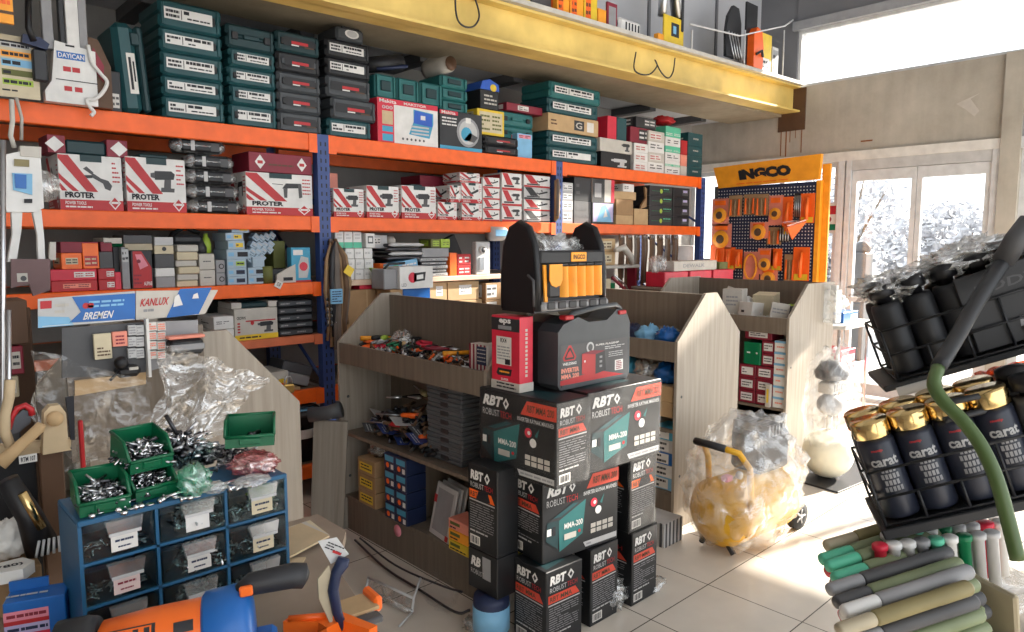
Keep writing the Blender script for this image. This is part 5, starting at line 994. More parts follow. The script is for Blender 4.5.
# wooden handled saws hung on the left
SY=1.95
def sp(x,y): return at(x,y,Y=SY)
def flat(name,parent,pts,m,y0=0,y1=.012):
    b=MB(); b.prism([(sp(x,y).x-so.x,sp(x,y).z-so.z) for x,y in pts],y0,y1,m); return b.build(name,parent)
so=sp(30,455)
t=thing('pruning_saw','wooden handled saw with a round knob grip hanging beside the board','saw',so)
flat('handle',t,[(43,455),(44,413),(50,406),(60,405),(66,413),(69,448),(72,450)],'tan',0,.03); flat('blade_backing',t,[(0,462),(0,448),(74,441),(74,450),(18,460)],'tan',.03,.05)
b=MB(); b.ball((sp(54,418).x-so.x,-.01,sp(54,418).z-so.z),.018,'cardboard_light',8); b.build('knob',t); flat('cover',t,[(66,398),(74,396),(75,440),(71,440),(68,415)],'ink',.0,.01)
so=sp(15,450)
t=thing('bow_saw','curved bow saw with pale wooden arm and red frame at far left','saw',so)
b=MB(); b.tube([Vector((sp(x,y).x-so.x,.0,sp(x,y).z-so.z)) for x,y in ((10,446),(5,432),(5,415),(9,398),(10,380))],.011,'tan',8); b.tube([Vector((sp(x,y).x-so.x,-.02,sp(x,y).z-so.z)) for x,y in ((-2,462),(12,450),(25,438),(37,427),(40,422))],[.018,.014,.013,.013,.01],'cardboard_light',8); b.build('handle',t)
b=MB(); b.tube([Vector((sp(x,y).x-so.x,.01,sp(x,y).z-so.z)) for x,y in ((9,430),(12,418),(18,409),(26,406),(32,410),(33,416))],.007,'red',8); b.build('frame',t)
flat('blade',t,[(11,436),(14,420),(24,411),(33,414),(32,424),(20,434)],'dark_steel',.015,.018)
solid('label_strip','white label strip with black code below the wooden saw','label',sp(17,460).x,sp(35,460).x,SY-.03,SY-.027,sp(25,460).z,sp(25,452).z,'paper',lambda F:F['F'].text('RTM 107',.1,.2,.9,.8,'ink'),bev=0)
solid('saw_rack_board','dark brown upright board holding the wooden saws','board',sp(41,455).x,sp(66,455).x,SY+.03,SY+.06,0,sp(55,446).z,'brown',None)
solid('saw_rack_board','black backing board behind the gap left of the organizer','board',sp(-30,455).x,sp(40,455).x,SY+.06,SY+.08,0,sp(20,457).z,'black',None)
# things on the counter at far left
tz=TZ+.001
solid('cardboard_box','brown cardboard box under the white paper parcel','box',-.02,.262,1.77,1.91,TZ,.905,'cardboard',None)
tz=.906
p=at(44,558,Z=tz)
t=thing('utility_strap_tool','black hand tool with gold patterned strip standing left of the organizer','tool',(p.x,p.y,tz)); b=MB(); b.tube([(.0,0,.02),(-.02,0,.10),(-.055,.0,.19)],[.035,.026,.022],'black',10); b.build('body',t)
b=MB(); b.tube([(-.005,-.03,.08),(-.035,-.032,.165)],[.010,.010],'gold',6); b.build('gold_strip',t)
for k in range(5): b=MB(); b.tube([(-.02+k*.011,-.038,.02),(-.012+k*.009,-.038,.055)],.003,'light_grey',6); b.build('rib',t)
b=MB(); b.tube([(.035,-.02,.06),(.05,-.03,.08),(.05,-.02,.11)],.007,'white',8); b.build('cable_loop',t)
pz=tz
bag('crumpled white paper wrapped parcel at the left edge of the counter',8,556,tz,(.05,.04,.045),'paper',4,name='paper_parcel')
p=at(6,568,Z=tz+.01); b=MB(); b.prismz([(-.06,-.02),(.02,-.04),(.045,-.01),(.03,.025),(-.06,.03)],0,.025,'paper'); f=Face(b,(-.03,-.015,.0255),(.055,-.005,0),(0,.02,0)); f.text('(780)',0,0,1,1,'ink',1); o=b.build('price_tag'); o.location=(p.x,p.y-.03,tz+.001); tag(o,'rounded white tag with black digits on the paper parcel','tag')
tz=TZ+.001
t=thing('carton','blue box with pink and red striped print left of the drawers','box',(at(37,640,Z=tz).x,at(37,640,Z=tz).y,tz),-.35); b=MB(); w=.105; b.box(-w/2,w/2,0,.06,0,.085,'tool_blue',.002); b.box(-w*.5,w*.15,.055,.06,.085,.105,'tool_blue'); f=b.facefr(-w/2,w/2,0,.06,0,.085,'F'); f.rect(0,.0,.72,.22,'crimson'); f.rect(0,.22,.72,.45,'lavender'); f.rect(0,.45,.72,.55,'red'); f.rect(0,.55,.72,.78,'pink'); f.lines(.05,.25,.7,.42,1,'navy',2); f.lines(.05,.58,.7,.75,1,'maroon',2); f=b.facefr(-w/2,w/2,0,.06,0,.085,'T'); f.lines(.0,.3,.7,.6,1,'light_grey',2); b.build('box_body',t)
# ------------------------------------------------ orange and blue power tool in front of the drawers
c=at(180,653,Z=.872); t=thing('power_tool','orange and blue cordless power tool lying before the screw drawers','power tool',(c.x,c.y,.899),-.42); t.scale=(1.42,)*3
T=Matrix.Rotation(-.06,4,'Y')
b=MB(); b.T=T; b.lathe([(.030,-.088),(.040,-.082),(.044,-.03),(.044,.03),(.043,.035)],'tool_orange',(0,0,0),32,'x')
f=Face(b,(-.075,-.0325,.0305),(.07,0,0),(0,.022,.0145)); b.build('body',t)
b=MB(); b.T=T
for (x0,x1) in ((-.072,-.022),(.0,.022)):
    for a0 in range(-3,3): 
        pass
def wrap(mb,x0,x1,a0,a1,r,m,n=6):
    V=[];
    for i in range(n+1):
        a=a0+(a1-a0)*i/n; V+= [(x0,-r*math.cos(a),r*math.sin(a)),(x1,-r*math.cos(a),r*math.sin(a))]
    mb.add(V,[(2*i,2*i+1,2*i+3,2*i+2) for i in range(n)],m,True)
wrap(b,-.072,-.02,.55,1.05,.0448,'charcoal'); wrap(b,-.068,-.024,.60,1.0,.0453,'tool_orange'); wrap(b,.0,.022,.62,.92,.0448,'charcoal'); wrap(b,-.060,-.052,.65,.95,.0457,'charcoal'); wrap(b,-.044,-.038,.65,.95,.0457,'charcoal'); wrap(b,-.032,-.026,.65,.95,.0457,'charcoal'); b.build('emblem',t)
b=MB(); b.T=T; b.lathe([(.045,.03),(.05,.034),(.052,.07),(.047,.085),(.03,.09)],'tool_blue',(0,0,0),28,'x'); b.box(.05,.115,-.05,.02,-.055,-.015,'tool_blue',.006); b.build('collar',t)
b=MB(); b.T=T; b.lathe([(.046,-.088),(.05,-.10),(.05,-.13),(.03,-.135)],'charcoal',(0,0,0),24,'x'); b.box(-.185,-.135,-.05,.035,-.06,.01,'tool_blue',.008); b.build('battery',t)
b=MB(); f=Face(b,(-.18,-.046,.0105),(.04,0,0),(0,.02,.0)); f.text('Crown',0,0,1,1,'navy',2)
b.build('lettering',t)
b=MB(); b.T=T; b.tube([(.075,.0,.045),(.09,.0,.052),(.14,.005,.050),(.155,.006,.046),(.16,.006,.044)],[.010,.0145,.0165,.0165,.006],'charcoal',18); b.build('grip',t)
b=MB(); b.T=T; b.box(.076,.092,-.020,-.012,.045,.058,'tool_orange',.002); b.build('badge',t)
# orange hand clamp, dark curved saw handle, boards
c=at(318,622,Z=tz+.03); t=thing('orange_clamp','orange plastic V shaped tool lying at the counter edge','tool',(c.x,c.y,tz),.1); b=MB(); b.prismz([(-.045,.055),(-.03,.06),(.02,.01),(.055,.0),(.07,-.10),(.05,-.10),(.035,-.03),(-.04,-.035),(-.09,-.07),(-.09,-.095),(-.02,-.06),(.0,-.03),(-.0,.0)],0,.03,'tool_orange'); b.build('frame',t)
b=MB(); b.tube([(-.035,.05,.033),(.02,.0,.035)],.007,'orange',8); b.build('lever',t)
so=at(345,632,Z=tz); 
t=thing('folding_saw','curved dark blue handled pruning saw standing up at the counter edge','saw',so)
b=MB(); 
def kp(x,y): p=at(x,y,Y=so.y); return Vector((p.x-so.x,0,p.z-so.z))
b.tube([kp(345,632),kp(337,612),kp(333,590),kp(336,574),kp(342,564),kp(344,558)],[.007,.010,.011,.011,.014,.012],'navy',12); b.build('handle',t)
b=MB(); b.prism([(v.x,v.z) for v in (kp(333,628),kp(320,600),kp(319,580),kp(330,566),kp(332,575),kp(329,592),kp(334,615))],.004,.008,'beige_plastic'); b.build('card_backing',t)
b=MB(); b.prism([(v.x,v.z) for v in (kp(321,543),kp(340,539),kp(352,556),kp(334,566))],.012,.013,'light_grey'); f=Face(b,kp(324,550)+Vector((0,.0115,0)),kp(345,558)-kp(324,550),kp(330,541)-kp(324,550)); f.lines(.1,.1,.9,.9,3,'ink',1); f.rect(.5,.0,.9,.25,'red',2); b.build('barcode_card',t)
c=at(364,606,Z=tz+.02); t=thing('wallpaper_brush','orange ended brush with beige card beside the curved saw','brush',(c.x-.01,c.y,tz),-.1); b=MB(); b.box(-.05,.035,-.02,.05,.015,.022,'cardboard_light'); b.build('card',t); b=MB(); b.box(.03,.05,-.01,.055,.0,.035,'tool_orange',.006); b.build('handle',t); b=MB(); b.box(-.04,.03,-.05,-.02,0,.015,'dark_grey',.003); 
b.build('bristles',t)
for k,(m,dz) in enumerate((('cream',0),('offwhite',.006),('tan',.012))):
    b=MB(); b.prismz([(-.08,-.05),(.06,-.03),(.07,.10),(-.08,.09)],0,.005,m); o=b.build('thin_board'); o.location=(.835-.01*k,1.70-.02*k,tz+dz); o.rotation_euler=(0,0,.1*k); tag(o,f'thin {["cream","off white","tan"][k]} board on the counter right of the drawers, {["lowest","middle","uppermost"][k]}','board','thin boards right of the drawers')
b=MB(); b.prismz([(-.06,-.03),(.0,-.035),(.02,-.01),(-.005,.01),(-.02,.05),(-.06,.06)],0,.004,'tan'); o=b.build('hook_card'); o.location=(.765,1.60,tz+.001); tag(o,'rounded tan card lying in front of the thin boards','card')
# clear plastic channel on the floor, leaning plank, end bits
b=MB(); A=at(366,590,Z=.02); B3_=at(412,612,Z=.02); dv=(B3_-A); 
b.tube([A,B3_],.012,'milky',8); b.tube([A+Vector((.03,.03,.04)),B3_+Vector((.03,.03,.04))],.006,'light_grey',8); b.tube([B3_,B3_+Vector((.03,.03,.04)),B3_+Vector((.09,.06,.10))],.006,'light_grey',8); b.tube([A,A+Vector((.03,.03,.04))],.006,'light_grey',8); b.tube([B3_,B3_+Vector((-.10,-.05,-.005))],.005,'light_grey',6)
b.face([A,B3_,B3_+Vector((.03,.03,.04)),A+Vector((.03,.03,.04))],'milky'); tag(b.build('plastic_channel'),'clear plastic rail lying on the tiled floor','rail')
t=thing('plank','pale wooden plank leaning against the corner of the plier gondola','board',(1.74,3.42,0),rot=(0,math.radians(3.5),-.75)); b=MB(); b.box(-.02,.16,-.01,.01,0,.66,'laminate',.002); b.build('plank_body',t)
b=MB(); b.tube([(.0,-.02,.66),(.10,-.02,.67),(.17,-.02,.69)],[.04,.038,.045],'dark_grey',12); o=b.build('paper_roll'); o.location=(1.74,3.42,0.03); o.rotation_euler=(0,0,-.75); tag(o,'grey rolled cloth resting on top of the leaning plank','roll')
# ---------------------------------------------------------------- stack of welder cartons in the centre
def welder(f, a0, b0, a1, b1, flip=False):
    X=lambda x: a0+(a1-a0)*x; Yv=lambda y: b0+(b1-b0)*y
    def P_(pts,m,k): f.poly([(X(x),Yv(y)) for x,y in pts],m,k)
    P_([(.02,.35),(.30,.12),(.34,.80),(.05,.72)],'teal_dark',2); P_([(.30,.10),(.62,0),(.95,.30),(.98,.88),(.36,.72)] if False else [(.34,.05),(.90,.28),(.98,.98),(.32,.70)],'teal_light',2); P_([(.05,.72),(.34,.70),(.98,.98),(.70,1.0)],'charcoal',3)
    P_([(.18,.77),(.36,.76),(.80,.95),(.66,.97)],'teal',4); f.rect(X(.04),Yv(.44),X(.14),Yv(.58),'white',4); f.rect(X(.17),Yv(.42),X(.24),Yv(.60),'ink',4)
    f.text('MMA-200',X(.45),Yv(.48),X(.90),Yv(.60),'white',4,.0); f.rect(X(.45),Yv(.26),X(.74),Yv(.38),'offwhite',4); f.disc(X(.82),Yv(.36),.018,'red',4,8)
def rbt_wide(f, model='RBT MMA 200'):
    f.text('RBT',.05,.80,.30,.93,'white',2,.25,.05); f.poly([(.33,.86),(.37,.93),(.41,.86),(.37,.79)],'white',2); f.poly([(.352,.86),(.37,.895),(.388,.86),(.37,.825)],'charcoal',3)
    f.text('ROBUST',.05,.68,.28,.76,'light_grey',2,0,.0); f.text('TECH',.29,.68,.44,.76,'red',2,0,.0)
    f.poly([(.56,.78),(1.0,.78),(1.0,.95),(.64,.95)],'banner',1); f.text(model,.64,.82,.97,.91,'brown',3,.1,.02); f.text('INVERTER KAYNAK MAKINESI',.52,.70,.97,.75,'light_grey',2,0,.01)
    welder(f,.03,.06,.56,.67)
    f.disc(.66,.58,.045,'crimson',2,14); f.disc(.72,.47,.042,'white',2,14); f.disc(.67,.58,.02,'white',3,8); f.poly([(.74,.56),(.80,.66),(.77,.54)],'teal_light',2)
    for r_ in (0,1):
        for c in range(4): f.rect(.62+c*.08,.26-r_*.07,.685+c*.08,.315-r_*.07,'offwhite',2)
    f.poly([(.55,.04),(.98,.04),(.98,.11),(.52,.11)],'light_grey',2); f.lines(.56,.05,.96,.10,1,'grey',3)
def rbt_narrow(f, marker=False):
    f.text('RBT',.10,.82,.52,.93,'white',2,.2,.05); f.poly([(.58,.875),(.67,.94),(.76,.875),(.67,.81)],'white',2); f.poly([(.625,.875),(.67,.91),(.715,.875),(.67,.84)],'charcoal',3)
    f.text('ROBUST',.10,.73,.55,.79,'light_grey',2,0,0); f.text('TECH',.57,.73,.85,.79,'red',2,0,0)
    f.poly([(.06,.60),(.92,.60),(.80,.70),(.06,.70)],'orange' if marker else 'banner',1); f.text('RBT MMA',.10,.62,.7,.68,'brown',3,0,.02)
    if marker: f.poly([(.30,.60),(.38,.70),(.70,.71),(.78,.61),(.6,.59)],'ink',4)
    f.rect(.06,.57,.92,.585,'light_grey',2); f.lines(.08,.24,.90,.55,11,'grey',2,.32); f.lines(.08,.19,.7,.23,1,'light_grey',2)
    f.rect(.08,.05,.42,.16,'paper',2)
    for k in range(8): f.rect(.11+k*.035,.065,.122+k*.035+.008*(k%3),.145,'ink',3)
mat('box_black',(.009,.010,.012),.45,var=.2,scale=5)
mat('carton_shade',(.022,.023,.025),.4)
RG='black printed welder cartons in the central stack'
def rbt(lab, x, y, z, w, d, h, rz, wide, m='box_black', model='RBT MMA 200', mk=False):
    """x, y: the corner nearest the camera"""
    b=MB(); b.box(0,w,0,d,0,h,m,.003)
    F,L_=b.facefr(0,w,0,d,0,h,'F'),b.facefr(0,w,0,d,0,h,'L')
    if wide=='L': rbt_wide(L_,model); rbt_narrow(F,mk)
    elif wide=='F': rbt_wide(F,model); rbt_narrow(L_,mk)
    else: rbt_narrow(F,mk); rbt_narrow(L_,mk)
    tf=b.facefr(0,w,0,d,0,h,'T'); tf.poly([(.1,.1),(.7,.2),(.6,.7),(.15,.6)],'teal_dark',1); tf.rect(.55,.75,.95,.9,'light_grey',1)
    o=b.build('welder_carton'); o.location=(x,y,z); o.rotation_euler=(0,0,rz); return tag(o,lab,'box',RG)
H_=.335
rbt('black welder carton at floor level, front corner of the stack',1.875,1.805,0,.20,.19,H_-.002,-.05,None)
rbt('black welder carton at floor level, second from the front corner',2.15,1.815,0,.18,.36,H_-.002,.0,None)
rbt('black welder carton at floor level nearest the wrapped compressor',2.41,1.80,0,.185,.36,H_-.002,.0,None)
rbt('black welder carton in the middle layer with the full teal machine picture',1.91,1.86,H_,.42,.21,H_-.002,-.10,'F')
rbt('black welder carton in the middle layer, right end with marker scribble',2.40,1.81,H_,.19,.40,H_-.002,.0,None,mk=True)
rbt('black welder carton in the middle layer, far left with orange label',1.86,2.125,H_,.40,.19,H_-.002,-.05,None,mk=True) if False else None
b=MB(); w,d,h=.115,.18,H_+.018; b.box(0,w,0,d,0,h,'box_black',.003); rbt_narrow(b.facefr(0,w,0,d,0,h,'L'),True); o=b.build('welder_carton'); o.location=(1.79,1.99,H_+.02); tag(o,'black welder carton far left of the middle layer with orange label strip','box',RG)
h=.170; b=MB(); b.box(0,w,0,d,0,h,'box_black',.003); f=b.facefr(0,w,0,d,0,h,'L'); f.text('RB',.10,.58,.42,.82,'white',2,.2,.05); f.text('ROBUST',.10,.38,.55,.50,'light_grey',2,0,0); f.rect(.5,.36,.78,.90,'grey',2); b.build('x') if False else None
o=b.build('welder_carton'); o.location=(1.79,1.99,.182); tag(o,'black welder carton far left at floor level with grey tape on its letters','box',RG)
rbt('black welder carton on the top layer turned with its long side left',1.885,1.765,2*H_,.19,.43,H_-.002,.02,'L')
rbt('black welder carton on the top layer facing right under the grey case',2.105,1.80,2*H_,.47,.30,H_-.002,-.035,'F',model='RBT MMA 220')
# glossy film left over some cartons
def wrapbox(lab,x,y,z,w,d,h,rz,seed,parent_name='shrink_film'):
    b=MB(); n=16; V=[];Fs=[]
    for (o_,u,v,nrm) in (((0,0,0),(w,0,0),(0,0,h),(0,-1,0)),((0,d,0),(0,-d,0),(0,0,h),(-1,0,0))):
        k=len(V)
        for j in range(n+1):
            for i in range(n+1):
                q=Vector((i/n*4,j/n*4,seed)); a=.004+.010*abs(noise.noise(q))*(1 if 0<i<n else .4); V.append(Vector(o_)+Vector(u)*(i/n)+Vector(v)*(j/n)+Vector(nrm)*a)
        for j in range(n):
            for i in range(n): Fs.append((k+j*(n+1)+i,k+j*(n+1)+i+1,k+(j+1)*(n+1)+i+1,k+(j+1)*(n+1)+i))
    b.add(V,Fs,'wrap',True); o=b.build(parent_name); o.location=(x,y,z); o.rotation_euler=(0,0,rz); return tag(o,lab,'plastic film')
wrapbox('clear film stretched over the upper left welder carton',1.883,1.763,2*H_,.195,.43,H_-.004,.02,1)
wrapbox('clear film stretched over the upper right welder carton',2.104,1.798,2*H_,.47,.01,H_-.004,-.035,2)
wrapbox('clear film over the scribbled carton at the right of the stack',2.399,1.808,H_,.19,.01,H_-.004,0,3)
p=at(598,618,Z=0); bag('torn crumpled clear film on the floor by the front carton',606,606,.001,(.09,.08,.075),'milky',15,name='plastic_film')
bag('pinkish crumpled wrapper on the floor before the carton stack',485,628,.001,(.09,.07,.04),'milky',18,name='plastic_wrapper')
bag('crumpled film at the foot of the last floor carton',650,588,.001,(.10,.05,.02),'milky',19,name='plastic_film')
b=MB(); b.lathe([(.06,0),(.070,.01),(.075,.16),(.07,.18)],'navy',n=20); b.lathe([(.076,.04),(.0765,.14)],'sky_blue',n=20); o=b.build('wrapped_can'); o.location=(2.02,2.20-.28,0); 
o.location=(1.81,2.05,0); tag(o,'blue patterned can in clear film left of the floor cartons','can')
bag('clear film around the blue patterned can',488,622,.001,(.07,.07,.08),'wrap',23,name='plastic_film')
# grey welder case and red carton on top
ZT=3*H_+.001
t=thing('welder_case','grey plastic welder case with a red machine print on the carton stack','case',(2.035,1.90,ZT),-.02)
w,d,h=.45,.24,.245
b=MB(); pr=[(0,.02),(.015,0),(w-.015,0),(w,.02),(w,h-.0),(w-.03,h+.055),(w*.80,h+.062),(w*.66,h+.02),(w*.40,h+.02),(w*.26,h+.045),(.03,h+.02),(0,h-.01)]
b.prism(pr,0,d*.48,'case_grey'); b.prism([(x,z*.995) for x,z in pr],d*.49,d,'case_black'); b.box(.02,w-.02,-.004,.0,.01,.02,'case_grey'); b.build('shell',t)
b=MB(); f=Face(b,(.012,-.002,.02),(w-.03,0,0),(0,0,h*.66)); f.rect(0,0,1,1,'dark_grey',0); f.poly([(0,0),(.95,0),(.55,.22),(0,.12)],'red',1); f.poly([(.05,.60),(.20,.60),(.22,.68),(.145,.98),(.11,.98),(.03,.68)],'red',1); f.poly([(.065,.63),(.185,.63),(.195,.69),(.14,.92),(.115,.92),(.055,.69)],'case_black',2); f.poly([(.075,.68),(.175,.68),(.13,.86),(.1,.8)],'red',3)
f.text('WELDING',.03,.49,.22,.56,'white',2); f.text('INVERTER',.01,.30,.26,.42,'salmon',2,0,.04); f.text('MMA 200',.01,.15,.26,.27,'salmon',2,0,.04)
f.poly([(.30,.20),(.50,.14),(.50,.66),(.30,.72)],'red',2); f.poly([(.50,.14),(.66,.20),(.64,.72),(.50,.66)],'charcoal',2); f.poly([(.30,.72),(.50,.66),(.64,.72),(.44,.78)],'maroon',3); f.disc(.34,.52,.012,'white',4,8); f.disc(.42,.86,.055,'light_grey',2,14); f.disc(.42,.86,.035,'dark_grey',3,14)
for k in range(3): f.rect(.56,.30+k*.12,.60,.36+k*.12,'grey',3)
f.text('SUPER FLAGSHIP',.50,.87,.86,.92,'white',2); f.lines(.64,.74,.96,.84,2,'light_grey',2); f.lines(.70,.52,.93,.68,3,'light_grey',2,.35); f.rect(.80,.14,.93,.42,'white',2); f.lines(.82,.16,.91,.40,5,'maroon',3,.6); b.build('printed_sleeve',t)
b=MB(); b.tube([(w*.12,.03,h+.035),(w*.2,.0,h+.062),(w*.5,-.008,h+.080),(w*.78,.0,h+.082),(w*.9,.02,h+.06)],.011,'case_grey',10); b.build('handle',t)
for x in (.13,.87): b=MB(); b.box(w*x-.025,w*x+.025,-.01,.03,h+.038,h+.056,'red',.004); b.build('latch',t)
t=thing('carton','tall narrow red carton standing beside the grey welder case','box',(1.90,1.98,ZT),0)
w,d,h=.075,.165,.30; b=MB(); b.box(0,w,0,d,0,h,'crimson',.002); b.box(-.0015,w+.0015,-.0015,d+.0015,0,.035,'offwhite'); f=b.facefr(0,w,0,d,0,h,'L'); f.rect(0,.80,1,.97,'charcoal'); f.text('eps',.28,.88,.70,.96,'white',2,0,.04); f.rect(.25,.82,.72,.87,'grey',2); f.rect(.18,.34,.72,.72,'paper'); f.lines(.22,.4,.68,.6,5,'grey',2); f.rect(.5,.35,.68,.42,'ink',3); f.text('RX4',.33,.64,.55,.70,'ink',2); f.poly([(.18,.22),(.24,.29),(.74,.29),(.70,.20),(.24,.19)],'charcoal'); f.lines(.3,.22,.65,.27,1,'amber',2); f.text('SUPER',.35,.13,.62,.16,'white'); f.lines(.2,.02,.9,.11,2,'ink',5)
f=b.facefr(0,w,0,d,0,h,'F'); 
for k in range(12): f.rect(.42,.2+k*.055,.58,.235+k*.055,'offwhite')
b.build('box_body',t)
# open tool bag
t=thing('tool_bag','black open tool bag with orange pockets on top of the grey case','bag',(1.93,1.93,ZT+.325),-.03)
w,d,h=.41,.19,.22
end=[(0,0),(d,0),(d,.14),(d*.93,.25),(d*.75,.32),(d*.5,.34),(d*.25,.32),(d*.07,.25),(0,.14)]
for x in (0,w-.03):
    b=MB(); V=[(x,yy,zz) for yy,zz in end]+[(x+.03,yy,zz) for yy,zz in end]; n=len(end); b.add(V,[tuple(range(n-1,-1,-1)),tuple(range(n,2*n))]+[(i,(i+1)%n,(i+1)%n+n,i+n) for i in range(n)],'black')
    b.tube([(x+.015,yy,zz) for yy,zz in end[1:]]+[(x+.015,0,0)],.017,'black',8); b.build('end_panel',t)
b=MB(); b.box(.03,w-.03,0,.012,.04,.225,'charcoal',.004); b.box(.03,w-.03,d-.012,d,.04,.225,'charcoal',.004); b.box(.03,w-.03,.0,d,.03,.045,'charcoal'); b.build('side_wall',t)
b=MB(); b.box(.02,w-.02,-.012,.03,.18,.235,'case_black',.008); b.build('top_band',t)
b=MB(); f=b.facefr(.19,.28,-.016,0,.19,.228,'F'); b.box(.19,.28,-.016,-.011,.19,.228,'amber',.002); f.text('INGCO',.12,.25,.88,.75,'ink',2); b.build('badge',t)
for k in range(5):
    x0=.128+k*.050; b=MB(); V=[]; n=8
    for j in range(2):
        for i in range(n+1): a=i/n; V.append((x0+0.048*a,-.012-.022*math.sin(PI*a)*(1 if j==0 else .75),.05 if j==0 else .172))
    b.add(V,[(i,i+1,n+1+i+1,n+1+i) for i in range(n)],'amber',True); b.add([(x0,-.012,.055),(x0+0.048,-.012,.055),(x0+0.048,-.001,.055),(x0,-.001,.055)],[(0,1,2,3)],'amber'); b.build('pocket',t)
    b=MB(); b.box(x0+.003,x0+0.05,-.014,-.004,.172,.185,'black',.003); b.build('tool_loop',t)
b=MB(); b.box(.050,.118,-.03,-.0125,.05,.12,'black',.01); b.build('phone_pouch',t)
b=MB(); b.prism([(.050,.182),(.120,.182),(.120,.12),(.110,.10),(.086,.092),(.062,.10),(.050,.12)],-.035,-.031,'amber'); b.build('pouch_flap',t)
b=MB(); b.prism([(.03,.18),(.045,.18),(.055,.03),(.04,.03)],-.02,-.013,'amber'); b.build('trim_strip',t)
b=MB(); b.box(.02,w,-.03,.04,0,.035,'grey',.01); 
for k in range(6): b.box(.04+k*.06,.085+k*.06,-.036,-.028,.006,.035,'charcoal',.004)
b.box(.0,w,-.0,d,-.008,.0,'black'); b.build('moulded_base',t)
b=MB(); b.tube([(.0,.0,.02),(-.015,-.01,.12),(-.005,.03,.14)],.006,'dark_grey',6); b.build('strap_ring',t)
b=MB(); cloth(b,(.205,.095,.22),(.15,.06,.075),'milky',31,.4,44,24,8); o=b.build('plastic_bag'); o.location=t.location; tag(o,'crumpled clear plastic filling the open tool bag','bag')
# ---------------------------------------------------------------- gondola 1 contents
def tool(kind, lab, x, y, z, rz, col, ln=.2, tilt=0, name=None):
    t=thing(name or kind, lab, 'hand tool' if kind!='pliers' else 'pliers', (x,y,z), rot=(0,tilt,rz))
    if kind=='pliers':
        for s in (-1,1):
            b=MB(); b.tube([(0,0,0),(-.02,s*.008,0),(-.06,s*.024,0),(-ln*.62,s*.018,0),(-ln*.7,s*.016,0)],[.004,.005,.008,.009,.005],col,8); b.build('grip',t)
            b=MB(); b.tube([(0,0,0),(.015,s*.009,0),(.035,s*.007,0),(ln*.3,s*.002,0)],[.006,.008,.006,.003],'steel',8); b.build('jaw',t)
    elif kind=='screwdriver':
        b=MB(); b.lathe([(.006,-ln*.5),(.013,-ln*.48),(.015,-ln*.3),(.012,-ln*.1),(.008,-ln*.06)],col,n=10,axis='x'); b.build('handle',t)
        b=MB(); b.cyl((-ln*.06,0,0),(ln*.5,0,0),.0035,'steel',8); b.build('shaft',t)
    elif kind=='hammer':
        b=MB(); b.tube([(-ln*.5,0,0),(-ln*.2,0,0),(ln*.35,0,0)],[.014,.012,.010],col,8); b.build('handle',t); b=MB(); b.box(ln*.34,ln*.44,-.05,.05,-.012,.012,'dark_steel',.003); b.build('head',t)
    elif kind=='clamp':
        b=MB(); b.tube([(-.06,0,0),(-.06,.05,.0),(.0,.065,.01),(.05,.04,.01)],.009,col,8); b.build('frame',t); b=MB(); b.tube([(-.06,-.03,0),(-.06,.06,0)],.005,'steel',8); b.build('screw',t); b=MB(); b.tube([(.05,.04,.01),(.05,-.02,.0)],.010,col,8); b.build('handle',t)
    elif kind=='snips':
        for s in (-1,1): b=MB(); b.tube([(0,0,0),(-.05,s*.03,0),(-.12,s*.022,0)],[.005,.009,.007],col,8); b.build('grip',t)
        b=MB(); b.prismz([(0,-.008),(.06,-.002),(.07,.002),(.0,.010)],-.002,.002,'steel'); b.build('blade',t)
    return t
def tt(px,py,z=1.03): p=at(px,py,Z=z); return p.x,p.y,z
SP=[('pliers','black handled pliers flat at the far end of the wooden tray',(352,332),.3,'case_black',.2),
('screwdriver','orange handled screwdriver near the far tray corner',(372,336),.9,'orange',.22),
('hammer','yellow handled hammer slanting over the tray lip',(375,340),-1.0,'amber',.2),
('pliers','long orange handled pliers across the middle of the tray',(398,330),-.6,'orange',.26),
('pliers','orange gripped pliers behind the yellow hammer handle',(390,334),-.9,'orange',.2),
('screwdriver','black screwdriver lying beside the silver mesh pack',(405,336),-.7,'case_black',.22),
('snips','green handled snips nearest the tray lip middle',(428,347),-.9,'mint',.2),
('snips','second green handled snips tucked under the first',(422,343),-.5,'green',.2),
('clamp','red clamp standing out in the right part of the tray',(447,345),.3,'crimson',.2),
('pliers','red handled pliers right behind the red clamp',(455,338),-.4,'crimson',.2),
('hammer','amber handled tool lying along the lip at the right end',(460,356),-1.15,'amber',.17),
('screwdriver','small black screwdriver between green snips and red clamp',(440,350),-.9,'black',.16),
('pliers','long nosed pliers with dark grips beside the flag pack',(462,334),-1.2,'charcoal',.22),
('pliers','grey handled pliers in the centre back of the tray',(418,330),-.3,'grey',.22),
('screwdriver','yellow green screwdriver at the back of the tray',(432,328),-.2,'lime',.16),
('screwdriver','slim steel screwdriver pointing up left in the tray middle',(440,336),-.8,'light_grey',.18),
('screwdriver','copper coloured screwdriver across the pliers',(412,344),.2,'cardboard_light',.2),
('pliers','black pliers half buried behind the copper screwdriver',(408,340),1.2,'black',.2),
('snips','dark snips lying at the back left of the tray',(385,325),-.6,'charcoal',.2),
('screwdriver','white handled screwdriver by the far tray corner',(360,330),-.3,'white',.18),
('pliers','maroon handled pliers under the red clamp',(450,352),-1.6,'maroon',.18),
('hammer','small brown wooden hammer at the back of the tray',(426,324),-.4,'leather_tan',.2)]
for i,(k,lab,(px,py),rz,col,ln) in enumerate(SP):
    x,y,z=tt(px,py,1.03+.014*(i%3)); x=min(max(x,2.0),2.17); y=min(max(y,2.33),3.32); tool(k,lab,x,y,z+.015,rz+.8,col,ln*1.02,.05*((i%3)-1))
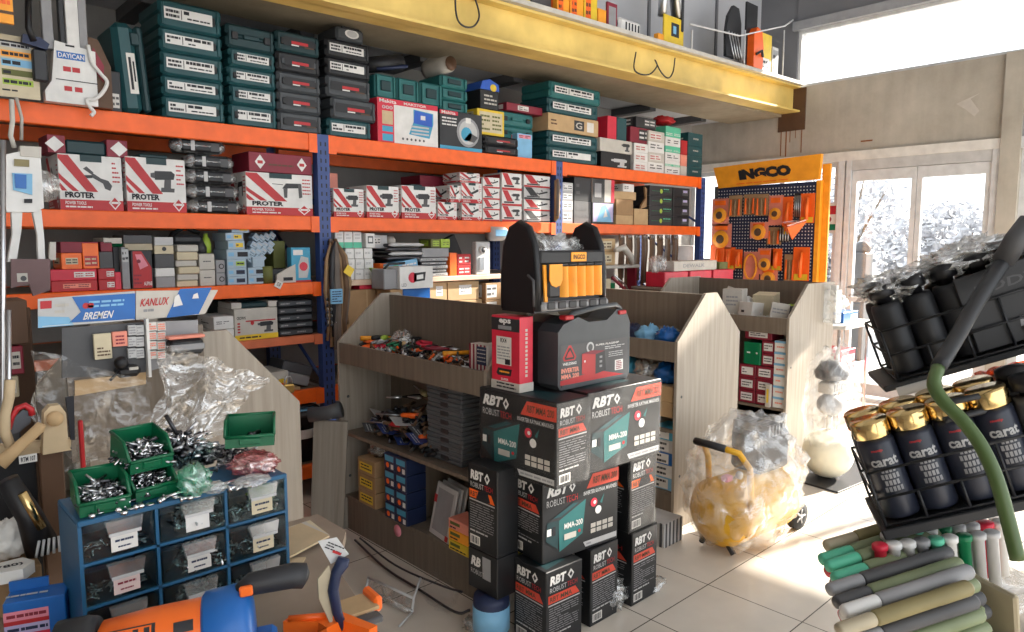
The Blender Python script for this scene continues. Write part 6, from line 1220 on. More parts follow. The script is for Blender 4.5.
bolts('loose_tools','jumble of small sockets and bits filling the tray bottom',(2.085,2.82,1.003),(.085,.48,.050),300,41,None,.055,('dark_steel','charcoal','steel','leather','steel','orange','case_black','light_grey'))['category']='small parts'
p=at(395,326,Z=.95); b=MB(); cloth(b,(0,0,.055),(.06,.085,.062),'milky',41,.3,30,18,9,flat_bottom=0); 
for k in range(14): b.ball((random.uniform(-.035,.035),random.uniform(-.05,.05),random.uniform(.02,.1)),.012,'light_grey',5)
o=b.build('mesh_pack'); o.location=(2.17,3.18,1.003); tag(o,'silvery bag of parts standing at the back of the tool tray','bag')
def flag(F):
    for s in 'FL':
        f=F[s]
        for k in range(5): f.rect(.0+k*.2,.0,.1+k*.2,1,'maroon' if s=='L' else 'light_grey',1)
        f.rect(.42,.45,.95,.95,'navy',2); f.lines(.45,.5,.92,.92,4,'offwhite',3,.25)
solid('carton','small upright box striped like a flag beside the narrow red carton','box',1.96,2.02,2.24,2.36,1.002,1.16,'offwhite',flag,rz=0)
solid('carton','silver grey box next to the striped box','box',2.025,2.09,2.24,2.36,1.002,1.15,'light_grey',sticker('grey',.1,.2,.9,.8))
# shelf with blister packs and the stack of grey cases
S1=.56
for k in range(9):
    t=thing('flat_case',f'grey flat plastic case, {ordn(8-k,9)} of the tall stack under the tool tray','case',(2.0+.004*(k%3),2.47,S1+.001+k*.0425),.03*((k*7)%3-1),'stack of grey flat cases')
    b=MB(); b.box(0,.17,0,.27,0,.020,'case_mid',.005); b.box(0,.17,0,.27,.0215,.0415,'case_mid',.005); b.build('shell',t); b=MB(); b.box(-.003,.004,.10,.16,.010,.032,'charcoal',.002); b.build('latch',t)
mat('card_blue',(.02,.045,.20),.4)
def bcard(lab,x,y,z,rx,ry,rz,m,dm,w=.09,h=.16,grp=None):
    t=thing('blister_card',lab,'card',(x,y,z),rot=(rx,ry,rz),group=grp); b=MB(); b.box(-w/2,w/2,-h/2,h/2,0,.003,m,.001); f=b.facefr(-w/2,w/2,-h/2,h/2,0,.003,'T'); f.lines(.1,.72,.9,.92,2,'light_grey'); b.build('backing',t)
    b=MB(); b.tube([(0,-h*.38,.012),(0,h*.15,.012)],[.012,.01],dm,8); b.build('packed_tool',t); return t
rgc=random.Random(4)
CN=['near the grey cases','in front of the grey case stack','second from the grey cases','leaning on the shelf edge','under the orange screwdriver','behind the blue cards','flat at the shelf front','towards the far end','beside the dark pliers','on the pile top','at the pile foot','close to the gondola leg']
for i in range(12):
    yy=2.80+i*.045; bcard(f'{["blue","dark grey","blue","white"][i%4]} blister card tool {CN[i]} on the wooden shelf',2.02+.05*(i%3),yy,S1+.02+.02*(i%4)+.05*(i<4),rgc.uniform(-.3,.5)+.3*(i<5),rgc.uniform(-.5,-.1),rgc.uniform(-.6,.8)+1.57,['card_blue','dark_grey','card_blue','light_grey'][i%4],['orange','charcoal','salmon','black'][i%4],grp='blister cards on the wooden shelf')
tool('screwdriver','orange handled screwdriver lying on the blister cards',2.0,2.98,S1+.16,2.2,'orange',.24); tool('screwdriver','red handled screwdriver above the blue blister cards',1.97,3.04,S1+.11,2.0,'red',.24); tool('pliers','large black pliers lying on top of the shelf pile',2.05,3.02,S1+.24,2.5,'black',.26); tool('pliers','brown gripped pliers crossing the black ones',2.06,2.86,S1+.26,2.0,'leather',.26); tool('screwdriver','dark steel screwdriver on the far end of the shelf pile',2.08,2.9,S1+.29,1.2,'khaki',.24)
bolts('loose_tools','dark heap of hand tools beneath the blister cards',(2.06,2.98,S1+.005),(.07,.26,.18),120,44,None,.08,('charcoal','black','leather','dark_steel'))['category']='tools'
solid('carton','small yellow red box lying atop the grey flat cases','box',2.02,2.07,2.54,2.60,S1+.384,S1+.40,'lime',sticker('red',.1,.1,.5,.9))
S0=.20
yl=lambda F:(F['L'].rect(.12,.2,.85,.75,'yellow'),F['L'].lines(.2,.3,.8,.7,2,'ink'))
for k in range(3): solid('carton',f'brown box with yellow label, {ordn(2-k,3)} of three at the far end','box',1.93,2.1,3.10,3.27,S0+.001+k*.085,S0+.084+k*.085,'cardboard',yl,'brown yellow label boxes')
bag('dark wrapped bag on the brown yellow label boxes',362,482,S0+.257,(.07,.07,.05),'milky',27,name='wrapped_bundle').location=(2.03,3.18,S0+.257)
bb=lambda F:(F['L'].rect(.1,.55,.9,.9,'cyan'),F['L'].disc(.35,.3,.15,'orange',2,10),F['L'].rect(.65,.1,.9,.4,'white',2))
for r_ in range(4):
    for c in range(2): solid('carton',f'blue box with orange dot, {["bottom","second","third","top"][r_]} row {["left","right"][c]} on the lowest wooden shelf','box',1.92,2.04,2.90-c*.10,2.995-c*.10,S0+.001+r_*.085,S0+.084+r_*.085,'navy',bb,'blue boxes on lowest shelf')
b=MB(); b.lathe([(.003,0),(.03,.002),(.03,.006),(.003,.008)],'pink',n=16,axis='x'); o=b.build('price_tag'); o.location=(1.90,2.86,S0+.0); o.location.z=S0-.03; tag(o,'round pink sticker tag on the lowest shelf front','tag')
for k in range(3): solid('plastic_tray',f'white rimmed tray with red corners, {["left","middle","right"][k]} of three leaning on lowest shelf','tray',1.95+.02*k,1.965+.02*k,2.52,2.70,S0+.001,S0+.26,'light_grey',lambda F:(F['L'].rect(.1,.1,.9,.9,'grey'),F['L'].rect(0,0,.15,.15,'red',2),F['L'].rect(.85,.6,1,.75,'red',2)),'leaning trays',rot=None) if False else None
for k in range(3):
    b=MB(); b.box(0,.012,0,.19,0,.25,'light_grey',.004); f=b.facefr(0,.012,0,.19,0,.25,'L'); f.rect(.12,.1,.88,.9,'grey'); f.rect(0,.6,.14,.75,'red',2); f.rect(.8,.02,.95,.12,'red',2)
    o=b.build('plastic_tray'); o.location=(1.94+.03*k,2.50,S0+.002); o.rotation_euler=(0,.22,-.15); tag(o,f'pale flat tray with red corners leaning on the lowest shelf, {["front","middle","rear"][k]}','tray','leaning pale trays')
yb=lambda F:(F['L'].rect(.1,.5,.6,.8,'olive'),F['L'].lines(.1,.1,.9,.4,1,'ink'),F['F'].lines(.1,.2,.9,.8,2,'olive'))
for k in range(4): solid('carton',f'yellow box with olive print, {ordn(3-k,4)} of the stack beside the cartons','box',2.02,2.2,2.17,2.34,S0+.001+k*.068,S0+.067+k*.068,'yellow',yb,'yellow boxes on lowest shelf')
for k in range(3): solid('carton',f'{["orange red topped","amber","yellow"][2-k]} box, {ordn(2-k,3)} of the short stack by the clear bag','box',1.92,2.03,2.33,2.47,S0+.001+k*.05,S0+.049+k*.05,['yellow','amber','salmon'][k],yb,'short yellow stack')
bag('wire and film bundle on the floor before the yellow boxes',485,590,.001,(.06,.10,.08),'wrap',33,name='wrapped_bundle').location=(1.81,2.40,.001)
b=MB(); b.tube(smooth([at(355,540,Z=.03),at(385,568,Z=.02),at(420,590,Z=.02),at(455,612,Z=.03),at(470,610,Z=.05)]),.006,'dark_steel',6); b.tube(smooth([at(360,538,Z=.03),at(395,565,Z=.05),at(440,585,Z=.07),at(462,592,Z=.10)]),.005,'charcoal',6); tag(b.build('cable'),'black cable trailing along the foot of the plier gondola','cable')
# ---------------------------------------------------------------- goods in the second and third gondola
for i,(m,yy,lab) in enumerate((('tool_blue',2.28,'crumpled blue pack at the near end of the second gondola tray'),('yellow',2.62,'yellow pack in the second gondola tray'),('sky_blue',2.42,'pale blue film pack in the second gondola tray'),('milky',2.30,'clear bag of brown parts at the tray corner'),('navy',2.52,'dark blue pack behind the pale one'))):
    b=MB(); cloth(b,(0,0,.045),(.075,.07,.07),m,50+i,.35,26,16,8,flat_bottom=0); o=b.build('parts_bag'); o.location=(3.38+.03*(i%2),yy+.02,1.002); tag(o,lab,'bag')
tool('pliers','brown pliers lying at the near corner of the second tray',3.40,2.38,1.04,1.2,'leather',.2); tool('screwdriver','black long screwdriver at the near corner of the second tray',3.42,2.36,1.06,1.6,'black',.22)
for i,(m,yy,lab) in enumerate((('tool_blue',2.30,'blue wrapped pack on the second gondola shelf'),('milky',2.45,'clear wrapped pack beside the blue wrapped pack'),('cyan',2.6,'cyan wrapped pack further along the second gondola shelf'))):
    b=MB(); cloth(b,(0,0,.05),(.09,.075,.07),m,60+i,.3,26,16,8,flat_bottom=0); o=b.build('wrapped_pack'); o.location=(3.40,yy,.80); tag(o,lab,'pack')
for k in range(2): solid('carton',f'brown carton, {["lower","upper"][k]} of two on the second gondola shelf','box',3.29,3.48,2.20,2.46,.621+.088*k,.708+.088*k,'cardboard_light',None,'brown cartons second gondola')
for k in range(5): solid('carton',f'blue and white striped box, {ordn(4-k,5)} in second gondola','box',3.29,3.44,2.19,2.33,.202+.072*k,.273+.072*k,['sky_blue','white','tool_blue','light_grey','cyan'][k],wlb,'blue white boxes')
t=thing('slatted_box','grey ribbed box on the floor beside the second gondola','box',(3.02,2.05,0),0.0); b=MB(); b.box(0,.17,0,.22,0,.13,'light_grey',.003)
for k in range(6): b.box(-.002,.0,.015+k*.034,.03+k*.034,.0,.13,'dark_grey'); 
for k in range(5): b.box(.01+k*.033,.022+k*.033,-.002,0,.0,.13,'dark_grey')
b.build('ribbed_body',t)
# red tubs on the low cabinet behind
t=thing('low_cabinet','plain wooden cabinet behind the gondolas carrying red tubs','cabinet',(5.05,3.5,0)); b=MB(); b.box(0,1.25,.0,.32,0,1.19,'laminate_dark',.003); b.build('carcass',t); b=MB(); b.box(-.01,1.26,-.01,.33,1.191,1.21,'laminate',.002); b.build('cabinet_top',t)
for k in range(3):
    b=MB(); b.box(0,.36,0,.2,0,.13,'crimson',.006); b.box(.01,.35,.01,.19,.125,.1305,'maroon'); o=b.build('storage_tub'); o.location=(5.10+k*.39,3.52,1.211); tag(o,f'red plastic tub, {["left","middle","right"][k]} of the row on the low cabinet','tub','red tubs')
solid('carton','long white carton with grey letters on the red tubs','box',5.25,5.95,3.53,3.7,1.343,1.43,'offwhite',lambda F:F['F'].text('DEWALK',.2,.35,.7,.7,'grey'))
solid('carton','small brown box standing right on the red tubs','box',6.0,6.15,3.53,3.68,1.343,1.41,'olive',None)
b=MB(); cloth(b,(0,0,.06),(.09,.08,.08),'milky',71,.3,26,16); o=b.build('plastic_bag'); o.location=(5.14,3.62,1.343); tag(o,'clear bag beside the red tubs','bag')
# third gondola tray: loose cartons
def loose(lab,x,y,z,w,d,h,rot,m,deco=None):
    w*=1.25; d*=1.2; h*=1.25; b=MB(); b.box(-w/2,w/2,-d/2,d/2,0,h,m,.002)
    if deco: deco({s:b.facefr(-w/2,w/2,-d/2,d/2,0,h,s) for s in 'FLT'})
    o=b.build('carton'); o.location=(x,y,z); o.rotation_euler=rot; return tag(o,lab,'box')
lt=lambda F:(F['L'].lines(.2,.4,.8,.8,3,'grey'),F['L'].rect(0,0,1,.12,'maroon'))
loose('white carton with a maroon foot standing in the third gondola tray',4.82,2.70,1.04,.12,.12,.17,(0,.0,.25),'offwhite',lt)
loose('open white box with raised flap in the middle of the third tray',4.76,2.54,1.04,.10,.10,.10,(0,.1,-.2),'paper',lambda F:F['L'].lines(.2,.3,.8,.6,1,'ink'))
loose('tilted white carton with printed side near the third tray lip',4.74,2.32,1.06,.12,.10,.09,(.15,.1,.5),'offwhite',lambda F:(F['L'].lines(.1,.3,.9,.7,2,'grey')))
loose('cream blank cube leaning on the third tray back',5.04,2.56,1.04,.13,.13,.14,(0,-.1,.2),'cream')
loose('low white carton beside the maroon footed one',4.70,2.86,1.04,.10,.14,.05,(0,0,.4),'paper',lambda F:F['L'].lines(.1,.3,.9,.7,1,'grey'))
loose('white card flap leaning left in the third tray',4.95,2.84,1.04,.01,.12,.17,(.3,.2,.2),'offwhite')
for i,(x,y,m,lab,r) in enumerate(((4.66,3.0,'milky','clear pouch at the left end of the third tray',.08),(4.95,2.70,'white','white paper bundle at the back of the third tray',.09),(5.02,2.34,'lime','yellow green bag in the third tray corner',.06),(4.9,2.32,'dark_grey','dark grey bag near the third tray corner',.06),(4.75,2.30,'light_grey','light grey packets at the near corner of the third tray',.05))):
    b=MB(); cloth(b,(0,0,r*.8),(r,r,r),m,80+i,.35,24,14,8,flat_bottom=0); o=b.build('parts_bag'); o.location=(x,y,1.035); tag(o,lab,'bag')
bolts('small_parts','grey jumble of hinges and brackets in the third tray bottom',(4.78,2.66,1.036),(.11,.40,.03),120,90,None,.07,('light_grey','steel','white','dark_grey'))['category']='small parts'
b=MB(); b.box(-.08,.02,-.02,.07,0,.30,'acrylic'); b.box(-.078,.018,-.018,.068,.0,.24,'milky'); b.box(-.04,.0,.0,.04,.20,.27,'white'); o=b.build('clear_pouch'); o.location=(5.18,2.09,1.02); tag(o,'clear plastic pouch hanging on the third gondola end panel','pouch')
rw=lambda F:(F['L'].rect(.15,.2,.85,.8,'white'),F['L'].lines(.2,.3,.8,.7,2,'dark_grey'))
Z3s=.461
for r_ in range(3):
    for c in range(2): solid('carton',f'red box with white label, {["bottom","middle","top"][r_]} row {["near","far"][c]} on the third gondola shelf','box',4.61,4.80,2.275+c*.13,2.40+c*.13,Z3s+r_*.092,Z3s+r_*.092+.09,'maroon',rw,'red white label boxes')
solid('carton','bright green box on top of the red label boxes','box',4.61,4.76,2.375,2.50,Z3s+.278,Z3s+.435,'green',lambda F:(F['L'].rect(.2,.5,.4,.57,'white'),F['L'].disc(.8,.53,.06,'white',1,8)))
for k in range(2): solid('carton',f'dark red box with white label, {["lower","upper"][k]} of two beside the green box','box',4.62,4.78,2.275,2.37,Z3s+.278+k*.09,Z3s+.366+k*.09,'maroon',rw,'dark red pair')
solid('carton','red and white flat box under the third tray','box',4.62,4.8,2.30,2.50,Z3s+.459,Z3s+.53,'maroon',rw)
for k in range(6): solid('carton',f'mint and white box, {ordn(5-k,6)} of the near column on third gondola','box',4.605,4.78,2.18,2.27,Z3s+k*.078,Z3s+.077+k*.078,'white',lambda F:(F['L'].rect(0,.8,1,1,'sky_blue'),F['L'].lines(.2,.3,.8,.6,1,'salmon')),'mint white column')
solid('carton','narrow yellow and white box left of the mint column','box',4.575,4.605,2.275,2.31,Z3s,Z3s+.16,'offwhite',lambda F:F['L'].rect(.3,.2,.7,.8,'yellow'))
for k in range(3): solid('carton',f'{["grey","maroon","brown"][k]} box on the lowest level of the third gondola, seen over the compressor','box',4.62,4.8,2.22+k*.28,2.46+k*.28,.161,.161+.2-.03*k,['grey','maroon','cardboard'][k],rw)
# ---------------------------------------------------------------- wrapped compressor
t=thing('air_compressor','yellow tank air compressor on a black wheel under clear film','compressor',(3.16,1.85,0),-.10)
b=MB(); R0=.178; b.lathe([(.01,-.06),(.06,-.055),(.11,-.035),(.15,0),(R0,.04),(R0,.50),(.14,.54),(.08,.565),(.01,.57)],'tank_yellow',(0,0,.205),36,'x'); b.build('tank',t)
b=MB(); b.lathe([(.045,0),(.075,.002),(.075,.045),(.045,.047)],'rubber',(.635,-.115,.076),24,'y'); w_=b.build('wheel',t)
b=MB(); b.lathe([(.0,-.004),(.012,-.006),(.012,.05),(.0,.05)],'light_grey',(.635,-.115,.076),12,'y'); b.lathe([(.040,.004),(.046,.002),(.046,.045),(.04,.043)],'light_grey',(.635,-.115,.076),24,'y')
for k in range(5): a=k*2*PI/5; b.tube([(.635+.01*math.cos(a),-.115,.076+.01*math.sin(a)),(.635+.042*math.cos(a),-.113,.076+.042*math.sin(a))],.006,'light_grey',6)
b.build('hub',w_)
b=MB(); b.tube([(.04,-.06,.06),(.04,-.10,0.015)],.015,'charcoal'); b.build('foot',t)
b=MB(); b.tube([(.04,.08,.06),(.04,.10,.015)],.015,'charcoal'); b.build('foot',t)
b=MB(); b.tube([(.06,-.15,.12),(.07,-.17,.30),(.05,-.17,.48),(-.0,-.14,.56),(-.06,-.08,.585)],.016,'tank_yellow',12); b.tube([(-.06,.06,.585),(.0,.07,.56),(.05,.08,.48),(.06,.08,.36)],.016,'tank_yellow',12); b.build('handle_frame',t)
b=MB(); b.tube([(-.06,-.10,.585),(-.07,-.02,.59),(-.06,.08,.585)],.019,'charcoal',10); b.build('handle_grip',t)
b=MB(); b.box(.26,.52,-.10,.10,.38,.60,'dark_grey',.02); b.lathe([(.08,.36),(.085,.40),(.07,.44)],'charcoal',(0,0,.47),20,'x')
for k in range(5): b.box(.30+k*.03,.312+k*.03,-.11,.11,.58,.64,'grey')
b.build('pump_head',t)
b=MB(); b.lathe([(.02,0),(.02,.02)],'white',(.08,-.10,.42),14,'y'); b.tube([(.08,-.09,.42),(.10,-.03,.38)],.008,'brass'); b.build('gauge',t)
b=MB(); b.box(-.02,.03,-.09,-.05,.40,.43,'pink',.005); b.build('regulator_knob',t)
film('shroud', clear=.68, rough=.08, bump=1.0, bscale=6, haze=(.88,.88,.86))
b=MB(); cloth(b,(.26,-.01,.34),(.40,.25,.37),'shroud',91,.20,70,44,5,flat_bottom=.012); o=b.build('plastic_film'); o.location=(3.16,1.85,0); o.rotation_euler=(0,0,-.10); tag(o,'clear crumpled film shroud covering the yellow compressor','plastic film')
# ---------------------------------------------------------------- wrapped float ball and pumps
t=thing('float_valve','cream float ball on a grey valve body wrapped in film','float valve',(4.76,1.94,.012)); b=MB(); b.ball((0,0,.165),.165,'ball',16); b.build('ball',t)
b=MB(); b.cyl((0,0,.33),(0,0,.42),.02,'offwhite'); b.build('rod',t)
b=MB(); b.ball((0,.0,.50),.085,'grey',12,(1,1,.9)); b.build('upper_ball',t)
b=MB(); b.box(-.09,.09,-.05,.05,.585,.66,'offwhite',.008); 
for k in range(4): b.box(-.07+k*.04,-.05+k*.04,-.053,-.05,.60,.645,'grey')
b.build('bracket',t); b=MB(); b.lathe([(.04,.66),(.10,.68),(.11,.72),(.07,.78),(.03,.80)],'dark_grey',n=20); b.build('valve_cap',t)
b=MB(); cloth(b,(.02,0,.44),(.19,.17,.44),'film',95,.2,50,34,6,flat_bottom=.0); o=b.build('plastic_film'); o.location=(4.76,1.94,.014); tag(o,'clear film bag hanging around the cream float ball','plastic film')
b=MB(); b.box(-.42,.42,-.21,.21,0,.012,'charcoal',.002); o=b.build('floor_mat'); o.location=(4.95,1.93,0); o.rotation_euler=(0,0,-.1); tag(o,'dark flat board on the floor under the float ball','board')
# ---------------------------------------------------------------- branded tool wall
IX=7.0; t=thing('tool_display_stand','amber headed pegboard display stand hung with orange tools','display stand',(IX,3.62,0),-PI/2)
W2=.56
b=MB(); V=[(-W2-.02,-.05,2.40),(W2+.03,-.05,2.45),(W2+.0,-.02,2.21),(-W2+.03,-.02,2.18)]; b.add([Vector(v) for v in V]+[Vector(v)+Vector((0,.05,0)) for v in V],[(3,2,1,0),(4,5,6,7),(0,1,5,4),(1,2,6,5),(2,3,7,6),(3,0,4,7)],'amber'); 
f=Face(b,(-W2+.04,-.0205,2.18),(2*W2-.06,0,.03),(-.035,-.030,.22)); 
f.text('iNGCO',.24,.28,.78,.78,'ink',6,0,.08); f.lines(.2,.08,.75,.16,1,'orange',6); b.build('header_sign',t)
b=MB(); b.box(-W2,W2,0,.02,.9,2.19,'navy'); 
for i in range(34):
    for j in range(30):
        x=-W2+.03+i*.0325; z=1.16+j*.034; b.add([(x-.006,-.001,z-.006),(x+.006,-.001,z-.006),(x+.006,-.001,z+.006),(x-.006,-.001,z+.006)],[(0,1,2,3)],'white')
b.build('pegboard',t)
for s in (-1,1): b=MB(); b.box(s*W2-.02,s*W2+.02,-.01,.05,0,2.2,'amber' if s>0 else 'dark_grey'); b.build('upright',t)
b=MB(); b.box(-W2,W2,-.32,.0,.88,.90,'amber'); b.box(-W2,W2,-.32,.05,.0,.03,'dark_grey'); b.build('base_shelf',t)
rgi=random.Random(21); kinds=['drill','pruner','hammer','grinder']
PK=[(-.48,1.92,.17,.26,'disc'),(-.30,1.98,.13,.2,'thin'),(-.14,1.99,.12,.19,'thin'),(.0,1.98,.12,.2,'thin'),(.15,1.92,.13,.27,'disc'),(.28,1.86,.09,.34,'card'),(.38,1.96,.07,.22,'steel'),(.48,1.93,.12,.26,'card'),
(-.46,1.66,.20,.24,'disc'),(-.02,1.72,.17,.15,'disc'),(.14,1.66,.13,.16,'thin'),(-.50,1.42,.14,.26,'card'),(-.36,1.42,.12,.22,'card'),(-.24,1.42,.07,.18,'card'),(-.10,1.34,.15,.28,'ring'),(.06,1.40,.14,.24,'disc'),(.10,1.24,.16,.16,'disc'),(.18,1.42,.10,.20,'card'),(.32,1.34,.10,.24,'thin'),(.44,1.38,.14,.30,'card'),(-.42,1.22,.12,.16,'steel'),(.26,1.68,.1,.14,'steel')]
WH=['top row far left','top row second','top row third','top row centre','top row right of centre','top row long card','top row slim steel','top row far right','second row far left','second row centre','second row beside the steel set','third row far left','third row second','third row narrow one','third row ring shaped','third row large orange middle','lowest orange disc','third row small amber','third row dark thin','third row far right','lowest row left steel','second row steel set']
for i,(x,z,w,h,k) in enumerate(PK):
    w*=1.2; h*=1.12
    p=Vector((IX-.045-.012*(i%2),3.62-x,z)); tp=thing('hanging_tool_pack',f'orange tool pack on the pegboard, {WH[i]}','tool pack',p,-PI/2,'packs on the pegboard')
    b=MB(); b.box(-w/2,w/2,0,.004,-h/2,h/2,'orange' if k=='card' else 'cardboard' if k=='thin' else 'charcoal' if k=='steel' else 'salmon',.001); b.build('backing_card',tp)
    b=MB()
    if k=='disc': b.lathe([(w*.36,-.03),(w*.40,-.02),(w*.38,-.002)],'amber',(0,0,-h*.12),18,'y'); b.lathe([(w*.15,-.034),(w*.2,-.031)],'brown',(0,0,-h*.12),14,'y'); b.box(-w*.3,w*.3,-.02,-.002,h*.25,h*.42,'tool_orange')
    elif k=='ring': b.tube([(w*.38*math.cos(a*PI/8),-.02,h*.42*math.sin(a*PI/8)) for a in range(17)],.012,'amber',8)
    elif k=='card': b.tube([(0,-.015,-h*.4),(0,-.02,0),(.01,-.015,h*.35)],[.018,.022,.012],'tool_orange',8); b.box(-w*.4,w*.4,-.006,-.001,-h*.48,-h*.3,'yellow')
    elif k=='thin':
        for q in range(3): b.tube([(-w*.3+q*w*.3,-.012,-h*.45),(-w*.28+q*w*.3,-.014,h*.3)],[.012,.008],['tool_orange','leather_tan','orange'][q],6)
    else:
        for q in range(4): b.tube([(-w*.35+q*w*.23,-.01,-h*.45),(-w*.35+q*w*.23,-.01,h*.4)],.006,'steel',6)
    b.build('packed_tool',tp)
    b=MB(); b.tube([(0,.02+.012*(i%2),h/2+.012),(0,-.012,h/2+.012)],.003,'chrome',6); b.build('peg_hook',tp)
b=MB(); V=[(0,0,0),(.12,-.12,-.04),(.26,0,.02),(.13,.10,.02),(.13,-.02,-.16)]; b.add(V,[(0,1,4),(1,2,4),(2,3,4),(3,0,4),(0,3,2,1)],'tool_orange'); b.add([Vector(v)+Vector((0,.0,.02)) for v in V],[(0,4,1),(1,4,2),(2,4,3),(3,4,0)],'orange_film'); o=b.build('orange_tray'); o.location=(6.86,3.36,1.78); o.rotation_euler=(0,0,-PI/2); tag(o,'bright orange folded tray sticking out of the pegboard right side','tray')
solid('amber_panel','plain amber panel at the right side of the tool display','panel',7.06,7.09,2.98,3.06,1.2,2.36,'amber',None)
for i,(m,y,lab) in enumerate((('cardboard',3.95,'brown carton lying at the foot of the pegboard'),('amber',3.80,'orange pack at the foot of the pegboard left'),('white',3.35,'white paper sack top at the foot of the pegboard'),('orange',3.20,'orange pack at the foot of the pegboard right'))):
    b=MB(); cloth(b,(0,0,.05),(.08,.09,.07),m,100+i,.2,22,14,6,flat_bottom=0); o=b.build('pack'); o.location=(IX-.16,y,.901); tag(o,lab,'pack')
t=thing('side_table','white folding table behind the third gondola near the door','table',(6.1,2.5,0)); b=MB(); b.box(-.35,.35,-.25,.3,.90,.93,'white',.004); b.build('tabletop',t)
for sx in (-1,1):
    for sy in (-1,1): b=MB(); b.cyl((sx*.3,sy*.2+.02,0),(sx*.3,sy*.2+.02,.899),.014,'steel',8); b.build('leg',t)
solid('carton','blue flat box on the white folding table','box',5.95,6.25,2.35,2.6,.931,1.02,'tool_blue',rl)
for i,(x,y,r,m,lab) in enumerate(((5.9,2.66,.12,'milky','clear crumpled bag on the white folding table'),(6.3,2.62,.13,'milky','second clear bag at the back of the folding table'),(6.0,2.45,.10,'white','white plastic bag on the blue flat box'))):
    b=MB(); cloth(b,(0,0,r*.7),(r,r,r*.8),m,110+i,.3,30,18,7,flat_bottom=0); o=b.build('plastic_bag'); o.location=(x,y,.931 if i<2 else 1.021); tag(o,lab,'bag')
for k in range(4): solid('carton',f'{["orange","white","brown","red"][k]} box, {ordn(3-k,4)} of the pile under the folding table','box',5.82,6.1,2.3,2.6,.001+.18*k,.18*k+.179,['orange','offwhite','cardboard','crimson'][k],rl)
b=MB(); b.box(0,.004,-.10,.10,-.16,.16,'paper'); f=b.facefr(0,.004,-.10,.10,-.16,.16,'L'); f.rect(.15,.62,.85,.9,'red'); f.rect(.15,.1,.85,.3,'green'); f.disc(.5,.46,.14,'maroon',2,12); o=b.build('poster'); o.location=(XW+.02,3.21,1.85); tag(o,'small red and green poster on the glass right of the tool display','poster')
b=MB(); b.tube([(7.2,4.30,0),(7.2,4.30,1.42)],.012,'charcoal',8); b.tube([(7.2,4.30,1.40),(7.2,4.62,1.40)],.010,'charcoal',8); b.tube([(7.2,4.30,1.42),(7.2,4.30,1.62)],.010,'charcoal',8); b.box(7.05,7.35,4.15,4.45,0,.015,'charcoal'); tag(b.build('rail_stand'),'black thin stand between the last rack post and the tool display','stand')
# ---------------------------------------------------------------- tilted wire baskets in the right foreground
fw=Vector((math.cos(YAW),math.sin(YAW),0)); rt=Vector((math.sin(YAW),-math.cos(YAW),0)); UP=Vector((0,0,1))
def atD(px,py,D): 
    d=_f+_r*((px-512)/FPX)-_u*((py-316)/FPX); return Vector((0,0,EYE))+d*D
def frame(o,p,ang,turn=0):
    u=(rt*math.cos(turn)+fw*math.sin(turn)); w=UP.cross(u).normalized(); M=Matrix((u,w,UP)).transposed().to_4x4()
    o.matrix_world=Matrix.Translation(p)@M@Matrix.Rotation(-ang,4,'Y'); return o
o1=atD(898,380,1.40); A1=math.radians(21); TN=-.30
rk=thing('wire_display_rack','curved pole wire rack with tilted baskets in the right foreground','rack')
frame(rk,o1,A1,TN)
def wires(b,x0,x1,d,hs,r=.0028,n=7,m='case_black'):
    for z in hs: b.tube([(x1,0,z),(x0,0,z),(x0,d,z),(x1,d,z)],r,m,6)
    for k in range(n): x=x0+(x1-x0)*k/(n-1); b.tube([(x,0,hs[-1] if k%3==0 else hs[1] if len(hs)>2 else hs[-1]),(x,0,0),(x,d,0),(x,d,hs[-1])],r,m,6)
b=MB(); wires(b,0,.42,.17,(0,.05,.10)); b.build('wire_basket',rk)
b=MB(); b.box(-.03,.42,-.008,.17,-.016,-.004,'case_black',.002); b.build('basket_floor',rk); b=MB(); b.box(-.01,.07,-.012,-.008,-.030,-.012,'light_grey'); b.build('label_rail',rk)
def canobj(name,lab,x,y,h,r,body,lid,parent_frame,grp,txt=None,z=.003):
    t=thing(name,lab,'bottle' if name=='spray_bottle' else 'can',group=grp); frame(t,parent_frame[0],parent_frame[1],parent_frame[2]); t.location=t.matrix_world@Vector((x,y,z)); 
    b=MB(); b.lathe([(r*.96,0),(r,.004),(r,h-.012),(r*.9,h-.002),(r*.5,h)],body,n=24)
    if txt:
        def T3(s,a0,a1,z0,z1,m,k=1):
            v,fc,_=text_geo(s,.03); base=len(b.v)
            for x_,y_ in v: a=a0+(a1-a0)*x_; b.v.append(Vector(((r+.0004*k)*math.sin(a),-(r+.0004*k)*math.cos(a),z0+(z1-z0)*y_)))
            for q in fc: b.f.append(tuple(base+i for i in q)); b.mi.append(b.m(m)); b.sm.append(False)
        T3(txt,-.75,.75,h*.66,h*.77,'light_grey'); T3('motip',-.5,.1,h*.84,h*.88,'red')
        for r_ in range(4):
            for c in range(5-r_%2): a=-.45+c*.2+(r_%2)*.1; rr=r+.0006; z0=h*.34+r_*.012; b.face([(rr*math.sin(a),-rr*math.cos(a),z0),(rr*math.sin(a+.14),-rr*math.cos(a+.14),z0),(rr*math.sin(a+.14),-rr*math.cos(a+.14),z0+.009),(rr*math.sin(a),-rr*math.cos(a),z0+.009)],'grey')
    b.build('body',t)
    b=MB()
    if lid=='gold': b.lathe([(r*1.0,h),(r*1.03,h+.002),(r*1.03,h+.028),(r*.98,h+.031),(r*.01,h+.031)],'gold',n=24)
    else: b.lathe([(r*.5,h),(r*.5,h+.01),(r*.85,h+.012),(r*.8,h+.035),(r*.1,h+.04)],lid,n=18)
    b.build('cap',t); return t
fr1=(o1,A1,TN)
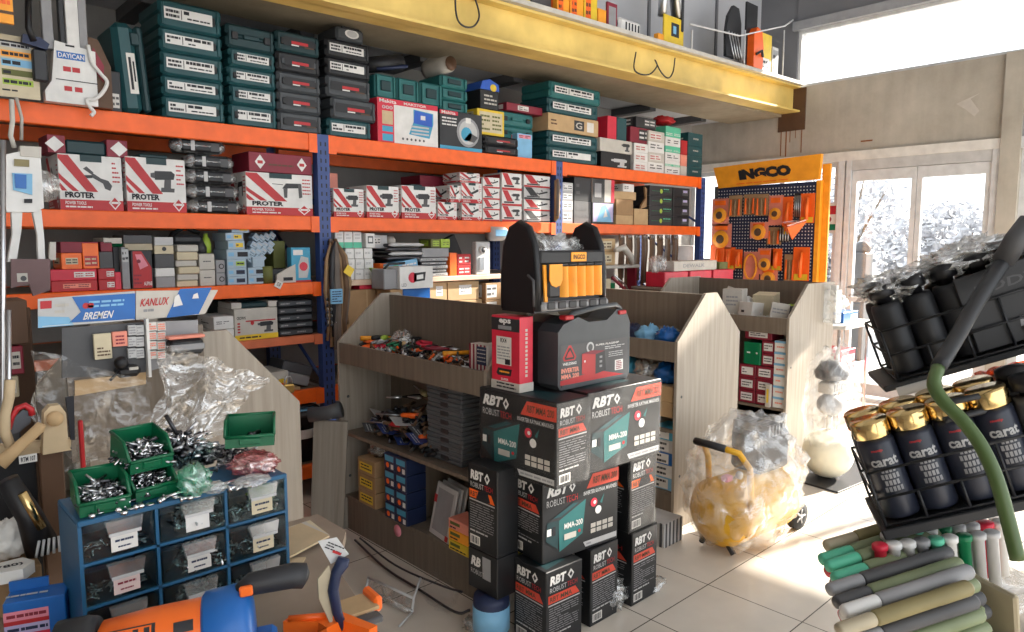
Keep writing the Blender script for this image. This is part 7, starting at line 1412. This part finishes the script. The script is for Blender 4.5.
for i in range(6):
    for j in range(2):
        canobj('spray_bottle',f'black bottle in the upper tilted basket, {ORD[i]} from the front in the {["near","far"][j]} row',.032+i*.058,.045+j*.065,.145,.029,'case_black','black',fr1,'black bottles upper basket')
t=thing('carton','black printed pack filling the right of the upper basket','box'); frame(t,o1,A1,TN); b=MB(); b.box(.15,.42,.006,.0125,.006,.155,'case_black',.002); f=b.facefr(.15,.42,.006,.0125,.003,.155,'F'); f.text('BODYFINE',.1,.72,.8,.84,'dark_grey',1,.1); f.text('BODYFINE',.3,.2,.95,.33,'grey',1,.1); b.build('box_body',t)
b=MB(); b.box(.235,.42,-.004,.0,.022,.034,'olive'); b.box(.235,.42,-.004,.0,.006,.016,'khaki'); b.build('price_rail',rk)
for i,(x,rx,lab) in enumerate(((.06,.07,'clear crumpled film over the front bottles of the upper basket'),(.20,.08,'clear crumpled film heaped mid upper basket'))):
    b=MB(); cloth(b,(x,.08,.175+.01*i),(rx,.06,.03),'milky',120+i,.5,40,22,8); o=b.build('plastic_film'); frame(o,o1,A1,TN); tag(o,lab,'plastic film')
o2=atD(886,526,1.28); A2=math.radians(21); fr2=(o2,A2,TN)
b=MB(); M1=Matrix(rk.matrix_world); 
t2=thing('wire_display_rack','lower tilted wire basket holding gold lidded spray cans','rack'); frame(t2,o2,A2,TN)
b=MB(); wires(b,0,.42,.17,(0,.05,.10)); b.build('wire_basket',t2); b=MB(); b.box(-.01,.42,-.01,.17,-.022,-.004,'case_black',.002); b.build('basket_floor',t2)
for i in range(6):
    for j in range(2): canobj('spray_can',f'dark spray can with gold lid, {ORD[i]} from the front in the {["near","far"][j]} row',.036+i*.0655,.042+j*.070,.150,.0325,'can_dark' if i<4 else 'dark_grey','gold' if i<4 else 'black',fr2,'gold lidded spray cans','carat' if j==0 else None)
PD=1.22
b=MB(); pp=[(1030,222,1.5),(1003,262,1.42),(978,300,1.36),(955,340,1.3),(938,368,1.24),(934,385,1.22),(944,402,1.2),(962,420,1.18),(980,444,1.16),(996,478,1.14),(1008,520,1.13),(1018,560,1.12)]
b.tube(smooth([atD(x,y,D-.10) for x,y,D in pp[:5]],5),[.0145-.00012*i for i in range(21)],'case_black',12); tag(b.build('curved_bar'),'black curved arm crossing in front of the upper basket','arm')
b=MB(); b.tube(smooth([atD(x,y,D-.10) for x,y,D in pp[4:]],5),.0105,'pole_green',12); tag(b.build('rack_pole'),'dark green curved pole crossing in front of the gold lidded cans','pole')
b=MB(); b.tube([atD(1003,262,1.32),atD(1016,240,1.30),atD(1030,222,1.30)],[.019,.020,.02],'dark_grey',12); tag(b.build('pole_sleeve'),'grey sleeve at the top end of the black arm','sleeve')
t=thing('rack_bars','pair of black bars above the gold lidded cans','bar'); 
for k in (0,1): b=MB(); b.tube([atD(945,420-k*17,1.22),atD(1030,400-k*14,1.25)],.006,'case_black',8); b.build('bar',t)
b=MB(); cloth(b,(0,0,0),(.07,.05,.016),'orange_film',131,.5,36,20,7); o=b.build('orange_cloth'); frame(o,atD(1003,380,1.35),A2,.1); tag(o,'bright orange crumpled plastic above the lower basket','plastic film')
b=MB(); b.prism([(-.05,-.015),(.10,-.03),(.10,.025),(-.03,.005)],0,.05,'sage'); o=b.build('folded_bag'); frame(o,atD(985,402,1.33),A2,.1); tag(o,'grey green folded packet under the orange plastic','packet')
# rows of sealant tubes, bottom right
o3=atD(860,668,1.12); T3_=.25; A3=math.radians(9)
bx=thing('tube_rack','sage plastic rack holding rows of sealant tubes','rack'); frame(bx,o3,A3,T3_)
for k in range(3): b=MB(); b.box(.17+k*.07,.182+k*.07,0,.24,-.07,.03+.0*k,['khaki','sage','beige_plastic'][k],.004); b.build('rack_rib',bx)
b=MB(); b.box(.15,.36,.0,.24,-.085,-.071,'sage',.004); b.build('rack_floor',bx)
cols=[('beige_plastic','khaki','beige and brown'),('light_grey','khaki','pale grey'),('grey','dark_grey','mid grey'),('white','grey','white topped'),('mint','sage','green capped'),('crimson','dark_grey','red capped'),('dark_grey','sage','dark grey')]
for r_ in range(8):
    for c in range(4):
        m1,m2,nmc=cols[(r_*3+c*2+r_*c)%7] if not (r_ in (4,5) and c==0) else cols[4]
        t=thing('sealant_tube',f'{nmc} sealant tube, row {["at the bottom edge","second up","third up","fourth up","fifth up","sixth up","seventh up","eighth up","farthest back"][r_]}, layer {["topmost","second","third","lowest"][c]}','tube',group='sealant tubes in the rack'); frame(t,o3,A3,T3_)
        y=.0+r_*.031; z=.075-c*.027+.004*(r_%2); x0=-.035+.010*c+.008*((r_*5)%3)+.019*r_
        t.location=t.matrix_world@Vector((x0,y,z)); b=MB(); b.lathe([(.004,0),(.010,.002),(.0115,.006),(.0115,.065),(.010,.068)],m1,n=14,axis='x'); b.build('cap',t)
        b=MB(); b.lathe([(.0095,.068),(.0125,.072),(.0125,.19),(.013,.192),(.013,.25),(.01,.255)],m2,n=14,axis='x'); b.build('body',t)
# little round caps standing behind the tubes
for i in range(26):
    px=880+(i%9)*14+(i//9)*8; py=548-(i//9)*11-(i%9)*1.6; m=['crimson','white','mint','green','light_grey','white','grey','white','light_grey'][(i*5+i//9)%9]
    D=1.27+.055*(i//9); p=atD(px,py,D); b=MB(); b.lathe([(.010,-.10),(.010,-.004),(.0135,-.002),(.0135,.006),(.011,.008),(.001,.008)],m,n=14); o=b.build('marker'); frame(o,p,.15,.1); tag(o,f'upright marker with {["red","white","mint","green","pale","white","grey","white","pale"][(i*5+i//9)%9]} round cap, {["front","middle","rear"][i//9]} row {ORD[i%9]} from left','marker','upright capped markers')
b=MB(); b.box(-.03,.30,-.06,.20,-.12,-.105,'milky',.003); o=b.build('marker_tray'); frame(o,atD(890,560,1.33),.15,.1); tag(o,'pale tray under the upright markers','tray')
t=thing('display_counter','low pale counter carrying the tubes and markers at right','counter',(0,0,0)); b=MB(); c0=atD(870,640,1.35); frame(t,Vector((c0.x,c0.y,0)),0,.2); b.box(.16,.7,-.10,.30,0,.78,'laminate',.004); b.build('carcass',t)
bpy.context.view_layer.update()
